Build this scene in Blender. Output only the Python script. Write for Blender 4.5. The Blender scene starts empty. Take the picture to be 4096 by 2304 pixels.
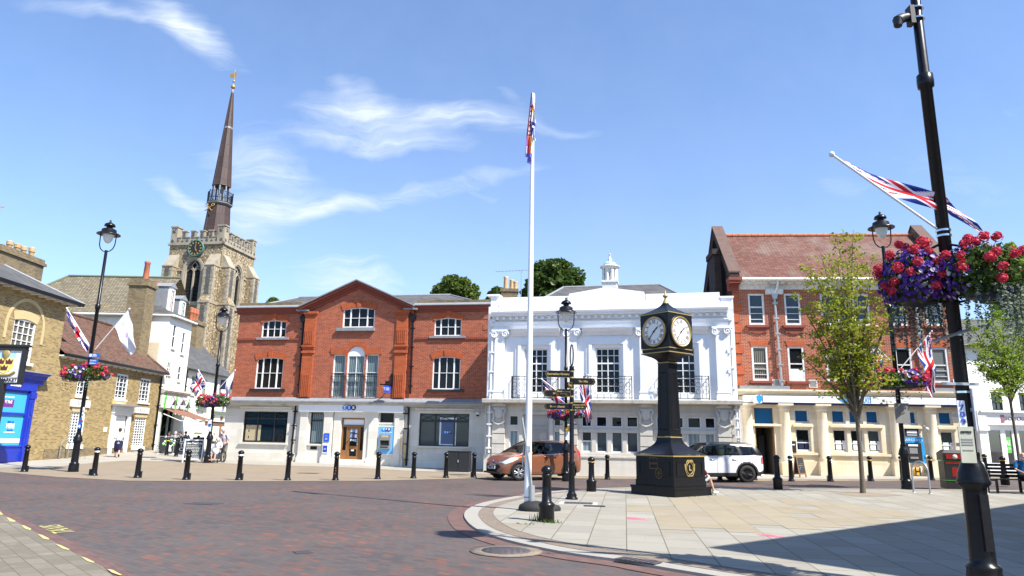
import bpy, bmesh, math, random
from mathutils import Vector, Matrix, noise
rnd = random.Random(7)
SC = bpy.context.scene
COL = SC.collection
R = math.radians
# ---------------------------------------------------------------- camera geometry (photo pixels of the 4096 x 2304 frame -> world)
FPX, PITCH, ROLL, EYE = 2760.0, R(12.4), R(1.1), 1.6
_f = Vector((0, math.cos(PITCH), math.sin(PITCH))); _u = Vector((0, -math.sin(PITCH), math.cos(PITCH))); _x = Vector((1, 0, 0))
CX = _x*math.cos(ROLL) + _u*math.sin(ROLL); CU = -_x*math.sin(ROLL) + _u*math.cos(ROLL); CF = _f
E0 = Vector((0, 0, EYE))
def ss(a, b, x):
    t = min(1, max(0, (x-a)/(b-a))); return t*t*(3-2*t)
def G(x, y):                      # height of the gently falling market place
    return (.15*ss(3, 14, x)+.10*ss(14, 22, x))*ss(14, 28, y) + .15*ss(4, 14, -x)*ss(28, 40, y) + .3*ss(14, 24, -x)*ss(36, 48, y)
def ray(px, py): return CX*((px-2048)/FPX) - CU*((py-1152)/FPX) + CF
def gnd(px, py):
    d = ray(px, py); z = 0
    for _ in range(12):
        p = E0 + d*((z-EYE)/d.z); z = .5*z+.5*G(p.x, p.y)
    return Vector((p.x, p.y, G(p.x, p.y)))
def at_y(px, py, y):
    d = ray(px, py); return E0 + d*(y/d.y)
def pscale(p): return FPX/((Vector(p)-E0).dot(CF))     # pixels per metre at p
def crop(ox, oy, s): return lambda x, y: (ox+s*x, oy+s*y)
Z5 = crop(900,1080,.42702); Z6 = crop(900,1500,.42702); Z7 = crop(1900,980,.42785); Z8 = crop(1850,1500,.48525)
R1 = crop(2850,880,.35879); R2 = crop(2850,1400,.4142); R3 = crop(3400,1400,.41404); R4 = crop(3300,850,.41415); R5 = crop(3300,0,.69037); R6 = crop(3500,1700,.41678)
L1 = crop(0,900,.41408); L2 = crop(0,1400,.41408); S3 = crop(600,200,.55188); S4 = crop(560,900,.41391); L3 = crop(0,1300,.48331); C7 = crop(600,1550,.24161)
GL = crop(0,1850,.3882); GM = crop(1000,1850,.69876); GR = crop(2700,1850,.54193); K3 = crop(2450,1150,.62077); P4 = crop(3780,1250,.55210); FU = crop(0,0,1.59006); F5 = crop(3300,550,.31056); P6 = crop(2030,330,.24155)
# ---------------------------------------------------------------- mesh builder
class MB:
    def __init__(s, M=None): s.v=[]; s.f=[]; s.m=[]; s.s=[]; s.M=M; s.mi=0
    def add(s, vs, fs, smooth=False):
        n=len(s.v)
        for p in vs:
            p=Vector(p); s.v.append(s.M@p if s.M else p)
        for f in fs: s.f.append([n+i for i in f]); s.m.append(s.mi); s.s.append(smooth)
        return s
    def box(s, x0,x1,y0,y1,z0,z1):
        return s.add([(x0,y0,z0),(x1,y0,z0),(x1,y1,z0),(x0,y1,z0),(x0,y0,z1),(x1,y0,z1),(x1,y1,z1),(x0,y1,z1)],
                     [(0,3,2,1),(4,5,6,7),(0,1,5,4),(1,2,6,5),(2,3,7,6),(3,0,4,7)])
    def tbox(s, a0, a1, z0, b0, b1, z1):     # tapered box: half sizes a (bottom), b (top)
        return s.add([(-a0,-a1,z0),(a0,-a1,z0),(a0,a1,z0),(-a0,a1,z0),(-b0,-b1,z1),(b0,-b1,z1),(b0,b1,z1),(-b0,b1,z1)],
                     [(0,3,2,1),(4,5,6,7),(0,1,5,4),(1,2,6,5),(2,3,7,6),(3,0,4,7)])
    def quad(s, a,b,c,d): return s.add([a,b,c,d],[(0,1,2,3)])
    def poly(s, pts): return s.add(pts,[tuple(range(len(pts)))])
    def prism(s, pts, y0, y1):               # outline in (x,z), extruded along y (y0 = front)
        n=len(pts)
        return s.add([(p[0],y0,p[1]) for p in pts]+[(p[0],y1,p[1]) for p in pts],
            [tuple(range(n)), tuple(range(2*n-1,n-1,-1))]+[(i,i+n,(i+1)%n+n,(i+1)%n) for i in range(n)])
    def prismz(s, pts, z0, z1):
        n=len(pts)
        return s.add([(p[0],p[1],z0) for p in pts]+[(p[0],p[1],z1) for p in pts],
            [tuple(range(n-1,-1,-1)), tuple(range(n,2*n))]+[(i,(i+1)%n,(i+1)%n+n,i+n) for i in range(n)])
    def tube(s, pts, r, n=8, cap=True, smooth=True):
        pts=[Vector(p) for p in pts]; k=len(pts); rs=r if isinstance(r,(list,tuple)) else [r]*k
        vs=[]; fs=[]; prev=None
        for i,p in enumerate(pts):
            t=(pts[min(i+1,k-1)]-pts[max(i-1,0)]).normalized()
            if prev is None:
                a=Vector((0,0,1)) if abs(t.z)<.9 else Vector((1,0,0)); q=t.cross(a).normalized()
            else: q=(prev-t*prev.dot(t)).normalized()
            prev=q; w=t.cross(q)
            for j in range(n):
                an=2*math.pi*j/n; vs.append(p+(q*math.cos(an)+w*math.sin(an))*rs[i])
        for i in range(k-1):
            for j in range(n): fs.append((i*n+j,i*n+(j+1)%n,(i+1)*n+(j+1)%n,(i+1)*n+j))
        s.add(vs,fs,smooth)
        if cap: s.add([vs[j] for j in range(n)],[tuple(range(n-1,-1,-1))]); s.add(vs[-n:],[tuple(range(n))])
        return s
    def lathe(s, prof, n=16, c=(0,0,0), smooth=True, a0=0, a1=2*math.pi, sq=1, cap=True):
        vs=[]; fs=[]; full=abs(a1-a0-2*math.pi)<1e-6; m=n if full else n+1
        for r,z in prof:
            for j in range(m):
                an=a0+(a1-a0)*j/n; vs.append((c[0]+r*math.cos(an),c[1]+r*sq*math.sin(an),c[2]+z))
        for i in range(len(prof)-1):
            for j in range(n): k=(j+1)%m; fs.append((i*m+j,i*m+k,(i+1)*m+k,(i+1)*m+j))
        s.add(vs,fs,smooth)
        if full and cap:
            for e,idx in ((0,range(n-1,-1,-1)),(len(prof)-1,range(n))):
                if prof[e][0]>1e-4: s.add([vs[e*m+j] for j in range(n)],[tuple(idx)])
        return s
    def ball(s, c, r, n=10, sx=1, sy=1, sz=1):
        k=max(4,n//2); vs=[];fs=[]
        for i in range(k+1):
            t=math.pi*i/k
            for j in range(n):
                a=2*math.pi*j/n; vs.append((c[0]+r*sx*math.sin(t)*math.cos(a),c[1]+r*sy*math.sin(t)*math.sin(a),c[2]-r*sz*math.cos(t)))
        for i in range(k):
            for j in range(n): fs.append((i*n+j,i*n+(j+1)%n,(i+1)*n+(j+1)%n,(i+1)*n+j))
        return s.add(vs,fs,True)
    def build(s, name, mats, parent=None, loc=None, weld=False):
        me=bpy.data.meshes.new(name)
        me.from_pydata([tuple(p) for p in s.v],[],s.f)
        if not isinstance(mats,(list,tuple)): mats=[mats]
        for m in mats: me.materials.append(m)
        me.polygons.foreach_set('material_index',s.m); me.polygons.foreach_set('use_smooth',s.s)
        if weld:
            bm=bmesh.new(); bm.from_mesh(me); bmesh.ops.remove_doubles(bm,verts=bm.verts,dist=1e-4); bm.to_mesh(me); bm.free()
        me.update()
        o=bpy.data.objects.new(name,me); COL.objects.link(o)
        if parent is not None: o.parent=parent
        if loc is not None: o.location=loc
        return o
def tag(o, label, cat, group=None, kind=None):
    o['label']=label; o['category']=cat
    if group: o['group']=group
    if kind: o['kind']=kind
    return o
def struct(o): o['kind']='structure'; return o
def thing(name, label, cat, loc=(0,0,0), rz=0, group=None):
    o=bpy.data.objects.new(name,None); COL.objects.link(o); o.location=loc; o.rotation_euler=(0,0,rz); o.empty_display_size=.2
    return tag(o,label,cat,group)
def copy_tree(o, parent=None):
    c=o.copy(); COL.objects.link(c)
    if parent is not None: c.parent=parent
    for ch in list(o.children): copy_tree(ch,c)
    return c
def dup(o, loc, rz=0, label=None, scale=None):
    c=copy_tree(o); c.location=loc; c.rotation_euler=(0,0,rz)
    if scale: c.scale=(scale,)*3
    if label: c['label']=label
    return c
def text(body, size, mat, parent=None, loc=(0,0,0), rot=(R(90),0,0), ext=.006, width=None, name='lettering', align='CENTER', space=1, thick=0):
    cu=bpy.data.curves.new('t','FONT'); cu.body=body; cu.size=size; cu.extrude=ext; cu.align_x=align; cu.align_y='CENTER'; cu.space_character=space; cu.offset=thick; cu.resolution_u=3
    t=bpy.data.objects.new('t',cu); COL.objects.link(t)
    me=bpy.data.meshes.new_from_object(t); bpy.data.objects.remove(t); bpy.data.curves.remove(cu)
    me.materials.clear(); me.materials.append(mat); me.name=name
    if width:
        w=max(v.co.x for v in me.vertices)-min(v.co.x for v in me.vertices)
        for v in me.vertices: v.co.x*=width/max(w,1e-6)
    o=bpy.data.objects.new(name,me); COL.objects.link(o); o.location=loc; o.rotation_euler=rot
    if parent is not None: o.parent=parent
    return o
# ---------------------------------------------------------------- materials
class NT:
    def __init__(s, name):
        s.mat=bpy.data.materials.new(name); s.mat.use_nodes=True; s.t=s.mat.node_tree; s.n=s.t.nodes
        s.b=s.n['Principled BSDF']; s.out=s.n['Material Output']
    def new(s, ty, **kw):
        n=s.n.new(ty)
        for k,v in kw.items():
            if k in n.inputs: n.inputs[k].default_value=v
            else: setattr(n,k,v)
        return n
    def link(s,a,b): s.t.links.new(a,b)
    def mix(s, fac, a, b, mode='MIX'):
        n=s.n.new('ShaderNodeMix'); n.data_type='RGBA'; n.blend_type=mode; n.clamp_factor=True
        for val,i in ((fac,0),(a,6),(b,7)):
            if hasattr(val,'node'): s.link(val,n.inputs[i])
            elif i==0: n.inputs[0].default_value=val
            else: n.inputs[i].default_value=c4(val)
        return n.outputs[2]
    def math(s, op, a, b=0, c=None):
        n=s.n.new('ShaderNodeMath'); n.operation=op
        for i,v in enumerate((a,b) if c is None else (a,b,c)):
            if hasattr(v,'node'): s.link(v,n.inputs[i])
            else: n.inputs[i].default_value=v
        return n.outputs[0]
    def ramp(s, fac, stops, interp='LINEAR'):
        n=s.n.new('ShaderNodeValToRGB'); n.color_ramp.interpolation=interp; e=n.color_ramp.elements
        while len(e)<len(stops): e.new(.5)
        for i,(p,c) in enumerate(stops): e[i].position=p; e[i].color=c4(c)
        s.link(fac,n.inputs[0]); return n.outputs[0]
    def coord(s, kind='wall', sx=1, sz=1, rot=0, gen='Object'):
        tc=s.n.new('ShaderNodeTexCoord').outputs[gen]
        if kind=='3d': return tc
        sp=s.n.new('ShaderNodeSeparateXYZ'); s.link(tc,sp.inputs[0]); cb=s.n.new('ShaderNodeCombineXYZ')
        if kind=='wall':
            s.link(s.math('ADD',sp.outputs[0],sp.outputs[1]),cb.inputs[0]); s.link(sp.outputs[2],cb.inputs[1])
        else:
            s.link(sp.outputs[0],cb.inputs[0]); s.link(sp.outputs[1],cb.inputs[1])
        mp=s.n.new('ShaderNodeMapping'); mp.inputs['Scale'].default_value=(sx,sz,1); mp.inputs['Rotation'].default_value=(0,0,rot); s.link(cb.outputs[0],mp.inputs[0])
        return mp.outputs[0]
    def noise(s, vec, scale, detail=3, rough=.55, out=0):
        n=s.n.new('ShaderNodeTexNoise'); n.inputs['Scale'].default_value=scale; n.inputs['Detail'].default_value=detail; n.inputs['Roughness'].default_value=rough
        if vec is not None: s.link(vec,n.inputs['Vector'])
        return n.outputs[out]
    def bump(s, h, strength=.3, dist=.01):
        n=s.n.new('ShaderNodeBump'); n.inputs['Strength'].default_value=strength; n.inputs['Distance'].default_value=dist
        s.link(h,n.inputs['Height']); s.link(n.outputs[0],s.b.inputs['Normal'])
    def fin(s, col=None, rough=.6, metal=0, spec=None, coat=0):
        if col is not None:
            if hasattr(col,'node'): s.link(col,s.b.inputs['Base Color'])
            else: s.b.inputs['Base Color'].default_value=c4(col)
        if hasattr(rough,'node'): s.link(rough,s.b.inputs['Roughness'])
        else: s.b.inputs['Roughness'].default_value=rough
        s.b.inputs['Metallic'].default_value=metal
        if spec is not None: s.b.inputs['Specular IOR Level'].default_value=spec
        if coat and not s.b.inputs['Coat Weight'].is_linked: s.b.inputs['Coat Weight'].default_value=coat
        s.b.inputs['Coat Roughness'].default_value=.06
        return s.mat
def c4(c): return (c,c,c,1) if isinstance(c,(int,float)) else (tuple(c) if len(c)==4 else tuple(c)+(1,))
def mul(c,k): return tuple(min(1,x*k) for x in c[:3])
def streaks(k,col,streak):
    mp=k.n.new('ShaderNodeMapping'); mp.inputs['Scale'].default_value=(2.6,2.6,.2); k.link(k.coord('3d'),mp.inputs[0])
    return k.mix(k.ramp(k.noise(mp.outputs[0],1.3,5,.65),[(.48,0),(.78,streak[1])]),col,streak[0])
def spotted(k,col,spots):
    vo=k.new('ShaderNodeTexVoronoi'); vo.inputs['Scale'].default_value=spots[1]; k.link(k.coord('3d'),vo.inputs['Vector']); sp=k.n.new('ShaderNodeSeparateColor'); k.link(vo.outputs['Color'],sp.inputs[0])
    return k.mix(k.math('MULTIPLY',k.math('LESS_THAN',vo.outputs['Distance'],k.math('MULTIPLY',sp.outputs[0],spots[2])),spots[3]),col,spots[0])
def plain(name, c, rough=.5, metal=0, var=.18, scale=6, bump=0, coat=0, dirt=None, spec=None, bscale=None, streak=None, inside=False):
    k=NT(name); v=k.coord('3d'); n=k.noise(v,scale,4)
    col=k.mix(n,mul(c,1-var),mul(c,1+var))
    if streak: col=streaks(k,col,streak)
    if inside: g=k.n.new('ShaderNodeNewGeometry').outputs['Backfacing']; col=k.mix(g,col,(.006,.006,.006)); k.link(k.math('MULTIPLY',k.math('SUBTRACT',1,g),coat),k.b.inputs['Coat Weight']); k.link(k.math('MULTIPLY',k.math('SUBTRACT',1,g),.5),k.b.inputs['Specular IOR Level'])
    if dirt: col=k.mix(k.ramp(k.noise(v,dirt[1],5,.65),[(.5,0),(.75,1)]),col,dirt[0])
    rg=k.math('MULTIPLY_ADD',n,.15,rough-.07) if rough>.12 else rough
    if bump: k.bump(k.noise(v,bscale or scale*6,4),bump,.02)
    return k.fin(col,rg,metal,spec,coat)
def bricks(name, cols, mortar, w=.225, h=.075, m=.012, kind='wall', rot=0, big=None, rough=.85, bump=.4, off=.5, sq=2, mottle=.12, msmooth=.1, stain=None, sx=1, sz=1, streak=None, spots=None, rmul=1):
    k=NT(name); v=k.coord(kind,sx,sz,rot); b=k.new('ShaderNodeTexBrick'); k.link(v,b.inputs['Vector'])
    b.offset=off; b.offset_frequency=2; b.inputs['Color1'].default_value=(0,0,0,1); b.inputs['Color2'].default_value=(1,1,1,1); b.inputs['Mortar'].default_value=(.5,.5,.5,1)
    b.inputs['Scale'].default_value=1; b.inputs['Brick Width'].default_value=w; b.inputs['Row Height'].default_value=h; b.inputs['Mortar Size'].default_value=m/2; b.inputs['Mortar Smooth'].default_value=msmooth
    g=k.n.new('ShaderNodeSeparateColor'); k.link(b.outputs['Color'],g.inputs[0])
    r=g.outputs[0]
    if big:   # large-scale drift shifts the ramp: (scale, amount)
        r=k.math('ADD',k.math('MULTIPLY',r,rmul),k.math('MULTIPLY_ADD',k.noise(v,big[0],4,.65),big[1],-.5*big[1]+(1-rmul)*.5))
    col=k.ramp(r,cols)
    v3=k.coord('3d')
    col=k.mix(k.math('MULTIPLY',k.noise(v3,14,4,.7),mottle*3),col,mul(cols[0][1],.7))
    if stain: col=k.mix(k.ramp(k.noise(v3,stain[1],5,.62),[(stain[2] if len(stain)>2 else .55,0),(stain[3] if len(stain)>3 else .75,stain[4] if len(stain)>4 else .8)]),col,stain[0])
    if streak: col=streaks(k,col,streak)
    col=k.mix(b.outputs['Fac'],col,mortar)
    if spots: col=spotted(k,col,spots)
    k.bump(k.math('SUBTRACT',k.math('MULTIPLY',k.noise(v3,30,3),.5),b.outputs['Fac']),bump,.01)
    return k.fin(col,rough,0,.3)
def glass(name, c=(.012,.016,.02), rough=.03, spec=.35, var=.6, scale=.7):
    k=NT(name); n=k.noise(k.coord('3d'),scale,2)
    k.link(k.math('MULTIPLY',n,.05),k.b.inputs['Roughness']) if rough<=.05 else None
    return k.fin(k.mix(n,mul(c,1-var),mul(c,1+var)),rough if rough>.05 else .03,0,spec)
def clearglass(name, tint=(.75,.82,.82), fac=.82, ior=1.5):
    k=NT(name); t=k.new('ShaderNodeBsdfTransparent'); t.inputs[0].default_value=c4(tint); g=k.new('ShaderNodeBsdfGlossy'); g.inputs['Roughness'].default_value=.02
    lw=k.new('ShaderNodeFresnel'); lw.inputs['IOR'].default_value=ior
    m=k.new('ShaderNodeMixShader'); k.link(k.math('MAXIMUM',lw.outputs[0],1-fac),m.inputs[0]); k.link(t.outputs[0],m.inputs[1]); k.link(g.outputs[0],m.inputs[2]); k.link(m.outputs[0],k.out.inputs[0])
    return k.mat
def blinds(name, c, dark, w=.09, horiz=False, rough=.25):
    k=NT(name); v=k.coord('wall'); wv=k.new('ShaderNodeTexWave'); wv.bands_direction='Y' if horiz else 'X'; wv.inputs['Scale'].default_value=.314/w; wv.inputs['Distortion'].default_value=.25; k.link(v,wv.inputs['Vector'])
    return k.fin(k.mix(wv.outputs['Fac'],dark,c),rough,0,.5)
def cloth(name, c, var=.25, rough=.9, scale=5):
    k=NT(name); n=k.noise(k.coord('3d'),scale,3); return k.fin(k.mix(n,mul(c,1-var),mul(c,1+var)),rough,0,.2)
def leafmat(name, c1, c2, trans=.35):
    k=NT(name); v=k.coord('3d'); rn=k.n.new('ShaderNodeNewGeometry').outputs['Random Per Island']
    col=k.mix(rn,c1,c2); col=k.mix(k.math('MULTIPLY',k.noise(v,.9,3),.5),col,mul(c1,.55))
    d=k.new('ShaderNodeBsdfDiffuse'); k.link(col,d.inputs[0]); t=k.new('ShaderNodeBsdfTranslucent'); k.link(col,t.inputs[0])
    g=k.new('ShaderNodeBsdfGlossy'); g.inputs['Roughness'].default_value=.45; g.inputs[0].default_value=(.25,.25,.25,1)
    m=k.new('ShaderNodeMixShader'); m.inputs[0].default_value=trans; k.link(d.outputs[0],m.inputs[1]); k.link(t.outputs[0],m.inputs[2])
    m2=k.new('ShaderNodeMixShader'); m2.inputs[0].default_value=.06; k.link(m.outputs[0],m2.inputs[1]); k.link(g.outputs[0],m2.inputs[2]); k.link(m2.outputs[0],k.out.inputs[0])
    return k.mat
# ---------------------------------------------------------------- material library
M={}
M['red_brick']=bricks('red brick',[(0,(.27,.058,.026)),(.5,(.37,.083,.036)),(.85,(.44,.11,.046)),(1,(.22,.05,.03))],(.50,.30,.20),m=.012,big=(.5,.35),mottle=.10,stain=((.18,.045,.03),.5,.55,.8,.5),streak=((.17,.055,.04),.45))
M['red_brick_b']=bricks('weathered red brick',[(0,(.24,.055,.028)),(.5,(.34,.08,.037)),(.9,(.40,.10,.045)),(1,(.18,.045,.028))],(.52,.36,.26),m=.013,big=(.5,.35),mottle=.12,stain=((.15,.045,.03),.5,.56,.8,.45),streak=((.15,.05,.04),.45))
M['rubbed_brick']=bricks('rubbed orange brick',[(0,(.35,.078,.028)),(1,(.45,.108,.038))],(.40,.13,.065),m=.006,mottle=.08)
M['dark_brick']=bricks('very dark brick',[(0,(.035,.025,.022)),(1,(.075,.045,.035))],(.05,.045,.04),mottle=.2)  # near-black brick for side walls, left gable parapet and chimney
M['yellow_brick']=bricks('yellow stock brick',[(0,(.20,.135,.055)),(.4,(.33,.24,.10)),(.8,(.42,.31,.135)),(1,(.17,.12,.06))],(.34,.27,.16),m=.014,big=(.35,.5),mottle=.1,stain=((.13,.105,.06),.45,.56,.8,.5),streak=((.16,.12,.065),.35))
M['old_brick']=bricks('old brown brick',[(0,(.13,.095,.05)),(.5,(.26,.19,.10)),(1,(.33,.24,.13))],(.25,.21,.14),m=.014,big=(.4,.5),mottle=.25,stain=((.07,.06,.05),.6,.5,.72,.7))
M['pale_arch']=plain('gauged yellow brick',(.50,.39,.20),.85,scale=5,bump=.2)
M['ashlar']=bricks('pale ashlar stone',[(0,(.66,.62,.53)),(.5,(.71,.67,.585)),(1,(.75,.71,.63))],(.57,.53,.45),w=.75,h=.38,m=.008,mottle=.06,bump=.15,stain=((.52,.46,.34),.55,.56,.78,.5),streak=((.48,.44,.36),.4))
M['stone_grey']=bricks('grey cream stone',[(0,(.60,.56,.49)),(1,(.67,.63,.555))],(.53,.49,.42),w=.9,h=.4,m=.007,mottle=.07,bump=.15,stain=((.36,.32,.25),.5,.58,.8,.5),streak=((.42,.38,.31),.45))
M['bath_stone']=bricks('honey limestone',[(0,(.68,.56,.38)),(.5,(.74,.63,.45)),(1,(.77,.68,.52))],(.62,.51,.35),w=.8,h=.36,m=.006,mottle=.05,bump=.12,stain=((.54,.40,.22),.5,.56,.8,.55),streak=((.46,.37,.24),.35))
M['stone_trim']=plain('weathered stone trim',(.47,.44,.38),.85,scale=3,bump=.3,dirt=((.20,.19,.16),2.2))
M['flint']=None
def flint():
    k=NT('knapped flint'); v=k.coord('3d'); vo=k.new('ShaderNodeTexVoronoi'); vo.inputs['Scale'].default_value=6.5; k.link(v,vo.inputs['Vector'])
    sp=k.n.new('ShaderNodeSeparateColor'); k.link(vo.outputs['Color'],sp.inputs[0])
    col=k.ramp(sp.outputs[0],[(0,(.07,.065,.06)),(.25,(.18,.13,.065)),(.55,(.31,.225,.115)),(.85,(.41,.335,.215)),(1,(.58,.53,.43))])
    col=k.mix(k.ramp(vo.outputs['Distance'],[(.45,0),(.75,1)]),col,(.26,.20,.12))
    col=k.mix(k.ramp(k.noise(v,.5,4,.65),[(.5,0),(.8,.55)]),col,(.17,.15,.115))
    k.bump(vo.outputs['Distance'],.6,.03); return k.fin(col,.8,0,.3)
M['flint']=flint()
M['tower_stone']=plain('lichened limestone',(.33,.285,.21),.9,scale=2.5,bump=.4,dirt=((.17,.145,.10),1.2))
M['flush_flint']=plain('dark knapped flint panel',(.075,.07,.065),.6,scale=9,var=.5,bump=.4,dirt=((.25,.22,.17),5))
M['copper']=None
def spire_copper():
    k=NT('brown copper sheet'); v=k.coord('wall',1,1); b=k.new('ShaderNodeTexBrick'); k.link(v,b.inputs['Vector']); b.inputs['Scale'].default_value=1; b.inputs['Brick Width'].default_value=.55; b.inputs['Row Height'].default_value=1.5; b.inputs['Mortar Size'].default_value=.012
    b.inputs['Color1'].default_value=(.05,.031,.027,1); b.inputs['Color2'].default_value=(.075,.046,.038,1); b.inputs['Mortar'].default_value=(.035,.023,.02,1)
    col=k.mix(k.math('MULTIPLY',k.noise(k.coord('3d'),1.2,4),.5),b.outputs['Color'],(.085,.056,.047)); k.bump(k.math('SUBTRACT',1,b.outputs['Fac']),.5,.02)
    return k.fin(col,.55,0,.3)
M['copper']=spire_copper()
M['verdigris']=plain('green copper',(.30,.47,.42),.7,scale=3,dirt=((.62,.66,.62),2))
M['gold']=plain('gold leaf',(.48,.31,.08),.4,.4,var=.15)
M['gold_paint']=plain('gold paint',(.38,.28,.10),.45,.3,var=.15)
M['white_render']=plain('white painted render',(.87,.87,.87),.75,var=.03,scale=1.2,bump=.12,bscale=40,dirt=((.80,.80,.79),1.1),streak=((.70,.70,.67),.3))
M['white_paint']=plain('white gloss paint',(.80,.80,.79),.4,var=.03,scale=4)
M['worn_white']=plain('flaking white paint',(.68,.67,.63),.6,var=.06,scale=4,dirt=((.42,.40,.36),7))
M['cream_render']=plain('cream painted render',(.84,.82,.73),.8,var=.04,scale=1,bump=.15,bscale=30,dirt=((.68,.63,.50),.8))
M['sage_paint']=plain('pale sage paint',(.55,.60,.47),.55,var=.06)
M['black_paint']=plain('black gloss paint',(.007,.007,.009),.3,var=.3,scale=12,spec=.28,dirt=((.012,.012,.013),16))
M['black_matt']=plain('black iron',(.016,.016,.017),.5,var=.3)
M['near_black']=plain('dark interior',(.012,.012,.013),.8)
M['lead']=plain('grey lead sheet',(.24,.25,.26),.6,.1,scale=5,var=.3,bump=.3)
M['slate']=bricks('grey slate',[(0,(.075,.075,.078)),(1,(.135,.13,.125))],(.04,.04,.04),w=.3,h=.16,m=.012,mottle=.15,big=(.4,.5),stain=((.19,.17,.12),.7,.55,.8,.5))
M['plain_tile']=bricks('red clay roof tile',[(0,(.13,.055,.04)),(.5,(.18,.078,.056)),(1,(.24,.115,.085))],(.05,.025,.022),w=.17,h=.085,m=.016,mottle=.16,big=(.3,.5),stain=((.27,.235,.20),.42,.5,.72,.65))
M['old_tile']=bricks('old mottled clay tile',[(0,(.10,.05,.035)),(.4,(.20,.095,.06)),(.8,(.30,.16,.10)),(1,(.15,.11,.085))],(.05,.03,.025),w=.19,h=.10,m=.03,mottle=.3,big=(.6,.6),stain=((.13,.105,.08),.9,.52,.75,.7))
M['moss_tile']=bricks('mossy stone-coloured tile',[(0,(.17,.145,.095)),(.5,(.27,.23,.15)),(1,(.35,.30,.20))],(.075,.06,.042),w=.25,h=.15,m=.045,mottle=.3,big=(.6,.5),stain=((.34,.25,.06),.8,.6,.78,.55))
M['terracotta']=plain('terracotta',(.42,.13,.06),.75,scale=6,dirt=((.18,.09,.06),4))
M['buff_pot']=plain('buff clay',(.56,.37,.19),.75,scale=6,dirt=((.34,.22,.12),4))
M['sill_brick']=plain('moulded red brick sill',(.22,.05,.028),.8,var=.2)
M['glass']=glass('dark window glass',(.010,.012,.014),spec=.22)
M['glass_blue']=glass('bluish window glass',(.035,.05,.065))  # bluish base colour, paler than the dark panes
M['glass_grey']=glass('dusty shop glass',(.06,.075,.075),var=.3)
M['glass_curtain']=blinds('net curtain behind glass',(.30,.36,.37),(.16,.21,.23),.2)
M['blind_v']=blinds('vertical blinds behind glass',(.20,.26,.27),(.06,.085,.09),.11)
M['blind_h']=blinds('venetian blinds behind glass',(.23,.24,.22),(.07,.075,.07),.10,True)
M['drape']=blinds('pleated curtain behind glass',(.19,.18,.14),(.035,.035,.03),.10)
M['blue_film']=glass('blue film',(.015,.10,.24),rough=.2,var=.15)
M['clear']=clearglass('clear window pane')
M['car_glass']=clearglass('tinted car glass',(.24,.29,.29),.95,1.22)
M['lamp_glass']=plain('frosted lamp glass',(.70,.71,.70),.25,var=.05)
M['sign_white']=plain('white sign panel',(.80,.81,.82),.45,var=.02)
M['blue_paint']=plain('bright blue gloss paint',(.015,.035,.36),.35,var=.2,scale=3)
M['poster_blue']=plain('cyan poster',(.05,.37,.66),.5,var=.05)
M['atm_blue']=plain('light blue panel',(.15,.43,.74),.45,var=.04)
M['tsb_blue']=plain('royal blue',(.02,.09,.55),.4,var=.05)
M['tsb_light']=plain('sky blue',(.06,.33,.80),.4,var=.05)
M['navy']=plain('navy',(.012,.016,.06),.5,var=.1)
M['barc_blue']=plain('cyan blue sign',(.02,.30,.66),.45,var=.05)
M['purple']=plain('purple print',(.14,.03,.20),.5,var=.05)
M['oak']=plain('varnished oak',(.25,.11,.035),.35,var=.3,scale=5)
M['wood']=plain('brown wood',(.20,.10,.045),.55,var=.3,scale=7)
M['steel']=plain('galvanised steel',(.42,.43,.43),.45,.6,var=.15,scale=12)
M['chrome']=plain('polished steel',(.7,.7,.7),.15,1,var=.05)
M['grey_plastic']=plain('grey plastic',(.22,.22,.21),.5)
M['dark_plastic']=plain('dark plastic',(.02,.02,.021),.45)
M['rubber']=plain('black rubber',(.014,.014,.014),.75,var=.3)
M['chalk']=plain('chalk white',(.72,.72,.70),.9)
M['chalkboard']=plain('chalkboard',(.022,.023,.024),.8,var=.3,scale=9)
M['yellow_band']=plain('yellow reflective band',(.75,.42,.02),.4,var=.1)
M['road_yellow']=plain('worn yellow road paint',(.46,.42,.16),.8,scale=9,dirt=((.33,.30,.2),9))
M['sign_blue']=plain('blue traffic sign',(.012,.11,.42),.4,var=.05)
M['green_print']=plain('lime green print',(.10,.48,.05),.5,var=.15)
M['awning']=cloth('brown awning canvas',(.22,.11,.075))
M['red_print']=plain('red panel',(.30,.018,.016),.4,var=.1)
M['pink_paint']=plain('pink ground paint',(.72,.10,.16),.8,scale=8,dirt=((.5,.35,.3),8))
M['skin']=plain('skin',(.50,.27,.185),.55,var=.08)
M['flag_blue']=cloth('navy flag cloth',(.012,.03,.20)); M['flag_red']=cloth('red flag cloth',(.52,.02,.03)); M['flag_white']=cloth('white flag cloth',(.72,.72,.78),var=.06)
M['bark']=plain('grey brown bark',(.13,.105,.075),.9,scale=9,var=.4,bump=.6)
# ---------------------------------------------------------------- camera, sun, sky
cam=bpy.data.cameras.new('camera'); cam.sensor_width=36; cam.lens=FPX/4096*36; cam.clip_end=3000; cam.clip_start=.05
co=bpy.data.objects.new('camera',cam); COL.objects.link(co)
co.matrix_world=Matrix(((CX.x,CU.x,-CF.x,0),(CX.y,CU.y,-CF.y,0),(CX.z,CU.z,-CF.z,EYE),(0,0,0,1))); SC.camera=co
SUN_EL=R(51); sh=Vector((.81,-.585)).normalized()
sdir=Vector((sh.x*math.cos(SUN_EL),sh.y*math.cos(SUN_EL),math.sin(SUN_EL)))
sl=bpy.data.lights.new('sun','SUN'); sl.energy=5.0; sl.angle=R(.53); sl.color=(1,.955,.88)
so=bpy.data.objects.new('sun',sl); COL.objects.link(so); so.rotation_euler=sdir.to_track_quat('Z','Y').to_euler(); so.location=(20,-20,40)
W=bpy.data.worlds.new('World'); SC.world=W; W.use_nodes=True
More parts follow.
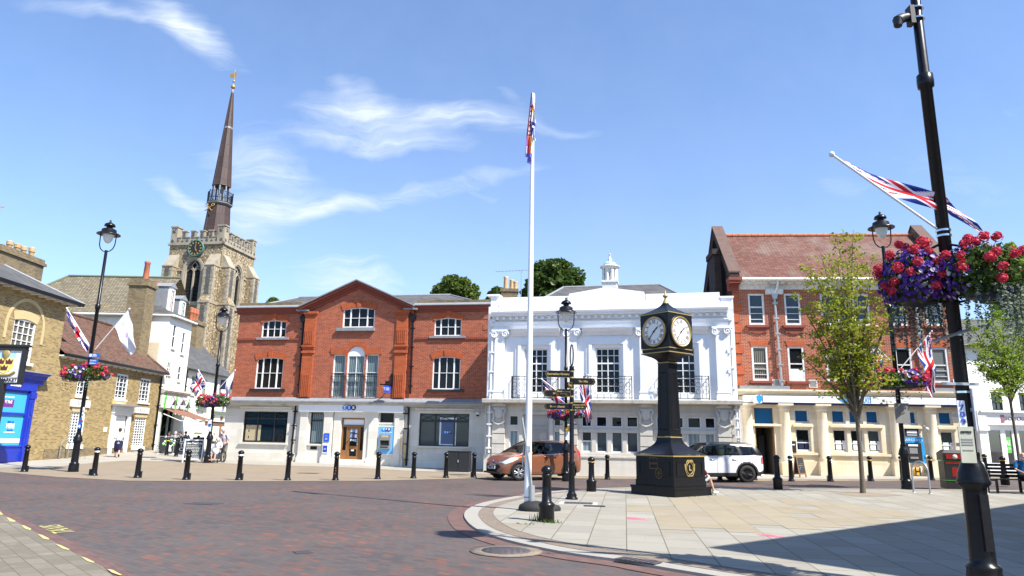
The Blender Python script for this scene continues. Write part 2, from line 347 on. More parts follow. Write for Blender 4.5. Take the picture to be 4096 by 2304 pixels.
def make_sky():
    t=W.node_tree; n=t.nodes; L=t.links.new
    bg=n['Background']; bg.inputs['Strength'].default_value=.104
    sky=n.new('ShaderNodeTexSky'); sky.sky_type='NISHITA'; sky.sun_disc=False; sky.sun_elevation=SUN_EL; sky.sun_rotation=math.atan2(sh.x,sh.y); sky.air_density=1.0; sky.dust_density=.35; sky.ozone_density=2.2; sky.altitude=50
    def m(op,a,b=0,c=None,cl=False):
        x=n.new('ShaderNodeMath'); x.operation=op; x.use_clamp=cl
        for i,v in enumerate((a,b) if c is None else (a,b,c)):
            if hasattr(v,'node'): L(v,x.inputs[i])
            else: x.inputs[i].default_value=v
        return x.outputs[0]
    tc=n.new('ShaderNodeTexCoord'); sp=n.new('ShaderNodeSeparateXYZ'); L(tc.outputs['Generated'],sp.inputs[0])
    dy=m('MAXIMUM',sp.outputs[1],.05); a=m('DIVIDE',sp.outputs[0],dy); b=m('DIVIDE',sp.outputs[2],dy)
    cb=n.new('ShaderNodeCombineXYZ'); L(a,cb.inputs[0]); L(b,cb.inputs[1])
    def noi(vec,sx,sy,rot,scale,det,rough=.6,dist=0):
        mp=n.new('ShaderNodeMapping'); mp.inputs['Rotation'].default_value=(0,0,rot); mp.inputs['Scale'].default_value=(sx,sy,1); L(vec,mp.inputs[0])
        q=n.new('ShaderNodeTexNoise'); q.inputs['Scale'].default_value=scale; q.inputs['Detail'].default_value=det; q.inputs['Roughness'].default_value=rough; q.inputs['Distortion'].default_value=dist; L(mp.outputs[0],q.inputs['Vector']); return q
    wn=noi(cb.outputs[0],1,1,0,5,3)
    wv=n.new('ShaderNodeVectorMath'); wv.operation='MULTIPLY_ADD'; L(wn.outputs['Color'],wv.inputs[0]); wv.inputs[1].default_value=(.10,.10,0); wv.inputs[2].default_value=(-.05,-.05,0)
    av=n.new('ShaderNodeVectorMath'); av.operation='ADD'; L(cb.outputs[0],av.inputs[0]); L(wv.outputs[0],av.inputs[1]); P=av.outputs[0]
    s2=n.new('ShaderNodeSeparateXYZ'); L(P,s2.inputs[0]); pa,pb=s2.outputs[0],s2.outputs[1]
    # streaks: two ends in photo pixels (2576 wide), half width px, strength
    ST=[((120,5),(420,70),26,.55),((380,20),(560,128),34,.9),((430,20),(520,90),50,.4),((800,262),(1060,292),48,.85),((1000,290),(1330,318),40,.75),((850,190),(940,240),32,.45),((760,330),(1110,372),30,.85),
        ((1240,215),(1310,260),22,.35),((410,470),(530,545),34,.8),((560,380),(760,470),70,.9),((640,545),(900,515),34,.85),((880,515),(1330,430),24,.6),((560,560),(720,620),70,.65),((760,690),(1010,730),55,.9),((1230,610),(1330,592),14,.35),
        ((1180,480),(1300,505),10,.3),((1370,330),(1560,320),14,.22),((2280,430),(2576,520),90,.35),((2050,470),(2200,490),60,.28),((1800,540),(2150,560),16,.2),((2480,300),(2576,260),24,.25),((120,300),(380,480),90,.10),((1700,620),(2000,600),40,.16)]
    tot=None
    for (x0,y0),(x1,y1),hw,A in ST:
        d0=ray(x0*1.59,y0*1.59); d1=ray(x1*1.59,y1*1.59); p0=Vector((d0.x/d0.y,d0.z/d0.y)); p1=Vector((d1.x/d1.y,d1.z/d1.y))
        c=(p0+p1)/2; dv=(p1-p0); su=dv.length*.62; sv=hw*1.59/FPX*1.05; dv.normalize()
        xa=m('SUBTRACT',pa,c.x); xb=m('SUBTRACT',pb,c.y)
        u=m('DIVIDE',m('ADD',m('MULTIPLY',xa,dv.x),m('MULTIPLY',xb,dv.y)),su); v=m('DIVIDE',m('SUBTRACT',m('MULTIPLY',xb,dv.x),m('MULTIPLY',xa,dv.y)),sv)
        e=m('MULTIPLY',m('EXPONENT',m('MULTIPLY',m('ADD',m('MULTIPLY',u,u),m('MULTIPLY',v,v)),-1)),A)
        tot=e if tot is None else m('ADD',tot,e)
    f1=noi(P,2.0,10,R(6),3.6,8,.66,.9); f2=noi(P,3,3,0,3.2,5,.6)
    fib=m('MULTIPLY',m('MULTIPLY_ADD',f1.outputs['Fac'],1.75,-.22,True),m('MULTIPLY_ADD',f2.outputs['Fac'],1.0,.35))
    cl=m('MULTIPLY',m('MULTIPLY',tot,fib),1.15,None,True)
    front=m('GREATER_THAN',sp.outputs[1],.05); cl=m('MULTIPLY',cl,front)
    # thin milky veil overall, stronger towards the horizon
    vl=m('ADD',m('MULTIPLY_ADD',f2.outputs['Fac'],.08,.02),m('MULTIPLY',m('EXPONENT',m('MULTIPLY',b,-4.5)),.48))
    mx=n.new('ShaderNodeMix'); mx.data_type='RGBA'; L(m('MAXIMUM',cl,vl),mx.inputs[0]); tn=n.new('ShaderNodeMix'); tn.data_type='RGBA'; tn.blend_type='MULTIPLY'; tn.inputs[0].default_value=1; L(sky.outputs[0],tn.inputs[6]); tn.inputs[7].default_value=(.84,1.02,1.24,1); L(tn.outputs[2],mx.inputs[6]); mx.inputs[7].default_value=CLOUD+(1,)
    L(mx.outputs[2],bg.inputs['Color'])
CLOUD=(4.9,5.4,6.0)
make_sky()
# ---------------------------------------------------------------- ground
def sheet(name, pts, mat, dz, skirt=0, step=1.6, kind='structure'):
    bm=bmesh.new(); vs=[bm.verts.new((p[0],p[1],0)) for p in pts]; f=bm.faces.new(vs); bm.normal_update()
    if f.normal.z<0: f.normal_flip()
    bmesh.ops.triangulate(bm,faces=bm.faces[:])
    for ax in (0,1):
        lo=min(p[ax] for p in pts); hi=max(p[ax] for p in pts); k=math.ceil(max(lo,-40 if ax==0 else -4)/step)*step
        while k<min(hi,40 if ax==0 else 62):
            co=[0,0,0]; co[ax]=k; no=[0,0,0]; no[ax]=1
            bmesh.ops.bisect_plane(bm,geom=bm.verts[:]+bm.edges[:]+bm.faces[:],plane_co=co,plane_no=no); k+=step
    for v in bm.verts: v.co.z=G(v.co.x,v.co.y)+dz
    if skirt:
        be=[e for e in bm.edges if e.is_boundary]
        r=bmesh.ops.extrude_edge_only(bm,edges=be)
        for v in r['geom']:
            if isinstance(v,bmesh.types.BMVert): v.co.z-=skirt
    me=bpy.data.meshes.new(name); bm.to_mesh(me); bm.free(); me.materials.append(mat)
    o=bpy.data.objects.new(name,me); COL.objects.link(o); o['kind']=kind; return o
def xy(p): return (p.x,p.y)
def inset(pts,d):
    out=[]
    for i,p in enumerate(pts):
        a=Vector(pts[max(i-1,0)]); b=Vector(pts[min(i+1,len(pts)-1)]); t=(b-a).normalized(); out.append((p[0]-t.y*d,p[1]+t.x*d))
    return out
def smooth(pts,n=4):
    P=[Vector(p) for p in pts]; out=[]
    for i in range(len(P)-1):
        p0=P[max(i-1,0)];p1=P[i];p2=P[i+1];p3=P[min(i+2,len(P)-1)]
        for k in range(n):
            t=k/n; out.append(.5*((2*p1)+(p2-p0)*t+(2*p0-5*p1+4*p2-p3)*t*t+(3*p1-p0-3*p2+p3)*t**3))
    out.append(P[-1]); return [tuple(p) for p in out]
a=gnd(2810,2283)-gnd(2700,2100); SLABROT=math.atan2(a.y,a.x)-math.pi/2
a=gnd(*GL(1370,1170))-gnd(*GL(480,690)); KERBANG=math.atan2(a.y,a.x)
PV=[(0,(.070,.060,.059)),(.42,(.096,.080,.075)),(.60,(.112,.086,.077)),(.76,(.12,.073,.062)),(.9,(.165,.076,.055)),(1,(.21,.088,.06))]
M['road']=bricks('brick block paving',PV,(.055,.05,.042),w=.21,h=.105,m=.007,kind='ground',rot=R(38),big=(.45,1.05),rmul=.85,rough=.75,mottle=.12,bump=.25,stain=((.125,.112,.102),.33,.42,.75,.42),spots=((.24,.22,.19),9,.10,.5))
M['road_far']=M['road']
M['slabs']=bricks('concrete paving slabs',[(0,(.255,.235,.195)),(.5,(.29,.27,.225)),(.8,(.31,.295,.25)),(1,(.265,.235,.18))],(.10,.09,.055),w=.9,h=.6,m=.016,kind='ground',rot=-SLABROT+R(90),mottle=.05,bump=.2,rough=.85,stain=((.20,.18,.135),.7,.5,.75,.6),spots=((.10,.095,.085),2.6,.06,.7))
M['pale_slabs']=bricks('pale pavement slabs',[(0,(.31,.285,.24)),(1,(.36,.335,.285))],(.21,.19,.15),w=.9,h=.6,m=.012,kind='ground',mottle=.06,bump=.2,rough=.85,stain=((.31,.28,.22),.6,.55,.8,.5))
M['apron']=plain('resin bound gravel',(.235,.185,.125),.9,scale=.6,var=.12,bump=.3,bscale=60,dirt=((.185,.15,.105),.8))
M['kerb']=plain('pale granite kerb',(.30,.28,.24),.8,scale=5,var=.12,bump=.3)
M['setts']=bricks('brown edging bricks',[(0,(.19,.15,.115)),(1,(.25,.20,.155))],(.15,.12,.09),w=.2,h=.1,m=.01,kind='ground',mottle=.15)
M['red_setts']=bricks('dull red edging bricks',[(0,(.13,.075,.065)),(1,(.17,.10,.085))],(.08,.06,.055),w=.22,h=.11,m=.007,kind='ground',rot=-KERBANG,mottle=.15)
M['grey_blocks']=bricks('worn grey paving blocks',[(0,(.16,.14,.105)),(.6,(.20,.175,.135)),(1,(.23,.20,.15))],(.12,.10,.075),w=.42,h=.2,m=.014,kind='ground',rot=-KERBANG+R(0),mottle=.16,rough=.9,bump=.35,stain=((.33,.31,.26),1.5,.55,.75,.5))
M['gravel']=plain('tree pit gravel',(.26,.21,.15),.95,scale=40,var=.5,bump=.6)
def ground():
    xs=[-900,-300,-120,-70]+[-50+2*i for i in range(46)]+[44,60,90,160,400,900]; ys=[-300,-60,-20,-8]+[-4+2*i for i in range(34)]+[68,80,100,160,400,1500]
    b=MB(); n=len(xs)
    b.add([(x,y,G(x,y)) for y in ys for x in xs],[(j*n+i,j*n+i+1,(j+1)*n+i+1,(j+1)*n+i) for j in range(len(ys)-1) for i in range(n-1)],True)
    struct(b.build('road',M['road']))
    # flush apron and pavements beyond the road
    front=[xy(gnd(*p)) for p in [(-420,1872),(0,1889),(232,1909),(518,1924),(1000,1926),(1489,1924),(1895,1914),(2300,1914),(2562,1916),(3015,1925),(3550,1925),(3785,1921),(4096,1915),(4500,1905)]]
    sheet('apron',[(-60,front[0][1])]+front+[(60,44),(60,60),(-60,70)],M['apron'],.008)
    pav=[xy(gnd(*p)) for p in [(-420,1876),(0,1872),(232,1867),(360,1855),(497,1844),(787,1849),(1000,1860),(1412,1872),(1925,1896),(2300,1905),(2562,1908),(3015,1917),(3550,1918),(3785,1915),(4096,1909),(4500,1900)]]
    sheet('pavement',[(-60,pav[0][1])]+pav+[(60,46),(60,62),(-60,72)],M['pale_slabs'],.016)
    # slab-paved island with kerb
    isl=[GM(*p) for p in [(1225,310),(1240,345),(1270,375),(1330,410),(1480,460),(1700,510),(1900,545),(2160,580),(2400,625)]]
    far=[(4500,1966),(4096,1966),(3784,1963),(3426,1960),(3101,1959),(2879,1952),(2700,1953)]+[GM(*p) for p in [(2180,150),(1960,157),(1700,175),(1500,205),(1330,240),(1250,275)]]
    out=[xy(gnd(*p)) for p in far+isl]
    last=Vector(out[-1]); pv=Vector(out[-3]); d=(last-pv).normalized(); out+=[tuple(last+d*2.2),tuple(last+d*5+Vector((.4,.1)))]
    out=smooth(out,3); tail=[(13,-6),(40,-6),(40,out[0][1])]
    sheet('kerb',out+tail,M['kerb'],.045,skirt=.07)
    i1=inset(out,.30); i2=inset(out,.62)
    sheet('brick_edging',i1+tail,M['setts'],.050); sheet('island_paving',i2+tail,M['slabs'],.055)
    o2=inset(out,-.34); sheet('road_edging',o2+tail,M['red_setts'],.010)
    # near left pavement with flush red edging
    k0=[xy(gnd(*GL(*p))) for p in [(-330,290),(0,480),(480,690),(1150,1030),(1370,1170)]]; k1=[xy(gnd(*GL(*p))) for p in [(-330,345),(0,530),(560,830),(1050,1080),(1150,1170)]]
    for nm,kk,mm,dz in (('road_gutter',k0,M['red_setts'],.006),('near_pavement',k1,M['grey_blocks'],.012)):
        d=(Vector(kk[-1])-Vector(kk[-2])).normalized(); d0=(Vector(kk[0])-Vector(kk[1])).normalized()
        sheet(nm,[tuple(Vector(kk[0])+d0*10)]+kk+[tuple(Vector(kk[-1])+d*8),(-14,-4),(-50,8)],mm,dz)
    b=MB()
    for q in [((-60,500),(-10,505),(32,545),(0,548)),((62,572),(88,577),(160,612),(150,622),(100,618)),((215,655),(250,660),(322,695),(310,708),(255,692)),((385,748),(430,757),(506,795),(498,808),(440,796)),((568,853),(620,862),(716,908),(704,916),(640,900)),((828,983),(880,995),(972,1040),(960,1050),(900,1032)),((1102,1113),(1160,1122),(1255,1175),(1230,1178),(1150,1150))]:
        pp=[gnd(*GL(*p)) for p in q]; b.add([(p.x,p.y,p.z+.018) for p in pp],[tuple(range(len(pp)-1,-1,-1))])
    struct(b.build('yellow_kerb_marking',M['road_yellow']))
    p0=gnd(*GL(425,662)); p1=gnd(*GL(590,742)); c=gnd(*GL(596,690)); dv=p0-p1; th=((gnd(*GL(770,718))-p1).length+(gnd(*GL(600,640))-p0).length)/2
    t=text('TAXIS',th/.72,M['road_yellow'],None,(c.x,c.y,.0115),(0,0,math.atan2(dv.y,dv.x)),.001,dv.length,'taxi_lettering_marking'); t['kind']='structure'
    # covers and patches in the ground
    def cover(name,label,px,rx,ry,mat,dz,rim=None,rz=0,square=False):
        p=gnd(*px); g=thing(name,label,'drain cover' if 'drain' in label else 'manhole cover',(p.x,p.y,p.z+dz),rz)
        b=MB(); 
        if square: b.box(-rx,rx,-ry,ry,0,.006)
        else: b.lathe([(rx,0),(rx,.006),(.001,.006)],32)
        for i in range(-3,4):
            for j in range(-3,4):
                if square or i*i+j*j<11: b.box(i*rx*.25-rx*.06,i*rx*.25+rx*.06,j*ry*.25-ry*.06,j*ry*.25+ry*.06,.006,.010)
        b.build('lid',mat,g)
        if rim:
            b=MB()
            if square: b.box(-rx-.12,rx+.12,-ry-.1,ry+.1,-.003,.002)
            else: b.lathe([(rx+.17,-.004),(rx+.17,.003),(rx,.003)],32)
            b.build('surround',rim,g)
    iron=plain('rusty cast iron',(.075,.062,.065),.6,scale=14,var=.4)
    cover('manhole_cover','round iron manhole cover with pale collar by the curved kerb',GM(1465,510),.36,.36,iron,.012,M['setts'])
    cover('square_manhole_cover','square rusty cover in the paving by the signpost',GM(1880,247),.36,.30,iron,.06,M['stone_trim'],R(-8),True)
    cover('dark_manhole_cover','small dark cover set just right of the square rusty cover',GM(1972,264),.26,.14,M['dark_plastic'],.06,None,R(-6),True)
    cover('drain_cover','tiny square drain cover alone in the block paving',GM(305,515),.12,.12,iron,.004,None,R(30),True)
    cover('road_drain_cover','dark drain cover in the road in front of the bollards',GL(2095,425),.38,.22,iron,.004,None,R(-10),True)
    cover('apron_drain_cover','flat drain cover left of the bank steps',Z6(780,923),.45,.2,M['setts'],.02,None,R(-8),True)
    cover('kerb_drain_cover','slotted drain cover let into the island kerb',GM(2225,586),.30,.12,iron,.056,None,KERBANG+R(8),True)
    def patch(name,q,Z,mat,dz=.058):
        pp=[gnd(*Z(*p)) for p in q]; b=MB(); b.add([(p.x,p.y,p.z+dz) for p in pp],[tuple(range(len(pp)))]); o=b.build(name,mat); return struct(o)
    for q in ([(2153,328),(2200,330),(2285,342),(2270,347),(2165,342)],): patch('pink_paint_marking',q[::-1],GM,M['pink_paint'])
    patch('pink_paint_marking',[(600,555),(690,555),(812,575),(800,582),(640,565)][::-1],GR,M['pink_paint'])
    tan=bricks('buff paving slabs',[(0,(.275,.235,.165)),(.5,(.305,.26,.18)),(1,(.285,.25,.19))],(.17,.15,.10),w=.9,h=.6,m=.016,kind='ground',rot=-SLABROT+R(90),mottle=.07,rough=.85,stain=((.22,.175,.11),.8,.5,.75,.6),spots=((.11,.10,.08),2.6,.06,.7))
    cs,sn=math.cos(SLABROT-R(90)),math.sin(SLABROT-R(90))
    c=gnd(*GR(900,400)); q0=Vector((c.x*cs+c.y*sn,-c.x*sn+c.y*cs)); q0=Vector((round(q0.x/.9)*.9,round(q0.y/.6)*.6))
    b=MB(); cells=set()
    for i in range(-6,7):
        for j in range(-6,7):
            p=Vector((q0.x+i*.9+.45,q0.y+j*.6+.3)); w=(p.x*cs-p.y*sn,p.x*sn+p.y*cs); v=Vector(w)-E0.xy
            # stays within the area the buff slabs cover
            u=gnd(*GR(20,300)); 
            inside=False; poly=[xy(gnd(*GR(*z))) for z in [(-300,370),(-40,520),(400,530),(1050,520),(1580,480),(1780,420),(1300,320),(900,300),(500,270),(60,280),(-150,300)]]
            for a_,b_ in zip(poly,poly[1:]+poly[:1]):
                if (a_[1]>w[1])!=(b_[1]>w[1]) and w[0]<(b_[0]-a_[0])*(w[1]-a_[1])/(b_[1]-a_[1])+a_[0]: inside=not inside
            if inside and rnd.random()<.86:
                o=.45 if (round((q0.y+j*.6)/.6)%2) else 0
                cor=[(q0.x+i*.9+o+e*.9,q0.y+j*.6+h*.6) for e,h in ((0,0),(1,0),(1,1),(0,1))]
                b.add([(x*cs-y*sn,x*sn+y*cs,G(x*cs-y*sn,x*sn+y*cs)+.059) for x,y in cor],[(0,1,2,3)])
    struct(b.build('buff_paving',tan))
    pit=[xy(gnd(*GR(*p))) for p in [(1175,240),(1400,232),(1690,255),(1560,264),(1330,264)]]
    sheet('tree_pit_gravel',pit[::-1],M['gravel'],.060)
ground()
def weeds(px,n,spread,h,seed):
    q=random.Random(seed); p=gnd(*px); b=MB()
    for i in range(n):
        x,y=q.gauss(0,spread),q.gauss(0,spread*.5); a=q.uniform(0,6.28); l=h*q.uniform(.4,1); w=.012
        b.add([(x-w*math.cos(a),y-w*math.sin(a),0),(x+w*math.cos(a),y+w*math.sin(a),0),(x+q.gauss(0,.04),y+q.gauss(0,.04),l)],[(0,1,2)])
    o=b.build('weeds',M['weed']); o.location=(p.x,p.y,p.z+.05); tag(o,WL[seed],'weeds'); o['kind']='stuff'; return o
WL=['green weed tuft right of the stout bollard foot','tall wispy weed left of the stout bollard foot','low weed patch left of the stout bollard','weed clump at the right corner of the clock step','tiny weed at the front of the clock step','weeds along the foot of the low brick house below the cycle stand','sparse weeds by the white door of the low brick house']
M['weed']=leafmat('weed green',(.10,.17,.03),(.17,.22,.05))
for i,(px,n,s,h) in enumerate([(GM(1715,362),60,.10,.12),(GM(1645,350),30,.06,.22),(GM(1590,372),25,.12,.05),(GR(230,255),70,.12,.25),(GR(130,268),15,.15,.06),(L2(480,1050),90,.8,.18),(L2(1180,1000),40,.6,.12)]): weeds(px,n,s,h,i)
# ---------------------------------------------------------------- building helpers (frame: x along the facade, y into the building, z up)
class Fr:
    def __init__(s, name, label, cat, p0, az, z0=0, group=None):
        s.p=Vector((p0[0],p0[1],z0)); s.az=az; s.o=thing(name,label,cat,s.p,az,group)
        s.d=Vector((math.cos(az),math.sin(az),0)); s.n=Vector((math.sin(az),-math.cos(az),0)); s.inv=Matrix.Translation(s.p)@Matrix.Rotation(az,4,'Z'); s.inv=s.inv.inverted()
    def uz(s, px, py, y=0):
        r=ray(px,py); q=s.p-s.n*y; t=((q-E0).dot(s.n))/r.dot(s.n); l=s.inv@(E0+r*t); return l.x,l.z
    def rect(s, Z, x0,x1,y0,y1, y=0):
        xm,ym=(x0+x1)/2,(y0+y1)/2
        return s.uz(*Z(x0,ym),y)[0], s.uz(*Z(x1,ym),y)[0], s.uz(*Z(xm,y1),y)[1], s.uz(*Z(xm,y0),y)[1]
    def u(s,Z,x,y,d=0): return s.uz(*Z(x,y),d)[0]
    def z(s,Z,x,y,d=0): return s.uz(*Z(x,y),d)[1]
def arc(u0,u1,zs,rise,n=10):
    """points along a segmental arch from right spring to left spring"""
    w=(u1-u0)/2; c=(u0+u1)/2
    if rise<1e-4: return [(u1,zs),(u0,zs)]
    r=(w*w+rise*rise)/(2*rise); cz=zs+rise-r; a=math.asin(min(1,w/r)); a=a if rise<=w else math.pi-a
    return [(c+r*math.sin(a-2*a*i/n),cz+r*math.cos(a-2*a*i/n)) for i in range(n+1)]
def wall(fr, name, mat, u0,u1,z0,z1, holes=(), rev=.14, y=0, sides=None, parent=None, revmat=None):
    """facade sheet with openings (u0,u1,z0,z1,rise); sides=(depth) closes the block"""
    b=MB(); hs=[tuple(h)+(0,)*(5-len(h)) for h in holes]
    us=sorted(set([u0,u1]+[min(max(v,u0),u1) for h in hs for v in h[:2]])); zs=sorted(set([z0,z1]+[min(max(v,z0),z1) for h in hs for v in h[2:4]]))
    for i in range(len(us)-1):
        for j in range(len(zs)-1):
            cu,cz=(us[i]+us[i+1])/2,(zs[j]+zs[j+1])/2
            if any(h[0]<cu<h[1] and h[2]<cz<h[3] for h in hs): continue
            b.quad((us[i],y,zs[j]),(us[i+1],y,zs[j]),(us[i+1],y,zs[j+1]),(us[i],y,zs[j+1]))
    for a,c,e,f,rise in hs:
        r=rev
        if revmat: b.mi=1
        sp=f-rise
        b.quad((a,y,e),(a,y,sp),(a,y+r,sp),(a,y+r,e)); b.quad((c,y,sp),(c,y,e),(c,y+r,e),(c,y+r,sp)); b.quad((c,y,e),(a,y,e),(a,y+r,e),(c,y+r,e))
        P=arc(a,c,sp,rise)
        for p,q in zip(P,P[1:]): b.quad((p[0],y,p[1]),(q[0],y,q[1]),(q[0],y+r,q[1]),(p[0],y+r,p[1]))
        b.mi=0
        if rise>1e-4:
            k=len(P)//2
            for i in range(k): b.add([(c,y,f),(P[i+1][0],y,P[i+1][1]),(P[i][0],y,P[i][1])],[(0,1,2)])
            for i in range(k,len(P)-1): b.add([(a,y,f),(P[i+1][0],y,P[i+1][1]),(P[i][0],y,P[i][1])],[(0,1,2)])
            b.add([(c,y,f),(a,y,f),(P[k][0],y,P[k][1])],[(0,1,2)])
    if sides:
        D=sides
        b.quad((u0,y,z0),(u0,y,z1),(u0,D,z1),(u0,D,z0)); b.quad((u1,y,z1),(u1,y,z0),(u1,D,z0),(u1,D,z1)); b.quad((u1,D,z0),(u0,D,z0),(u0,D,z1),(u1,D,z1)); b.quad((u0,y+.02,z1),(u1,y+.02,z1),(u1,D,z1),(u0,D,z1))
    return b.build(name,[mat,revmat] if revmat else mat,parent or fr.o)
def window(fr, u0,u1,z0,z1, y=.10, fw=.06, cols=(), rows=(), rise=0, mat=None, pane=None, bar=.028, big=(), bigw=.07, sill=None, label=None, parent=None, back=None):
    """sash window: frame, thin bars at fractions, heavy mullions at 'big' fractions; pane and sill are its sub-parts"""
    mat=mat or M['white_paint']; b=MB(); sp=z1-rise; d0,d1=y-.05,y+.05
    b.box(u0,u0+fw,d0,d1,z0,sp); b.box(u1-fw,u1,d0,d1,z0,sp); b.box(u0+fw,u1-fw,d0,d1,z0,z0+fw*1.2)
    P=arc(u0,u1,sp,rise); c=(u0+u1)/2
    if rise<1e-4: b.box(u0+fw,u1-fw,d0,d1,z1-fw,z1)
    else:
        w=(u1-u0)/2; Q=arc(u0+fw,u1-fw,sp,max(.02,rise-fw))
        for i in range(len(P)-1):
            b.prism([P[i],P[i+1],Q[i+1],Q[i]][::-1],d0,d1)
    def top(u):
        if rise<1e-4: return z1-fw
        w=(u1-u0)/2; r=(w*w+rise*rise)/(2*rise); return sp+rise-r+math.sqrt(max(0,r*r-(u-c)**2))-fw*.6
    W,H=u1-u0,z1-z0
    for f in big: u=u0+W*f; b.box(u-bigw/2,u+bigw/2,d0+.01,d1-.01,z0+fw,top(u))
    for f in cols: u=u0+W*f; b.box(u-bar/2,u+bar/2,y-.03,y+.03,z0+fw,top(u))
    for f in rows:
        z=z1-H*f if not isinstance(f,tuple) else z1-H*f[0]; bw=bar if not isinstance(f,tuple) else f[1]
        b.box(u0+fw,u1-fw,y-.037,y+.037,z-bw/2,z+bw/2)
    w=b.build('window',mat,parent or fr.o)
    if label: w['label']=label
    g=MB(); P2=arc(u0+.01,u1-.01,sp-.01,rise) if rise>1e-4 else [(u1-.01,z1-.01),(u0+.01,z1-.01)]
    pts=[(u0+.01,z0+.01),(u1-.01,z0+.01)]+P2
    g.add([(p[0],y+.012,p[1]) for p in pts],[tuple(range(len(pts)))])
    g.build('pane',pane or M['glass'],w)
    if sill:
        pr,th,ov,sm=sill; s=MB(); s.prism([(u0-ov,z0-th),(u1+ov,z0-th),(u1+ov,z0-.005),(u0-ov,z0-.005)],-pr,y-.051); s.build('sill',sm,w)
    return w
def archband(fr,u0,u1,zs,rise,th,mat,proud=.03,name='window_arch',ov=.12,key=0,y=0,parent=None):
    b=MB(); P=arc(u0-ov*.0,u1+ov*.0,zs,rise,14)
    c=(u0+u1)/2; w=(u1-u0)/2; r=(w*w+rise*rise)/(2*rise) if rise>1e-4 else 1e6; cz=zs+rise-r
    Q=[]
    for p in P:
        v=Vector((p[0]-c,p[1]-cz)).normalized(); Q.append((p[0]+v.x*th,p[1]+v.y*th))
    for i in range(len(P)-1): b.prism([P[i],Q[i],Q[i+1],P[i+1]],y-proud,y+.05)
    if key: b.prism([(c-key*.45,zs+rise),(c+key*.45,zs+rise),(c+key*.6,zs+rise+th*1.12),(c-key*.6,zs+rise+th*1.12)],y-proud-.04,y)
    return b.build(name,mat,parent or fr.o)
def pipe(fr, pts, r=.05, mat=None, hopper=True, name='drainpipe', clips=4, parent=None):
    b=MB(); b.tube(pts,r,8)
    a,e=Vector(pts[0]),Vector(pts[-1])
    if hopper: b.prism([(a.x-.09,a.z-.25),(a.x+.09,a.z-.25),(a.x+.17,a.z),(a.x+.17,a.z+.1),(a.x-.17,a.z+.1),(a.x-.17,a.z)],a.y-.12,a.y+.07)
    for i in range(clips):
        p=a.lerp(e,(i+.6)/clips); b.box(p.x-r*2.2,p.x+r*2.2,p.y-r*1.4,p.y+r,p.z-.035,p.z+.035)
    return b.build(name,mat or M['black_paint'],parent or fr.o)
def moulding(fr,name,mat,u0,u1,prof,parent=None,ends=True):
    """profile (protrusion, z) swept along u; prof from bottom to top, wall at y=0"""
    b=MB(); n=len(prof); pts=[(-p,z) for p,z in prof]
    P=[(0.03,prof[0][1])]+pts+[(0.03,prof[-1][1])]; n=len(P)
    b.add([(u0,y,z) for y,z in P]+[(u1,y,z) for y,z in P],[(i,i+n,i+1+n,i+1) for i in range(n-1)]+[tuple(range(n)),tuple(range(2*n-1,n-1,-1))])
    return b.build(name,mat,parent or fr.o)
def pots(b, xs, y, z, r=.13, h=.7, style=0):
    for i,x in enumerate(xs):
        p=[(r*.95,0),(r*.85,h*.55),(r*1.05,h*.6)]
        for k in range(4): p+=[(r*1.15,h*(.62+.09*k)),(r*1.15,h*(.67+.09*k)),(r*.95,h*(.68+.09*k))]
        if style: p=[(r,0),(r*.85,h*.8),(r*1.1,h*.84),(r*1.1,h)]
        b.lathe(p+[(r*.6,h*1.0),(.01,h*.9)],10,(x,y,z))
def scroll_rail(b, u0,u1,y,z0,z1,n,t=.016):
    b.box(u0,u1,y-.015,y+.015,z1-.03,z1); b.box(u0,u1,y-.012,y+.012,z0+.03,z0+.055); b.box(u0,u1,y-.012,y+.012,z1-.16,z1-.135)
    for i in range(n+1):
        u=u0+(u1-u0)*i/n; b.box(u-t/2,u+t/2,y-t/2,y+t/2,z0,z1)
    w=(u1-u0)/n
    for i in range(n):
        c=u0+w*(i+.5); h=(z0+z1)/2
        for s in (-1,1):
            pts=[(c+s*w*.42*math.cos(a)*(1-.0*a),y,h+(z1-z0)*.17*math.sin(a)+s*.0) for a in [k*math.pi/4 for k in range(9)]]
        b.tube([(c+w*.36*math.cos(k*math.pi/4),y,z0+(z1-z0)*.32+w*.36*math.sin(k*math.pi/4)) for k in range(9)],t*.45,4,False)
        b.tube([(c+w*.36*math.cos(k*math.pi/4),y,z0+(z1-z0)*.62+w*.36*math.sin(k*math.pi/4)) for k in range(9)],t*.45,4,False)
def hiproof(fr,name,mat,u0,u1,y0,y1,ze,r0,r1,yr,zr,parent=None,ridge=None):
    b=MB(); b.quad((u0,y0,ze),(u1,y0,ze),(r1,yr,zr),(r0,yr,zr)); b.quad((u1,y1,ze),(u0,y1,ze),(r0,yr,zr),(r1,yr,zr)); b.add([(u0,y1,ze),(u0,y0,ze),(r0,yr,zr)],[(0,1,2)]); b.add([(u1,y0,ze),(u1,y1,ze),(r1,yr,zr)],[(0,1,2)])
    o=b.build(name,mat,parent or fr.o)
    c=MB(); rm=ridge or M['lead']
    c.tube([(r0,yr,zr),(r1,yr,zr)],.09,8)
    for p,q in (((u0,y0,ze),(r0,yr,zr)),((u1,y0,ze),(r1,yr,zr))): c.tube([p,q],.07,6)
    c.build('ridge_capping',rm,o); return o
def roundel(fr,u,z,r,y,mat,letter,lm,parent):
    b=MB(Matrix.Translation((u,y,z))@Matrix.Rotation(R(90),4,'X')); b.lathe([(r,0),(r,.03),(.001,.03)],28,smooth=False); o=b.build('emblem_disc',mat,parent)
    text(letter,r*1.45,lm,o,(u,y-.034,z),(R(90),0,0),.004,None,'lettering',thick=.012); return o
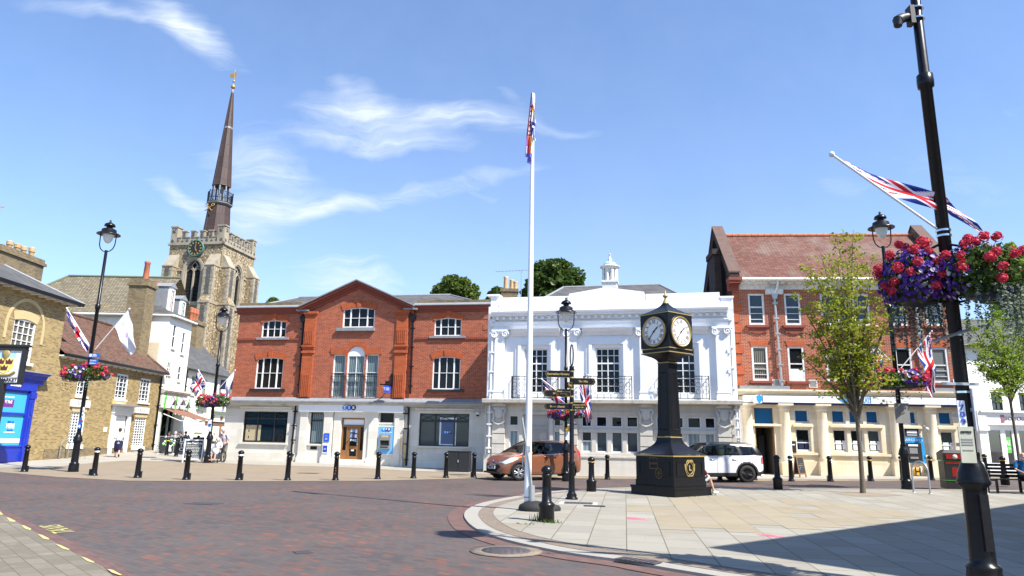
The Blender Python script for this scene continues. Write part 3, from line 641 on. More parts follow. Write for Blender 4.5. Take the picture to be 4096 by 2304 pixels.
# ---------------------------------------------------------------- brick bank, centre of the picture
def bank():
    p1=gnd(1925,1878); az=R(-10); n=Vector((math.sin(az),-math.cos(az),0)); r=ray(912.8,1840); p0=E0+r*(((Vector((p1.x,p1.y,0))-E0).dot(n))/r.dot(n))
    f=Fr('brick_bank','red brick bank with central gable above a pale stone ground floor','building',p0,az,0); o=f.o
    U1=f.u(Z5,2450,1200); U0=f.u(Z5,60,1180); UL=(f.u(Z5,716,1160)+f.u(Z5,766,420))/2-.0; UR=(f.u(Z5,1692,1160)+f.u(Z5,1720,500))/2
    zl=(f.z(Z5,60,1188)+f.z(Z5,2450,1213))/2; zt=(f.z(Z5,95,368)+f.z(Z5,2490,328))/2; zp=zt+.34
    RB=M['red_brick']; RO=M['rubbed_brick']
    def W(x0,x1,y0,y1,y=0): return f.rect(Z5,x0,x1,y0,y1,y)
    wl2=W(345,572,470,634); wr2=W(1962,2215,447,618); wl1=W(288,540,818,1112); wr1=W(1943,2203,810,1118); wc=W(1105,1402,350,540,-.14)
    holes=[(a,b,c,d,.16) for a,b,c,d in (wl2,wr2,wl1,wr1)]
    # wings
    wall(f,'wall',RB,U0,UL,zl,zt,[h for h in holes if h[1]<UL],.16)
    wall(f,'wall',RB,UR,U1,zl,zt,[h for h in holes if h[0]>UR],.16)
    t0=W(1005,1120,790,1192,-.14); t1=W(1138,1300,712,1192,-.14); t2=W(1312,1430,790,1195,-.14)
    zb=zl+.02; tz=(t0[3]+t2[3])/2
    H=[(t0[0],t0[1],zb,tz,0),(t1[0],t1[1],zb,t1[3],(t1[1]-t1[0])/2),(t2[0],t2[1],zb,tz,0),wc+(.17,)]
    ca,za=f.uz(*Z5(1255,112),-.14); ge=zt+.05
    wall(f,'wall',RB,UL,UR,zl,ge,H,.18,-.14)
    gz=za-.42; b=MB(); b.add([(UL,-.14,ge),(UR,-.14,ge),(ca,-.14,gz)],[(0,1,2)]); b.quad((UL,-.14,zl),(UL,-.14,ge),(UL,0.0,ge),(UL,0,zl)); b.quad((UR,-.14,ge),(UR,-.14,zl),(UR,0,zl),(UR,0,ge)); b.build('gable',RB,o)
    b=MB(); D=9.5
    b.quad((U0,0,0),(U0,0,zt),(U0,D,zt),(U0,D,0)); b.quad((U1,0,zt),(U1,0,0),(U1,D,0),(U1,D,zt)); b.quad((U1,D,0),(U0,D,0),(U0,D,zt),(U1,D,zt)); b.build('side_wall',RB,o)
    # raking cornice of the gable
    for s,(ue,ux) in enumerate(((UL-.34,ca),(UR+.34,ca))):
        b=MB(); ze=ge-.12
        for k,(pr,lo,hi) in enumerate(((.10,-.42,-.25),(.20,-.25,-.12),(.34,-.12,.02))):
            b.prism([(ue,ze+lo),(ux,za+lo),(ux,za+hi),(ue,ze+hi)] if s==0 else [(ux,za+lo),(ue,ze+lo),(ue,ze+hi),(ux,za+hi)],-.14-pr,.3)
        b.build('raking_cornice',M['sill_brick'],o)
        b=MB(); b.prism([(ue-.04 if s==0 else ue+.04,ze+.02),(ux,za+.02),(ux,za+.09),(ue-.04 if s==0 else ue+.04,ze+.09)][::1 if s==0 else -1],-.55,.35); b.build('lead_flashing',M['lead'],o)
        b=MB(); k=-1 if s==0 else 1; uu=UL if s==0 else UR
        b.box(uu-.55*(s==0)-.0+(.0 if s==0 else -.25),uu+(.25 if s==0 else .55),-.36,.0,ge-.30,ge-.2); b.build('lead_capping',M['lead'],o)
    for a,c,k in ((U0-.14,UL-.36,0),(UR+.36,U1+.16,1)):
        moulding(f,'cornice',M['sill_brick'],a,c,[(.0,zt-.36),(.07,zt-.34),(.07,zt-.24),(.16,zt-.2),(.16,zt-.1),(.24,zt-.06),(.24,zt)])
        moulding(f,'lead_flashing',M['lead'],a-.03,c+.02,[(.30,zt+.003),(.30,zt+.04),(.12,zt+.17)])
        b=MB(); b.box(a+.1,c,-.06,.25,zt+.17,zp); b.build('parapet',M['old_brick'],o)
        b=MB(); zs=(f.z(Z5,95,655)+f.z(Z5,2460,637))/2; b.box(a+.1,c if k==0 else c-.1,-.06,.02,zs-.05,zs+.05); b.build('string_course',M['sill_brick'],o)
    # pilasters of rubbed brick
    for uc in (UL+.33,UR-.33):
        b=MB(); w=.34; y=-.22
        b.box(uc-w,uc+w,y,-.12,zl,ge-.55)
        for z in (zl+2.55,): b.box(uc-w-.05,uc+w+.05,y-.06,-.12,z,z+.12); b.box(uc-w-.03,uc+w+.03,y-.03,-.12,z+.25,z+.36); b.box(uc-w-.06,uc+w+.06,y-.07,-.12,z+.36,z+.46)
        b.box(uc-w-.05,uc+w+.05,y-.05,-.12,ge-.55,ge-.45); b.box(uc-w-.1,uc+w+.1,y-.1,-.12,ge-.45,ge-.31)
        for za_,zb_ in ((zl+.05,zl+1.35),(zl+3.1,zl+3.9)):
            for k in range(5): u=uc-w*.62+k*w*.31; b.box(u-.03,u+.03,y-.035,y,za_,zb_)
        b.build('pilaster',RO,o)
    # windows: narrow-wide-narrow sashes
    for (a,b_,c,d),pn,lb in ((wl2,'glass',None),(wr2,'glass',None),(wl1,'glass',None),(wr1,'glass',None)):
        tall=d-c>1.6
        window(f,a,b_,c,d,.10,.052,[.5],[.50 if not tall else .5],.14,pane=M[pn],big=(.235,.765),bigw=.075,sill=(.12,.13,.25,M['lead'] if not tall else M['dark_plastic']))
        archband(f,a-.03,b_+.03,d-.17,.17,.34,RO,.035,key=.25)
    w=window(f,*wc,-.04,.065,[.5],[.52],.15,pane=M['glass'],big=(.235,.765),bigw=.075); b=MB(); b.box(wc[0]-.28,wc[1]+.06,-.30,-.1,wc[2]-.2,wc[2]-.01); b.build('sill',M['lead'],w)
    archband(f,wc[0]-.03,wc[1]+.03,wc[3]-.18,.18,.34,RO,.035,key=.25,y=-.14)
    for (a,c,_,d) in (t0,t2): window(f,a,c,zb,tz,-.02,.06,[],[.42],pane=M['blind_v'])
    rr=(t1[1]-t1[0])/2; w=window(f,t1[0],t1[1],zb,t1[3]-rr,-.02,.06,[.5],[.42],pane=M['blind_v'])
    b=MB(); P=arc(t1[0],t1[1],t1[3]-rr,rr-.01,14); b.prism(P[::-1],-.07,0); b.build('arched_panel',M['white_paint'],w)
    archband(f,t1[0]-.02,t1[1]+.02,t1[3]-rr,rr,.26,RO,.035,y=-.14)
    for a,c in ((t0[0]-.15,t1[0]-.27),(t1[1]+.27,t2[1]+.15)):
        b=MB(); b.prism([(a,tz),(c,tz),(c,tz+.3),(a-.08,tz+.3)],-.175,-.14); b.build('flat_arch',RO,o)
    for a,c in ((t0[0],t0[1]),(t1[0],t1[1]),(t2[0],t2[1])):
        b=MB(); scroll_rail(b,a,c,-.18,zb,zb+1.35,4,.014); b.build('balcony_rail',M['black_paint'],o)
    for uu in (U1,):
        z=zl+.15
        while z<zt-.6: b=MB(); b.box(uu-.30,uu-.02,-.022,.0,z,z+.3); z+=.62; b.build('quoin',M['red_brick_b'],o)
    # lead-covered ledge and stone cornice
    moulding(f,'ledge',M['lead'],U0-.32,U1+.02,[(.42,zl-.28),(.42,zl-.2),(.10,zl+.01)])
    zc=zl-.28; moulding(f,'stone_cornice',M['stone_trim'],U0-.3,U1+.0,[(.08,zc-.38),(.08,zc-.22),(.2,zc-.18),(.28,zc-.1),(.40,zc-.06),(.40,zc-.003)])
    # ground floor
    AS=M['ashlar']; V0=U0-.26
    def Q(x0,x1,y0,y1,y=0): return f.rect(Z6,x0,x1,y0,y1,y)
    gl=Q(168,580,342,632); gr=Q(1818,2285,362,668); ns=Q(795,918,350,645); dr=Q(1082,1300,402,792); tw=Q(1455,1582,357,445)
    wall(f,'stone_wall',AS,V0,U1,-.4,zc-.2,[gl,gr,ns,dr,tw],.16,0)
    b=MB(); b.quad((V0,0,-.4),(V0,0,zc),(V0,9,zc),(V0,9,-.4)); b.quad((U1,0,zc),(U1,0,-.4),(U1,9,-.4),(U1,9,zc)); b.build('stone_return',AS,o)
    b=MB(); b.box(V0-.03,f.u(Z6,655,820),-.06,.0,-.4,.62); b.build('plinth',AS,o); b=MB(); b.box(f.u(Z6,1700,850),U1+.02,-.06,0,-.4,.62); b.build('plinth',AS,o)
    for q in (gl,gr):
        w=window(f,*q,.12,.05,[],[(.23,.10)],mat=M['dark_plastic'],pane=M['glass_grey'] if q is gr else M['glass'],big=(.315,.70),bigw=.07,sill=(.10,.1,.12,AS))
        b=MB()
        for a_,c_ in ((0,.315),(.315,.70),(.70,1)):
            ua,uc=q[0]+(q[1]-q[0])*a_,q[0]+(q[1]-q[0])*c_; zh=q[3]-.05; zlw=q[3]-(q[3]-q[2])*.22
            for s in (0,1): b.tube([(ua,.10,zh if s else zlw),(uc,.10,zlw if s else zh)],.014,5)
        b.build('glazing_cross',M['dark_plastic'],w)
        moulding(f,'window_surround',AS,q[0]-.25,q[1]+.25,[(.05,q[3]+.06),(.05,q[3]+.16),(.12,q[3]+.2),(.12,q[3]+.27)])
    w=window(f,*gl,.12,.001,pane=M['clear']) if False else None
    b=MB(); a=gl[0]+.12; h=(gl[3]-gl[2]); b.box(a,a+.95,.13,.131,gl[2]+.1,gl[2]+h*.56); b.build('cardboard_boxes',plain('buff card',(.44,.36,.22),.8),o)
    for i in range(3): b=MB(); b.box(a+.18,a+.24,.127,.13,gl[2]+.22+i*.36,gl[2]+.36+i*.36); b.build('box_slot',M['near_black'],o)
    b=MB(); u0=gr[0]+(gr[1]-gr[0])*.40; b.box(u0,u0+.95,.128,.131,gr[2]+.06,gr[2]+1.55); b.build('window_poster',M['sign_white'],o)
    b=MB(); b.box(u0+.09,u0+.86,.124,.128,gr[2]+.12,gr[2]+1.46); po=b.build('poster_print',plain('slate blue print',(.07,.12,.22),.4),o)
    for k,(l,mm) in enumerate(zip('TSB',('tsb_light','tsb_blue','navy'))): roundel(f,u0+.34+k*.14,gr[2]+.75,.075,.123,M[mm],l,M['sign_white'],po)
    window(f,*ns,.12,.05,[],[(.26,.08)],mat=M['dark_plastic'],pane=M['blind_v'],sill=(.10,.09,.14,AS)); window(f,*tw,.12,.05,[],[],mat=M['dark_plastic'],pane=M['glass'],sill=(.06,.08,.1,AS))
    b=MB(); q=Q(800,860,668,697); b.box(q[0],q[1],-.02,.02,q[2],q[3]); b.build('letter_box',M['black_paint'],o)
    for x0,x1 in ((700,772),(925,1003),(1348,1432),(1588,1672)):
        a,c=f.u(Z6,x0,600),f.u(Z6,x1,600); b=MB(); b.box(a,c,-.14,.0,-.3,zc-.62); b.box(a-.07,c+.07,-.2,0,-.4,.42); b.box(a-.03,c+.03,-.17,0,.42,.5); b.box(a-.04,c+.04,-.19,0,zc-.62,zc-.5); b.box(a-.08,c+.08,-.22,0,zc-.5,zc-.4)
        b.build('pilaster',AS,o)
    a,c=dr[0],dr[1]
    b=MB(); b.box(a-.42,a-.02,-.08,.05,-.2,dr[3]+.42); b.box(c+.02,c+.42,-.08,.05,-.2,dr[3]+.42); b.box(a-.02,c+.02,-.08,.05,dr[3]+.02,dr[3]+.42); b.build('door_surround',AS,o)
    b=MB(); b.box(a-.6,c+.5,-.75,0,-.3,.17+f.z(Z6,1180,832)*0); b.box(a-.25,c+.12,-.42,0,.17,dr[2]); b.build('door_step',AS,o)
    zd=dr[2]; ht=dr[3]-zd; b=MB(); y=.14
    b.box(a,a+.08,y-.06,y+.06,zd,dr[3]); b.box(c-.08,c,y-.06,y+.06,zd,dr[3]); b.box(a+.08,c-.08,y-.06,y+.06,dr[3]-.08,dr[3]); b.box(a+.08,c-.08,y-.06,y+.06,dr[3]-.5,dr[3]-.38)
    b.box(a+.3,a+.37,y-.05,y+.05,zd,dr[3]-.5); b.box(c-.32,c-.25,y-.05,y+.05,zd,dr[3]-.5); b.box(a+.08,a+.3,y-.05,y+.05,zd,zd+.5); b.box(c-.25,c-.08,y-.05,y+.05,zd,zd+.5); b.build('door_frame',M['oak'],o)
    dl,dr_=a+.375,c-.325; b=MB(); zz=dr[3]-.505
    b.box(dl,dl+.13,y-.03,y+.03,zd,zz); b.box(dr_-.13,dr_,y-.03,y+.03,zd,zz); b.box(dl+.13,dr_-.13,y-.03,y+.03,zd,zd+.18); b.box(dl+.13,dr_-.13,y-.03,y+.03,zz-.14,zz); b.box(dl+.13,dr_-.13,y-.03,y+.03,zd+.56,zd+.74)
    door=b.build('door',M['oak'],o); b=MB(); b.box(a+.08,c-.08,y+.02,y+.03,zd,dr[3]-.4); b.build('pane',M['glass'],door)
    b=MB(); b.tube([(dr_-.06,y-.03,zd+.8),(dr_-.06,y-.1,zd+.85),(dr_-.06,y-.1,zd+1.2),(dr_-.06,y-.03,zd+1.25)],.016,6); b.build('handle',M['chrome'],door)
    b=MB(); b.box(a+.08,c-.08,y-.02,y+.019,dr[3]-.38,dr[3]-.08); b.build('fanlight_panel',M['sign_white'],o)
    wd=dr_-dl-.26
    for k,(fx,fz,w_,h_,mm) in enumerate(((.02,.62,.28,.24,'sign_white'),(.36,.62,.28,.24,'tsb_light'),(.70,.58,.28,.24,'sign_white'),(.02,.36,.28,.22,'atm_blue'),(.36,.36,.26,.22,'purple'),(.66,.36,.32,.16,'sign_white'),(.05,.20,.2,.1,'sign_white'),(.36,.2,.28,.08,'sign_white'),(.68,.16,.28,.14,'atm_blue'),(.25,-.28,.42,.16,'sign_white'))):
        b=MB(); u=dl+.13+wd*fx; z=zd+.78+fz*1.15; b.box(u,u+wd*w_,y-.012,y-.008,z,z+h_*1.15); b.build('notice',M[mm],door)
    # fascia sign with three roundels
    s=Q(690,1672,262,346,-.25); sb=MB(); sb.box(s[0],s[1],-.25,-.02,s[2],s[3]); sg=sb.build('fascia_sign',M['sign_white'],o)
    rc=f.uz(*Z6(1163,306),-.27); k=abs(f.u(Z6,1227,306,-.27)-f.u(Z6,1101,306,-.27))
    for i,(l,mm) in enumerate(zip('TSB',('tsb_light','tsb_blue','navy'))): roundel(f,rc[0]+(i-1)*k*.325,rc[1],k*.18,-.252-.004*i,M[mm],l,M['sign_white'],sg)
    # cash machine
    q=Q(1432,1586,475,745,-.1); b=MB(); b.box(q[0],q[1],-.1,-.01,q[2],q[3]); at=b.build('cash_machine',M['sign_white'],o)
    b=MB(); b.box(q[0]+.03,q[1]-.03,-.106,-.1,q[2]+.03,q[3]-.05); b.build('blue_panel',M['atm_blue'],at)
    e=Q(1448,1552,558,690,-.1); b=MB(); b.box(e[0],e[1],-.2,-.106,e[2]+.45,e[3]); b.prism([(e[0],e[2]),(e[1],e[2]),(e[1],e[2]+.16),(e[0],e[2]+.16)],-.26,-.106); b.box(e[0],e[0]+.06,-.2,-.106,e[2]+.16,e[2]+.45); b.box(e[1]-.06,e[1],-.2,-.106,e[2]+.16,e[2]+.45); b.build('machine_surround',M['grey_plastic'],at)
    b=MB(); b.box(e[0]+.06,e[1]-.06,-.14,-.107,e[2]+.16,e[2]+.45); b.box(e[0]+.1,e[1]-.1,-.265,-.259,e[2]+.05,e[2]+.12); b.build('machine_screen',M['near_black'],at)
    b=MB(); b.box(e[0]+.12,e[1]-.12,-.206,-.2,e[3]-.16,e[3]-.04); b.build('instruction_plate',M['pale_arch'],at)
    for i,(l,mm) in enumerate(zip('TSB',('tsb_light','tsb_blue','navy'))): roundel(f,(q[0]+q[1])/2+(i-1)*.155,q[3]-.2,.09,-.108,M[mm],l,M['sign_white'],at)
    text('Cash machine',.13,M['sign_white'],at,((q[0]+q[1])/2,-.11,q[3]-.38),width=.62)
    for x0,x1,y0,y1,wh in ((925,975,545,625,0),(912,963,648,732,1)):
        q=Q(x0,x1,y0,y1,-.17); b=MB(); b.box(q[0],q[1],-.17,-.141,q[2],q[3]); n_=b.build('wall_notice',M['sign_white'] if wh else M['tsb_blue'],o)
        if wh: b=MB(); b.box(q[0]+.03,q[1]-.03,-.175,-.17,q[2]+.05,q[3]-.07); b.build('notice_print',plain('deep blue print',(.02,.05,.42),.4),n_)
        b=MB()
        for z in ([.25,.32,.4,.66] if not wh else [.4,.5]): b.box(q[0]+.08,q[1]-.1,-.179,-.176,q[2]+(q[3]-q[2])*z,q[2]+(q[3]-q[2])*(z+.03))
        b.build('notice_lines',M['sign_white'],n_)
    # hanging sign
    q=f.rect(Z5,1505,1550,1088,1150,-.7); b=MB(); b.box(q[0],q[1]-.05,-1.0,-.55,q[2],q[3]); hs=b.build('hanging_sign',M['tsb_blue'],o)
    text('TSB',.22,M['sign_white'],hs,((q[0]+q[1])/2,-1.003,(q[2]+q[3])/2),width=.34)
    b=MB(); u=f.u(Z5,1555,1040,-.2); z=f.z(Z5,1555,1078,-.5); b.box(u-.04,u+.08,-.2,-.14,z-.1,z+.65); b.tube([(u,-.16,z),(q[0]-.1,-1.1,z)],.035,6); b.tube([(u+.2,-.8,z-.02),(q[0]-.3,-.8,z+.02)],.045,6); b.box(q[0],q[0]+.22,-.85,-.7,z+.05,z+.2); b.build('sign_bracket',M['black_paint'],o)
    # pipes
    def P(Z,x,y,d=-.1): u,z=f.uz(*Z(x,y),d); return (u,d,z)
    pipe(f,[P(Z5,735,450),P(Z5,690,1150)],.055); pipe(f,[P(Z6,668,262),P(Z6,662,300),P(Z6,650,420),P(Z6,622,700),P(Z6,622,800)],.055,hopper=False)
    pipe(f,[P(Z5,1762,440),P(Z5,1735,1160)],.055); pipe(f,[P(Z6,1690,275,-.2),P(Z6,1722,310,-.12),P(Z6,1712,600),P(Z6,1697,850)],.055,hopper=False)
    c_=f.uz(*Z6(2368,370),-.1); b=MB(); b.lathe([(.11,.1),(.11,.0),(.04,-.02)],12,(c_[0],-.12,c_[1])); b.build('camera_mount',M['sign_white'],o); b=MB(); b.ball((c_[0],-.13,c_[1]-.02),.085); b.build('camera_dome',M['black_paint'],o)
    c_=f.u(Z6,1672,760); b=MB()
    for e_,g_ in (((c_-.16,.1),(c_-.12,1.75)),((c_+.1,.1),(c_+.1,1.75))): b.box(e_[0],e_[0]+.03,-.235,-.222,e_[1],g_[1])
    b.box(c_-.16,c_+.13,-.235,-.222,1.72,1.75); b.box(c_-.16,c_+.13,-.235,-.222,.62,.65); b.build('yellow_sticker_frame',M['yellow_band'],o)
    # roofs
    SL=M['slate']; zr=f.z(Z5,690,258,4.6); zr2=f.z(Z5,2110,236,4.6); zr=(zr+zr2)/2
    hiproof(f,'roof',SL,U0+.15,U1-.15,.35,9,zt+.12,f.u(Z5,690,255,4.6),f.u(Z5,2110,234,4.6),4.6,zr)
    b=MB(); b.quad((UL-.4,-.2,ge-.03),(ca,-.2,za+.05),(ca,5,za+.05),(UL-.4,5,ge-.03)); b.quad((ca,-.2,za+.05),(UR+.4,-.2,ge-.03),(UR+.4,5,ge-.03),(ca,5,za+.05)); b.build('gable_roof',SL,o)
    # black cabinet against the wall
    q=Q(2090,2274,747,912,-.55); g=gnd(*Z6(2180,912)); t=thing('utility_cabinet','low black double door cabinet standing against the bank wall','cabinet',g,az)
    w=(q[1]-q[0])/2; h=.98; b=MB(); b.box(-w,w,0,.45,0,h); b.box(-w-.02,w+.02,-.03,.47,h,h+.03); b.build('cabinet_body',M['black_matt'],t)
    for s in (0,1): b=MB(); b.box(-w+.03+s*w,-.02+s*w,-.015,.0,.05,h-.04); d_=b.build('door',M['black_matt'],t)
    b=MB(); b.box(-.02,.03,-.04,-.016,h*.48,h*.6); b.build('padlock',M['steel'],t)
    return f
BANK=bank()
# ---------------------------------------------------------------- white classical building
def white():
    p=gnd(1969,1890.7); p=gnd(1945,1890); az=R(-12.5)
    f=Fr('white_hall','white classical hall with giant pilasters over a grey stone ground floor','building',p,az,0); o=f.o
    WR=M['white_render']; D=11
    def W(x0,x1,y0,y1,y=0): return f.rect(Z7,x0,x1,y0,y1,y)
    U0=f.u(Z7,118,1000); U1=(f.u(Z7,2412,700)+f.u(Z7,2462,1300))/2
    zl=(f.z(Z8,205,235)+f.z(Z8,2250,230))/2; zlt=(f.z(Z8,205,207)+f.z(Z8,2255,203))/2
    zc=(f.z(Z7,195,640)+f.z(Z7,2370,592))/2; zar=(f.z(Z7,195,793)+f.z(Z7,2250,758))/2; zp=(f.z(Z7,300,495)+f.z(Z7,2285,432))/2
    gl=[W(458,682,972,1392),W(1127,1358,962,1390)]; h0=gl[1]; uc=(h0[0]+h0[1])/2; pitch=uc-(gl[0][0]+gl[0][1])/2; hw=(h0[1]-h0[0])/2
    wins=[(uc+k*pitch-hw,uc+k*pitch+hw,h0[2],h0[3]) for k in (-1,0,1)]
    wall(f,'wall',WR,U0,U1,zl-.02,zc,wins,.25)
    b=MB(); b.quad((U0,0,-.3),(U0,0,zp-.9),(U0,D,zp-.9),(U0,D,-.3)); b.quad((U1,0,zp-.3),(U1,0,-.3),(U1,D,-.3),(U1,D,zp-.3)); b.quad((U1,D,-.3),(U0,D,-.3),(U0,D,zc),(U1,D,zc)); b.quad((U0,.01,zc-.01),(U1,.01,zc-.01),(U1,D,zc-.01),(U0,D,zc-.01)); b.build('side_wall',WR,o)
    # pilasters with ionic capitals
    pu=[f.u(Z7,235,1000),f.u(Z7,905,1000),f.u(Z7,1590,1000),f.u(Z7,2305,1000)]; w=(f.u(Z7,1640,1000)-f.u(Z7,1540,1000))/2
    zt=(f.z(Z7,235,815)+f.z(Z7,2290,775))/2
    for u in pu:
        b=MB(); b.box(u-w,u+w,-.14,.0,zlt+.02,zt); b.box(u-w-.07,u+w+.07,-.22,0,zlt+.02,zlt+.22); b.box(u-w-.03,u+w+.03,-.18,0,zlt+.22,zlt+.34); b.box(u-w-.05,u+w+.05,-.2,0,zlt+.34,zlt+.42); b.build('pilaster',WR,o)
        b=MB(); b.box(u-w-.16,u+w+.16,-.24,0,zt-.02,zar-.0); b.box(u-w-.02,u+w+.02,-.2,0,zt-.14,zt-.02)
        for s in (-1,1):
            c=(u+s*(w+.02),-.2,zt-.16); b.tube([(c[0]+r_*math.cos(a),-.22,c[2]+r_*math.sin(a)) for r_,a in [(.19*(1-k/22),s*k*.55) for k in range(20)]],.03,5)
            mm=Matrix.Translation((c[0],-.2,c[2]))@Matrix.Rotation(R(90),4,'X'); c2=MB(mm); c2.lathe([(.17,-.18),(.17,.0),(.001,.0)],16); b.add([v for v in c2.v],c2.f)
        b.build('pilaster_capital',WR,o)
    # entablature
    moulding(f,'architrave',WR,U0+.28,U1-.3,[(.16,zar-.02),(.16,zar+.12),(.2,zar+.13),(.2,zar+.26),(.26,zar+.3),(.26,zar+.36),(.12,zar+.37)])
    b=MB(); b.box(U0+.3,U1-.32,-.12,.0,zar+.37,zc-.46); b.build('frieze',WR,o)
    ub=f.u(Z7,150,650,-.5); uc_=f.u(Z7,2370,592,-.5)
    moulding(f,'cornice',WR,ub,uc_,[(.14,zc-.46),(.18,zc-.40),(.2,zc-.24),(.42,zc-.22),(.42,zc-.12),(.5,zc-.08),(.52,zc)])
    n=34
    for i in range(n): b=MB(); u=ub+.3+(uc_-ub-.6)*i/(n-1); b.box(u-.07,u+.07,-.34,-.18,zc-.4,zc-.245); b.build('dentil',WR,o)
    # parapet in two heights with a raised pedimented centre
    a0,a1=f.u(Z7,868,560,-.1),f.u(Z7,1592,540,-.1); ue0,ue1=f.u(Z7,228,560),f.u(Z7,2290,520)
    zs=(f.z(Z7,300,548)+f.z(Z7,2270,500))/2
    for a,c in ((ue0,a0),(a1,ue1)):
        b=MB(); b.box(a,c,-.02,.5,zc,zs); b.box(a+.04,c,.05,.5,zs,zp); b.build('parapet',WR,o)
    zk=(f.z(Z7,880,478,-.1)+f.z(Z7,1590,452,-.1))/2; b=MB(); b.box(a0,a1,-.12,.5,zc,zk); b.build('centre_parapet',WR,o)
    zr=f.z(Z7,1222,402,.2); b=MB(); b.prism([(a0+.05,zk),(a1-.05,zk),(a1-.05,zk+.12),((a0+a1)/2,zr),(a0+.05,zk+.12)],.0,.6); b.build('pediment',WR,o)
    b=MB(); b.box(U0,ue0-.02,-.0,1,zc-.3,zc+.35); b.box(U0-.08,ue0+.0,-.06,1,zc+.9,zc+1.0); b.box(U0+.1,ue0-.0,.02,1,zc+.35,zc+.9); b.build('end_parapet',WR,o)
    b=MB(); b.box(ue1+.02,U1,-.0,1,zc-.3,zp-.3); b.box(ue1-.0,U1+.04,-.06,1,zp-.3,zp-.22); b.build('end_parapet',WR,o)
    # windows, surrounds, hoods, balconies
    for k,q in enumerate(wins):
        window(f,*q,.16,.07,[.25,.75],[.165,(.335,.07),.5,.667,.833],mat=M['white_paint'],pane=M['glass'],big=(.5,),bigw=.05,bar=.03)
        b=MB(); s=.30
        for e,y in ((.30,-.05),(.16,-.10)):
            b.box(q[0]-e-.16,q[0]-e,y,0,zlt+.02,q[3]+e+.02); b.box(q[1]+e,q[1]+e+.16,y,0,zlt+.02,q[3]+e+.02); b.box(q[0]-e-.16,q[1]+e+.16,y,0,q[3]+e+.02,q[3]+e+.2)
        b.build('window_surround',WR,o)
        hz=q[3]+.62
        moulding(f,'window_hood',WR,q[0]-.62,q[1]+.62,[(.06,hz),(.10,hz+.06),(.12,hz+.14),(.26,hz+.2),(.3,hz+.28),(.36,hz+.34)])
        b=MB(); scroll_rail(b,q[0]-.55,q[1]+.55,-.40,zlt+.03,zlt+1.12,7,.022)
        for u in (q[0]-.55,q[1]+.55):
            b.box(u-.012,u+.012,-.40,.0,zlt+1.08,zlt+1.11); b.box(u-.012,u+.012,-.40,.0,zlt+.06,zlt+.09)
            for j in range(3): b.box(u-.01,u+.01,-.3+.1*j,-.285+.1*j,zlt+.03,zlt+1.1)
        b.build('balcony_rail',M['black_paint'],o)
    # cupola
    c=f.uz(*Z7(1263,340),2.2); u=c[0]; zb=f.z(Z7,1265,408,2.2); z1=f.z(Z7,1265,335,2.2); z2=f.z(Z7,1265,222,2.2); z3=f.z(Z7,1265,155,2.2); z4=f.z(Z7,1265,75,2.2); hw=abs(f.u(Z7,1333,370,2.2)-f.u(Z7,1197,370,2.2))/2
    b=MB(); b.box(u-hw,u+hw,2.2-hw,2.2+hw,zb-1,z1-.16); b.box(u-hw-.05,u+hw+.05,2.15-hw,2.25+hw,z1-.16,z1-.04); b.build('cupola_base',M['worn_white'],o)
    r=hw*.86; b=MB()
    for k in range(8):
        a=math.pi/8+k*math.pi/4; b.tube([(u+r*math.cos(a),2.2+r*math.sin(a),z1-.05),(u+r*math.cos(a),2.2+r*math.sin(a),z2)],.11,4,smooth=False)
        a2=a+math.pi/4; A=Vector((u+r*math.cos(a),2.2+r*math.sin(a),0)); B=Vector((u+r*math.cos(a2),2.2+r*math.sin(a2),0))
        for lo,hi,fr_ in ((z1-.05,z1+.18,1),(z2-.22,z2,1)):
            b.quad((A.x,A.y,lo),(B.x,B.y,lo),(B.x,B.y,hi),(A.x,A.y,hi))
    b.build('cupola_lantern',M['worn_white'],o)
    b=MB(); b.lathe([(r*.78,z1-.05),(r*.78,z2)],8,(u,2.2,0),False,math.pi/8,math.pi/8+2*math.pi); b.build('louvres',plain('grey louvre',(.42,.43,.43),.7),o)
    b=MB(); b.lathe([(r+.02,z2-.02),(r+.2,z2+.06),(r+.2,z2+.1),(r*1.02,z2+.18)],24,(u,2.2,0)); b.build('cupola_cornice',M['worn_white'],o)
    b=MB(); hd=z3-z2-.16; b.lathe([(r*1.0*math.cos(t),z2+.16+hd*math.sin(t)) for t in [k*math.pi/16 for k in range(8)]]+[(.07,z3)],24,(u,2.2,0))
    for k in range(8): a=k*math.pi/4; b.tube([(u+r*1.01*math.cos(t)*math.cos(a),2.2+r*1.01*math.cos(t)*math.sin(a),z2+.17+hd*math.sin(t)) for t in [j*math.pi/12 for j in range(7)]],.025,4)
    b.build('dome',M['verdigris'],o)
    b=MB(); b.lathe([(.16,0),(.09,.08),(.13,.14),(.06,.2),(.045,(z4-z3)*.85),(.09,(z4-z3)*.9),(.05,(z4-z3)*.96),(.001,z4-z3)],10,(u,2.2,z3-.03)); b.build('finial',M['worn_white'],o)
    # roof
    zrd=(f.z(Z7,820,405,5)+f.z(Z7,1725,368,5))/2
    hiproof(f,'roof',M['slate'],f.u(Z7,585,482,.8),f.u(Z7,1968,440,.8),.8,10,zp-.1,f.u(Z7,822,405,5),f.u(Z7,1725,368,5),5,zrd)
    # pipes at both ends
    for Z,a,e in ((Z7,(165,720),(140,1440)),(Z7,(2385,660),(2418,1420))):
        p0=f.uz(*Z(*a),-.14); p1=f.uz(*Z(*e),-.14); pipe(f,[(p0[0],-.14,p0[1]),(p1[0],-.14,p1[1])],.055,M['white_paint'])
    for a,e in (((225,250),(215,640)),((2255,240),(2272,545))):
        p0=f.uz(*Z8(*a),-.1); p1=f.uz(*Z8(*e),-.1); pipe(f,[(p0[0],-.1,p0[1]),(p1[0],-.1,p1[1])],.055,M['white_paint'],hopper=False)
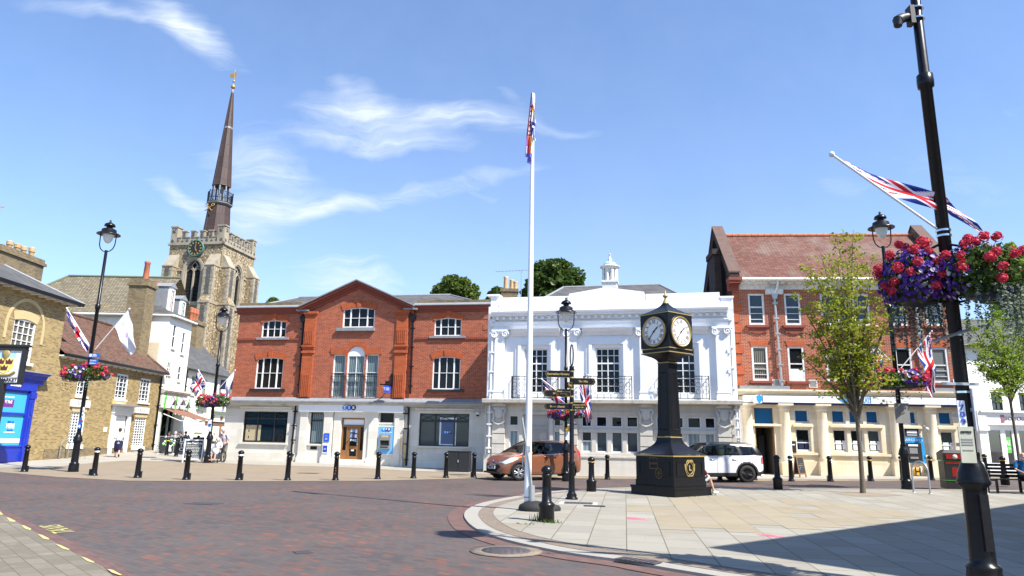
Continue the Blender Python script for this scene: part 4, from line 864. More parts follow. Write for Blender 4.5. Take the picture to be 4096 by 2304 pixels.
    q=f.rect(Z8,1582,1625,115,147,-.05); b=MB(); b.box(q[0],q[1],-.05,-.002,q[2],q[3]); pl=b.build('wall_plaque',M['steel'],o); b=MB(Matrix.Translation(((q[0]+q[1])/2,-.06,(q[2]+q[3])/2))@Matrix.Rotation(R(90),4,'X')); b.lathe([(.16,0),(.001,.01)],18); b.build('plaque_disc',M['sign_white'],pl)
    # ---- stone ground floor
    SG=M['stone_grey']; V0=U0-.05; V1=U1+.15
    moulding(f,'ledge',M['stone_trim'],V0-.05,V1,[(.28,zl-.06),(.5,zl-.02),(.5,zlt-.03),(.46,zlt)],)
    b=MB(); b.box(V0,V1,-.46,.0,zlt-.06,zlt-.004); b.build('ledge_top',M['stone_trim'],o)
    def Q(x0,x1,y0,y1,y=0): return f.rect(Z8,x0,x1,y0,y1,y)
    A=Q(980,1062,338,428); B_=Q(980,1068,462,635); zt0,zt1=A[2],A[3]; zb0,zb1=B_[2],B_[3]
    cols=[(980,1063),(1100,1190),(1226,1316),(1352,1446)]; top=[];low=[]
    for x0,x1 in cols: top.append((f.u(Z8,x0,385),f.u(Z8,x1,385),zt0,zt1)); low.append((f.u(Z8,x0+1,550),f.u(Z8,x1+3,550),zb0,zb1))
    for x0,x1 in ((382,458),(750,826),(1598,1680),(1855,1965),(1998,2084)):
        top.append((f.u(Z8,x0,385),f.u(Z8,x1,385),zt0,zt1)); low.append((f.u(Z8,x0,550),f.u(Z8,x1,550),zb0,zb1))
    top.append((f.u(Z8,1715,385),f.u(Z8,1822,385),zt0,zt1)); low.append((f.u(Z8,1715,550),f.u(Z8,1822,550),zb0,zb1))
    dq=(f.u(Z8,502,500),f.u(Z8,708,500),.1,zt1+.05)
    y0=.06
    wall(f,'stone_wall',SG,V0,V1,-.4,zl-.02,top+low+[dq],.16,y0)
    for i,q in enumerate(top): window(f,*q,y0+.1,.045,mat=M['white_paint'],pane=M['glass'])
    for i,q in enumerate(low):
        pn=M['glass_blue'] if i in (1,2,3) else (M['glass_curtain'] if i in (4,5,7,8) else M['glass'])
        w=window(f,*q,y0+.1,.05,mat=M['white_paint'],pane=pn,rows=[(.48,.06)] if i==0 else ())
        if i==0: b=MB(); b.box(q[0]+.05,q[1]-.05,y0+.08,y0+.105,q[2]+.06,q[2]+(q[3]-q[2])*.48); b.build('frosted_panel',M['glass_curtain'],w)
    # mullion fillets round the window groups
    for a,c in ((0,3),(4,5),(6,8)):
        ua,ub2=top[a][0]-.14,(top[c][1]+.14); b=MB()
        if a!=4: b.box(ua,ub2,y0-.04,y0-.0,zt0-.26,zt0-.1); b.box(ua,ub2,y0-.05,y0,zt1+.1,zt1+.2)
        b.box(ua-.05,ub2+.05,y0-.09,y0,zb0-.2,zb0-.06) if a!=4 else None
        if a!=4: b.build('window_moulding',SG,o)
    b=MB(); yy=y0+.12; zt_=dq[3]
    b.box(dq[0],dq[1],yy,yy+.04,dq[2],zt_); dd=b.build('door',plain('pale grey door paint',(.42,.40,.37),.5,var=.05),o)
    b=MB(); zmid=zb1+.1; b.box(dq[0],dq[1],yy-.06,yy-.001,zmid-.03,zmid+.08)
    for s in (0,1):
        u0_=dq[0]+(dq[1]-dq[0])*(.06+.5*s); u1_=u0_+(dq[1]-dq[0])*.38
        for z0_,z1_ in ((.3,1.0),(1.15,zmid-.15)):
            for bx in ((u0_,u1_,z0_,z0_+.05),(u0_,u1_,z1_-.05,z1_),(u0_,u0_+.05,z0_+.05,z1_-.05),(u1_-.05,u1_,z0_+.05,z1_-.05)): b.box(bx[0],bx[1],yy-.03,yy-.001,bx[2],bx[3])
    b.box((dq[0]+dq[1])/2-.01,(dq[0]+dq[1])/2+.01,yy-.02,yy-.001,dq[2],zmid-.03); b.build('door_panels',plain('pale grey door mouldings',(.38,.365,.335),.5,var=.05),dd)
    b=MB(); b.box(dq[0]-.22,dq[0]-.06,-.0,y0,-.2,zt_+.12); b.box(dq[1]+.06,dq[1]+.22,-.0,y0,-.2,zt_+.12); b.box(dq[0]-.06,dq[1]+.06,0,y0,zt_+.0,zt_+.12); b.build('door_surround',SG,o)
    for x0,x1 in ((247,348),(900,948),(1467,1570),(2112,2222)):
        if x0==900: a=f.u(Z8,948,560)-.86
        else: a=f.u(Z8,x0,560)
        c=f.u(Z8,x1,560); b=MB(); ztop=zl-.08; z=.9
        b.box(a,c,-.10,y0,-.4,.9)
        k=0
        zcart=f.z(Z8,300,372)
        while z<zcart-.2: b.box(a,c,-.10,y0,z+.025,z+.47); b.box(a+.02,c-.02,-.07,y0,z,z+.025); z+=.495
        b.box(a+.02,c-.02,-.08,y0,z,ztop); b.box(a-.04,c+.04,-.16,y0,ztop-.12,ztop-.003); b.build('stone_pier',SG,o)
        u=(a+c)/2; b=MB(); zz=(zcart+ztop)/2; y=-.12
        b.ball((u,y,zz-.04),.24,14,1,.3,1.25); b.box(u-.34,u+.34,y-.03,-.081,ztop-.28,ztop-.18); b.ball((u,y,zz+.42),.16,10,1.5,.4,.7)
        for s in (-1,1):
            b.tube([(u+s*.3,y,ztop-.3),(u+s*.36,y-.02,zz+.15),(u+s*.24,y-.03,zz-.2),(u+s*.30,y-.02,zz-.45),(u+s*.12,y-.02,zz-.55)],[.05,.07,.05,.07,.04],6)
        b.tube([(u-.25,y,zz-.52),(u,y-.02,zz-.62),(u+.25,y,zz-.52)],.06,6)
        b.build('carved_cartouche',SG,o)
    b=MB(); b.box(V0,f.u(Z8,352,700),-.05,y0-.0,-.4,.9); b.box(f.u(Z8,905,700),V1,-.05,y0,-.4,.84); b.box(f.u(Z8,905,700),V1,-.09,y0,.84,.92); b.build('plinth',SG,o)
    return f
WHITE=white()
# ---------------------------------------------------------------- tall red brick bank on the right
def redbank():
    p=gnd(3148,1901); az=R(-4.7); d=Vector((math.cos(az),math.sin(az)))
    p0=Vector((p.x,p.y))-d*2.05
    f=Fr('red_brick_bank','tall red brick bank with tiled roof over a honey stone ground floor','building',p0,az,0); o=f.o
    RB=M['red_brick_b']; ST=M['bath_stone']
    U0=(f.u(R1,222,830)+f.u(R2,245,350))/2; zt=(f.z(R1,300,772)+f.z(R1,1900,772))/2; zl=(f.z(R2,280,392)+f.z(R3,1000,388))/2
    U1=f.u(R4,1250,1300)+.25
    def A(x0,x1,y0,y1,y=0): return f.rect(R1,x0,x1,y0,y1,y)
    a1=A(402,578,822,1170); z20,z21=a1[2],a1[3]
    hw=(a1[1]-a1[0])/2
    two=[((f.u(R1,402,820)+f.u(R1,578,1165))/2),((f.u(R1,800,820)+f.u(R1,988,1165))/2),f.u(R1,1298,1000),f.u(R1,1478,1000),f.u(R1,1660,1000),f.u(R4,712,1000),f.u(R4,1058,1040)]
    z10=(f.z(R2,475,305)+f.z(R3,880,310))/2; z11=(f.z(R1,525,1412)+f.z(R4,1090,1302))/2
    one=[two[0]+.03,two[1],f.u(R2,1180,200),two[3],2*two[3]-f.u(R2,1180,200),(f.u(R4,705,1300)+f.u(R3,600,285))/2-.38+.0,f.u(R3,872,150)]
    one[5]=f.u(R3,525,150); 
    H=[(u-hw,u+hw,z20,z21,0) for u in two]+[(u-hw,u+hw,z10,z11,0) for u in one]
    wall(f,'wall',RB,U0,U1,zl-.3,zt,H,.13)
    D=10; YR=2.9; zr=(f.z(R1,300,172,YR)+f.z(R4,600,226,YR))/2
    b=MB()
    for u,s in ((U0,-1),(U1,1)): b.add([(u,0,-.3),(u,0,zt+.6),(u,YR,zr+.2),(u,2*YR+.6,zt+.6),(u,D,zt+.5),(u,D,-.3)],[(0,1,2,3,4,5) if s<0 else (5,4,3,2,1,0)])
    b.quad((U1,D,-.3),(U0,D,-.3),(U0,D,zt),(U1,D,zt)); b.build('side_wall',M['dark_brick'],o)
    for i,u in enumerate(two):
        window(f,u-hw,u+hw,z20,z21,.06,.09,[],[(.43,.07),.63,.82],mat=M['worn_white'],pane=M['glass_blue'] if i<5 else M['blind_v'])
        if i in (0,1,5,6):
            b=MB(); b.prism([(u-hw-.12,z20-.14),(u+hw+.12,z20-.14),(u+hw+.2,z20-.02),(u-hw-.2,z20-.02)],-.14,.0); b.prism([(u-hw-.05,z20-.42),(u-hw+.1,z20-.38),(u-.15,z20-.46),(u+.15,z20-.46),(u+hw-.1,z20-.38),(u+hw+.05,z20-.42),(u+hw+.05,z20-.14),(u-hw-.05,z20-.14)],-.06,.0); b.build('brick_sill',M['sill_brick'],o)
    b=MB(); a,c=two[2]-hw,two[4]+hw; b.box(a-.15,c+.15,-.14,0,z20-.14,z20-.02); b.box(a-.05,c+.05,-.06,0,z20-.4,z20-.14); b.build('brick_sill',M['sill_brick'],o)
    for i,u in enumerate(one):
        pn={0:'drape',1:'glass',2:'drape',3:'drape',4:'drape',5:'glass',6:'blind_h'}[i]
        w=window(f,u-hw,u+hw,z10,z11,.06,.09,[],[(.5,.06),.66,.82] if i not in (1,5) else [(.5,.06)],mat=M['worn_white'],pane=M[pn])
        if i in (1,5): b=MB(); b.box(u-hw+.06,u+hw-.06,.02,.065,z10+.1,z10+.62); b.build('lower_panel',M['white_paint'],w)
        b=MB(); b.box(u-hw-.16,u+hw+.16,-.12,.0,z10-.13,z10-.01); b.build('brick_sill',M['sill_brick'],o)
        b=MB(); b.prism([(u-hw,z11),(u+hw,z11),(u+hw+.1,z11+.3),(u-hw-.1,z11+.3)],-.03,.0); b.build('flat_arch',M['rubbed_brick'],o)
    for i in (0,1): 
        u=(two[0]+two[1])/2+(-.0 if i==0 else (two[1]-two[0])*.9); b=MB(); u=f.u(R2,617 if i==0 else 972,345); b.box(u-.2,u+.2,-.03,0,zl+.12,zl+.5)
        v=b.build('air_vent',M['worn_white'],o); b=MB()
        for k in range(6): b.box(u-.16,u+.16,-.04,-.03,zl+.16+k*.055,zl+.19+k*.055)
        b.build('vent_slats',M['grey_plastic'],v)
    z=zl+.2; k=0
    while z<zt-.2: b=MB(); b.box(U0-.015,U0+(.38 if k%2 else .26),-.045,.0,z,z+.42); z+=.54; k+=1; b.build('quoin',M['rubbed_brick'],o)
    # eaves cornice with brackets
    zg=(f.z(R1,600,662,-.6)+f.z(R1,1500,664,-.6))/2
    moulding(f,'eaves_cornice',M['worn_white'],U0+.1,U1-.1,[(.06,zt-.02),(.10,zt+.25),(.14,zt+.3),(.55,zt+.36),(.6,zt+.5),(.62,zg-.05)])
    n=26
    for i in range(n): b=MB(); u=U0+.35+(U1-U0-.7)*i/(n-1); b.box(u-.09,u+.09,-.5,-.1,zt+.22,zt+.355); b.build('eaves_bracket',M['worn_white'],o)
    b=MB(); b.tube([(U0+.15,-.66,zg),(U1-.15,-.66,zg)],.07,8); b.build('gutter',M['worn_white'],o)
    # tiled roof between raised gable copings
    b=MB(); b.quad((U0+.1,-.6,zg),(U1-.1,-.6,zg),(U1-.1,YR,zr),(U0+.1,YR,zr)); b.quad((U1-.1,2*YR+.6,zg),(U0+.1,2*YR+.6,zg),(U0+.1,YR,zr),(U1-.1,YR,zr)); r=b.build('roof',M['plain_tile'],o)
    b=MB(); n=30
    for i in range(n): a=U0+.1+(U1-U0-.2)*i/n; c=U0+.1+(U1-U0-.2)*(i+1)/n; b.tube([(a,YR,zr+.0),(c-.02,YR,zr+.0)],[.13,.14],8)
    b.build('ridge_tiles',M['terracotta'],r)
    for u in (U0,U1):
        b=MB(); e=Vector((0,5.2,zr-zg)).normalized()
        P=[(-.62,zg-.25),(-.62,zg+.35),(YR,zr+.5),(2*YR+.65,zg+.35),(2*YR+.65,zg-.25),(YR,zr-.1)]
        b.add([(u-.24,y,z) for y,z in P]+[(u+.24,y,z) for y,z in P],[(0,1,2,5),(5,2,3,4),(9,8,7,6)[::1] if 0 else (11,8,7,6),(10,9,8,11)]+[(i,(i+1)%6,(i+1)%6+6,i+6)[::-1] for i in range(6)])
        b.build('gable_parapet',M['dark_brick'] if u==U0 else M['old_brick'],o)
        b=MB()
        for (y0,z0),(y1,z1) in (((-.66,zg+.36),(YR,zr+.51)),((YR,zr+.51),(2*YR+.65,zg+.36))): b.add([(u-.3,y0,z0),(u+.3,y0,z0),(u+.3,y1,z1),(u-.3,y1,z1),(u-.3,y0,z0+.09),(u+.3,y0,z0+.09),(u+.3,y1,z1+.09),(u-.3,y1,z1+.09)],[(0,1,5,4),(1,2,6,5),(3,0,4,7),(4,5,6,7),(2,3,7,6),(0,3,2,1)])
        b.build('coping',plain('weathered brick coping',(.13,.08,.062),.9,scale=4,var=.3,bump=.4,dirt=((.075,.062,.052),3)),o)
        b=MB(); b.box(u-.34,u+.34,-.75,-.1,zg-.05,zg+.1); b.box(u-.3,u+.3,-.7,-.05,zg-.2,zg-.05); b.box(u-.26,u+.26,-.3,.05,zt-.1,zg-.2); b.build('kneeler',M['sill_brick'],o)
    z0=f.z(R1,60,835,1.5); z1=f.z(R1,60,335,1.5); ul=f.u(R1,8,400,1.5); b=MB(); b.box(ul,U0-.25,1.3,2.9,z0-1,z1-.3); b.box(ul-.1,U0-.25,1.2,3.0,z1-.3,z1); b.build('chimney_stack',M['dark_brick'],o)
    # rainwater pipes
    for Z,a,e,Z2 in ((R1,(685,800),(672,365),R2),(R4,(880,900),(738,360),R3)):
        p=f.uz(*Z(*a),-.14); q=f.uz(*Z2(*e),-.14); pipe(f,[(p[0],-.14,zt-.3),(q[0],-.14,q[1]+.05)],.06,M['steel'],clips=6)
        b=MB(); b.tube([(p[0]+.1,-.62,zg-.05),(p[0]+.1,-.4,zg-.4),(p[0],-.2,zt-.25)],.06,8); b.box(p[0]-.42,p[0]+.42,-.3,-.02,zt-.3,zt-.04); b.build('rainwater_hopper',M['worn_white'],o)
    # ---- stone ground floor
    V0=U0+.02; V1=U1
    def Q(Z,x0,x1,y0,y1,y=0): return f.rect(Z,x0,x1,y0,y1,y)
    fs0=(f.z(R2,700,518,-.35)+f.z(R3,900,518,-.35))/2; fs1=(f.z(R2,700,452,-.35)+f.z(R3,900,452,-.35))/2
    b=MB(); b.box(f.u(R2,255,375)-.0,f.u(R2,728,375),-.3,.0,zl-.02,zl+.16); b.build('lead_capping',M['lead'],o); b=MB(); b.box(f.u(R3,740,375),V1+.1,-.3,0,zl-.02,zl+.16); b.build('lead_capping',M['lead'],o)
    moulding(f,'stone_cornice',M['bath_stone'],V0-.1,V1+.05,[(.16,fs1+.04),(.2,fs1+.14),(.34,zl-.16),(.4,zl-.1),(.4,zl-.022)])
    zd=(f.z(R2,500,560)+f.z(R2,500,560))/2
    up0,up1=f.z(R2,850,705),f.z(R2,850,572); lo0,lo1=f.z(R2,850,978),f.z(R2,870,758)
    cols=[(R2,790,935),(R2,1150,1285),(R2,1318,1450),(R2,1482,1612),(R3,500,650),(R3,855,992)]
    holes=[];up=[];lo=[]
    for i,(Z,x0,x1) in enumerate(cols):
        u=(f.u(Z,x0,640),f.u(Z,x1,640)); up.append((u[0],u[1],up0,up1,0)); l=(f.u(Z,x0+18 if Z is R2 else x0+22,860),f.u(Z,x1+18 if Z is R2 else x1+22,860))
        s=(u[0]+l[0])/2; e=(u[1]+l[1])/2; up[-1]=(s,e,up0,up1,0); lo.append((s,e,lo0,lo1,0))
    dq=(f.u(R2,418,900),f.u(R2,606,900),.12,f.z(R2,510,558)); 
    wall(f,'stone_wall',ST,V0,V1,-.4,fs1,up+[l for i,l in enumerate(lo) if i!=4]+[dq],.2,0)
    b=MB(); b.quad((V0,0,-.4),(V0,0,fs1),(V0,4,fs1),(V0,4,-.4)); b.quad((V1,0,fs1),(V1,0,-.4),(V1,9,-.4),(V1,9,fs1)); b.build('stone_return',ST,o)
    for i,q in enumerate(up): window(f,*q[:4],.15,.07,mat=M['worn_white'],pane=M['blue_film'])
    for i,q in enumerate(lo):
        if i==4: continue
        window(f,*q[:4],.15,.07,[],[(.62,.05)],mat=M['worn_white'],pane=M['glass'] if i in (0,1,2) else M['glass_grey'])
        b=MB(); 
        for k in range(2): b.box(q[0]+.14+k*.32,q[0]+.40+k*.32,.135,.14,q[2]+.12,q[2]+.55)
        b.build('window_notice',M['sign_white'] if i!=0 else M['navy'],o)
    for a,c in ((0,0),(1,3),(4,4),(5,5)):
        b=MB(); ua,uc=up[a][0]-.12,up[c][1]+.12; b.box(ua,uc,-.12,0.,(up0+lo1)/2-.05,(up0+lo1)/2+.06); b.build('stone_transom',ST,o)
    zs=lo0-.05
    for x,x2 in ((f.u(R2,758,1000),f.u(R2,1058,1000)),(f.u(R2,1120,1000),f.u(R3,432,1000)),(f.u(R3,492,1000),f.u(R3,530,1000)),(f.u(R3,720,1000),f.u(R3,790,1000)),(f.u(R3,845,1000),V1)):
        b=MB(); b.box(x,x2,-.10,0,zs-.12,zs-.0); b.build('sill_course',ST,o)
    b=MB(); u=f.u(R2,640,1100); zz_=[(u,f.u(R3,530,1100)),(f.u(R3,720,1100),V1),(V0,dq[0]-.2)]
    for a_,c_ in zz_: b=MB(); b.box(a_,c_,-.07,0,-.4,.85); b.build('plinth',ST,o)
    # engaged columns
    for Z,xt,xb in ((R2,338,350),(R2,690,720),(R2,1048,1085),(R3,418,462),(R3,765,820)):
        u=(f.u(Z,xt,600)+f.u(Z,xb,1000))/2; r=.27; zb=f.z(Z,xb,1085); b=MB(); a0,a1=math.pi,2*math.pi
        b.box(u-.36,u+.36,-.36,0,-.4,zb); b.lathe([(.36,0),(.36,.05),(.31,.1),(.33,.15),(r,.2),(r*.88,fs0-.42-zb),(r*.9,fs0-.40-zb),(.29,fs0-.34-zb),(.29,fs0-.28-zb),(.27,fs0-.25-zb),(.34,fs0-.14-zb)],14,(u,0,zb),True,a0,a1); b.box(u-.37,u+.37,-.37,0,fs0-.14,fs0-.04); b.build('engaged_column',ST,o)
    # doorway
    a,c=dq[0],dq[1]; zm=(up0+lo1)/2; b=MB(); b.box(a-.3,c+.34,-.16,.18,zm-.05,zm+.07); b.build('door_lintel',ST,o)
    b=MB(); b.box(a+.05,c-.05,.15,.16,zm+.08,dq[3]-.04); b.build('blue_panel',M['blue_film'],o)
    b=MB(); b.box(a,a+.07,.1,.2,dq[2],zm-.05); b.box(c-.07,c,.1,.2,dq[2],zm-.05); b.box(a+.07,c-.07,.1,.2,zm-.13,zm-.05); b.build('door_frame',M['wood'],o)
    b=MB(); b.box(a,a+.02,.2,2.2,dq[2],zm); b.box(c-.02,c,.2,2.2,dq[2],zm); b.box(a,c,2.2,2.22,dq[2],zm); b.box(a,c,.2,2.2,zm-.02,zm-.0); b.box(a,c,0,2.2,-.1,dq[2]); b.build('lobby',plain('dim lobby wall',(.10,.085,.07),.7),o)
    b=MB(); b.box(a+.45,c-.2,1.2,1.24,dq[2],zm-.5); d_=b.build('inner_door',M['dark_plastic'],o); b=MB(); b.box(a+.62,c-.38,1.19,1.199,dq[2]+.9,zm-.8); b.build('pane',M['glass_grey'],d_)
    # fascia sign
    b=MB(); b.box(f.u(R2,300,485,-.35),V1+.02,-.35,-.01,fs0,fs1); sg=b.build('fascia_sign',M['sign_white'],o)
    b=MB(); b.box(f.u(R2,300,485,-.35),V1+.02,-.32,-.01,fs0-.09,fs0-.004); b.build('sign_lower_strip',M['navy'],sg)  # navy strip along the lower edge of the sign
    zc=(fs0+fs1)/2; ue=f.u(R2,1282,487,-.36); S=.30
    b=MB(); b.prism([(ue+x*S,zc+z*S) for x,z in [(-.9,.5),(-.75,.25),(-.95,.2),(-.75,.0),(-.9,-.1),(-.6,-.2),(-.45,-.45),(-.25,-.35),(-.2,-.75),(0,-.55),(.2,-.75),(.25,-.35),(.45,-.45),(.6,-.2),(.9,-.1),(.75,0),(.95,.2),(.75,.25),(.9,.5),(.5,.35),(.25,.45),(.3,.75),(.0,.9),(-.3,.75),(-.15,.65),(-.2,.4),(-.5,.35)]],-.362,-.352); b.build('eagle_emblem',M['barc_blue'],sg)
    u1=f.u(R3,205,485,-.36); text('BARCLAYS',.42,M['barc_blue'],sg,((ue+.42+u1)/2,-.355,zc),width=u1-ue-.42)
    b=MB(); 
    for k in range(9): u=f.u(R2,300,485,-.35)+(V1-U0)*k/9; b.box(u-.006,u+.006,-.353,-.349,fs0,fs1)
    b.build('panel_joint',M['steel'],sg)
    q=Q(R2,405,457,446,512,-.6); b=MB(); b.box(q[0],q[1],-1.0,-.36,q[2]-.02,q[3]+.04); ps=b.build('projecting_sign',M['sign_white'],o)
    b=MB(); b.box(q[1],q[1]+.04,-1.0,-.36,q[2]-.02,q[3]+.04); b.build('sign_edge',plain('deep blue sign edge',(.02,.03,.30),.4),ps)
    b=MB(); uu=(q[0]+q[1])/2; zz=(q[2]+q[3])/2; b.prism([(uu+x*.16,zz+z*.24) for x,z in [(-.9,.6),(0,.9),(.9,.6),(.8,-.2),(0,-.9),(-.8,-.2)]],-1.01,-1.002); b.build('shield_emblem',M['barc_blue'],ps)
    # cash machine
    q=Q(R3,530,722,845,1093,-.05); b=MB(); b.box(q[0],q[1],-.06,0,q[2],q[3]); at=b.build('cash_machine',M['barc_blue'],o)
    b=MB(); b.box(q[0]+.08,q[1]-.16,-.1,-.061,q[2]+.03,q[3]-.26); b.build('machine_surround',M['dark_plastic'],at); b=MB(); b.box(q[0]+.2,q[1]-.36,-.106,-.1,q[2]+.45,q[3]-.5); b.box(q[0]+.2,q[1]-.36,-.13,-.1,q[2]+.2,q[2]+.3); b.build('machine_screen',M['grey_plastic'],at); b=MB(); b.box(q[0]+.16,q[1]-.32,-.106,-.1,q[3]-.42,q[3]-.33); b.build('light_strip',M['sign_white'],at)
    text('BARCLAYS',.17,M['sign_white'],at,((q[0]+q[1])/2-.05,-.064,q[3]-.13),width=.9)
    b=MB(); b.box(q[0]+.1,q[1]-.2,-.05,0,q[3]+.06,q[3]+.42); n_=b.build('wall_notice',M['navy'],o); b=MB(); b.box(q[0]+.18,q[1]-.28,-.055,-.05,q[3]+.2,q[3]+.32); b.box(q[0]+.18,q[1]-.28,-.055,-.05,q[3]+.1,q[3]+.13); b.build('notice_lines',M['sign_white'],n_)
    for (Z,x0,x1,y0,y1,mm,nm) in ((R3,820,858,670,728,'grey_plastic','alarm_box'),(R2,755,808,880,990,'near_black','menu_case'),(R3,632,680,1145,1208,'yellow_band','hydrant_sign'),(R3,885,935,1010,1080,'grey_plastic','meter_box'),(R3,730,765,1155,1185,'grey_plastic','floor_vent'),(R3,475,500,1155,1185,'grey_plastic','floor_vent')):
        q=Q(Z,x0,x1,y0,y1,-.12); b=MB(); b.box(q[0],q[1],-.13,0,q[2],q[3]); x_=b.build(nm,M[mm],o)
        if nm=='hydrant_sign': text('H',.5,M['black_matt'],x_,((q[0]+q[1])/2,-.134,(q[2]+q[3])/2),width=.26,thick=.01)
        if nm=='menu_case': b=MB(); b.box(q[0]+.06,q[1]-.06,-.134,-.13,q[2]+.35,q[3]-.14); b.build('notice',M['sign_white'],x_); 
    q=f.uz(*R3(738,768),-.25); b=MB(); b.ball((q[0],-.25,q[1]),.13,10); b.tube([(q[0]-.02,-.2,q[1]+.1),(q[0],0,q[1]+.2)],.05,6); b.build('security_camera',M['steel'],o)
    q=Q(R3,995,1032,283,315,-.02); b=MB(); b.box(q[0],q[1],-.03,0,q[2],q[3]); b.build('alarm_plate',M['sign_white'],o)
    return f
RED=redbank()
# ---------------------------------------------------------------- street on the left
XP=-23.9
def gridwin(f,q,nc,nr,mat=None,pane=None,y=.08,sill=None,fw=.07,bar=.03):
    return window(f,*q,y,fw,[i/nc for i in range(1,nc)],[i/nr for i in range(1,nr)],mat=mat,pane=pane,sill=sill,bar=bar)
def shop():
    f=Fr('yellow_brick_shop','yellow brick shop with blue shopfront and slate roof at the left edge','building',(XP,26,0),R(90),0); o=f.o
    YB=M['yellow_brick']; ze=(f.z(L1,100,560)+f.z(L1,650,780))/2; U1=(f.u(L3,525,0)+f.u(L3,482,310))/2; U0=-3
    def A(Z,x0,x1,y0,y1,y=0): return f.rect(Z,x0,x1,y0,y1,y)
    wq=A(L1,108,325,905,1325); rz=f.z(L1,240,702); ru0,ru1=f.u(L1,55,900),f.u(L1,432,980); uc=(ru0+ru1)/2
    zf=f.z(L3,330,400)
    wall(f,'wall',YB,U0,U1,-.3,ze,[(wq[0],wq[1],wq[2],wq[3],.12)],.14,sides=9)
    w=gridwin(f,wq[:3]+(wq[3]-.02,),4,6,pane=M['drape'],sill=(.12,.14,.1,M['white_paint']))
    b=MB(); P=arc(ru0+.16,ru1-.16,rz-(ru1-ru0)/2,(ru1-ru0)/2-.16,16); Q=arc(ru0,ru1,rz-(ru1-ru0)/2,(ru1-ru0)/2,16)
    for i in range(16): b.prism([P[i],Q[i],Q[i+1],P[i+1]],-.03,.02)
    for a,c in ((ru0,ru0+.16),(ru1-.16,ru1)): b.box(a,c,-.03,.02,rz-(ru1-ru0)/2-.7,rz-(ru1-ru0)/2)
    b.build('relieving_arch',M['pale_arch'],o); archband(f,wq[0]-.05,wq[1]+.05,wq[3]-.13,.13,.42,M['pale_arch'],.02)
    zr=ze+2.3
    b=MB(); e=.55; b.quad((U0,-e,ze+.05),(U1+e,-e,ze+.05),(U1-3.6,3.6,zr),(U0,3.6,zr)); b.add([(U1+e,-e,ze+.05),(U1+e,9,ze+.05),(U1-3.6,3.6,zr)],[(0,1,2)]); b.quad((U1+e,9,ze+.05),(U0,9,ze+.05),(U0,3.6,zr),(U1-3.6,3.6,zr)); r=b.build('roof',M['slate'],o)
    b=MB(); b.tube([(U1+e,-e,ze+.07),(U1-3.6,3.6,zr+.03)],.07,6); b.tube([(U0,3.6,zr+.03),(U1-3.6,3.6,zr+.03)],.08,6); b.build('ridge_capping',M['lead'],r)
    b=MB(); b.box(U0,U1+e,-e-.06,-e+.06,ze-.08,ze+.08); b.box(U1+e-.06,U1+e+.06,-e,9,ze-.08,ze+.08); b.build('gutter',M['black_paint'],o)
    b=MB(); b.box(U0,U1+e-.1,-e+.07,0,ze-.02,ze+.03); b.box(U1,U1+e-.1,0,9,ze-.02,ze+.03)
    u=U0
    while u<U1+.2: b.box(u,u+.12,-e+.1,-.0,ze-.14,ze-.02); u+=.62
    b.build('eaves',M['worn_white'],o)
    q=A(L1,0,350,300,500,2.6); b=MB(); u1=f.u(L1,345,420,2.6); zt=f.z(L1,250,305,2.6); b.box(u1-3.4,u1-.1,2.1,3.5,zr-1.6,zt-.35); b.box(u1-3.5,u1,2.0,3.6,zt-.35,zt-.2); b.box(u1-3.42,u1-.08,2.08,3.52,zt-.2,zt); ch=b.build('chimney_stack',M['old_brick'],o)
    for i in range(4): b=MB(); us=[f.u(L1,x,290,2.8) for x in (300,220,152,75)]; pots(b,[us[i]],2.8,zt,.15,.58 if i!=0 else .70); b.build('chimney_pot',M['buff_pot'],ch)
    # blue shopfront
    BP=M['blue_paint']; s1=f.u(L3,235,800); zc0,zc1=f.z(L3,330,500),f.z(L3,360,415); s0=U0
    moulding(f,'shop_cornice',BP,s0,f.u(L3,345,440,-.1)+.1,[(.18,zc0-.02),(.18,zc0+.2),(.3,zc0+.26),(.36,zc1-.12),(.48,zc1-.06),(.5,zc1)])
    b=MB(); b.box(s0,f.u(L3,345,440)+.25,-.52,.0,zc1,zc1+.04); b.build('lead_flashing',M['lead'],o)
    zf0=f.z(L3,230,548); b=MB(); b.box(s0,s1+.02,-.17,.0,zf0,zc0-.02); fa=b.build('fascia_board',BP,o)
    up=f.u(L3,178,900); b=MB(); b.box(up,s1,-.16,0,-.2,zf0); b.box(up-.04,s1+.05,-.22,0,-.2,.55); b.box(up-.03,s1+.04,-.2,0,zf0-.35,zf0-.05); b.box(up+.12,s1-.12,-.19,-.15,.8,2.2); b.box(up+.12,s1-.12,-.19,-.15,2.35,zf0-.5); b.build('shop_pilaster',BP,o)
    zr0=f.z(L3,100,1000); b=MB(); b.box(s0,up,-.1,0,-.2,zr0); b.box(s0,up,-.14,0,zr0-.06,zr0+.02)
    for k in range(3): b.box(up-1.6-k*1.7,up-.2-k*1.7,-.12,-.09,.15,zr0-.2)
    b.build('stall_riser',BP,o)
    zt0=f.z(L3,100,735); b=MB(); b.box(s0,up,-.1,0.0,zt0-.06,zt0+.06); b.box(up-.1,up,-.09,0,zr0,zf0); b.box(s0,up,-.09,0,zf0-.12,zf0); b.build('shop_window_frame',BP,o)
    b=MB(); b.box(s0,up-.1,-.03,.01,zr0+.02,zt0-.06); b.box(s0,up-.1,-.03,.01,zt0+.06,zf0-.12); po=b.build('shop_window_poster',M['poster_blue'],o)
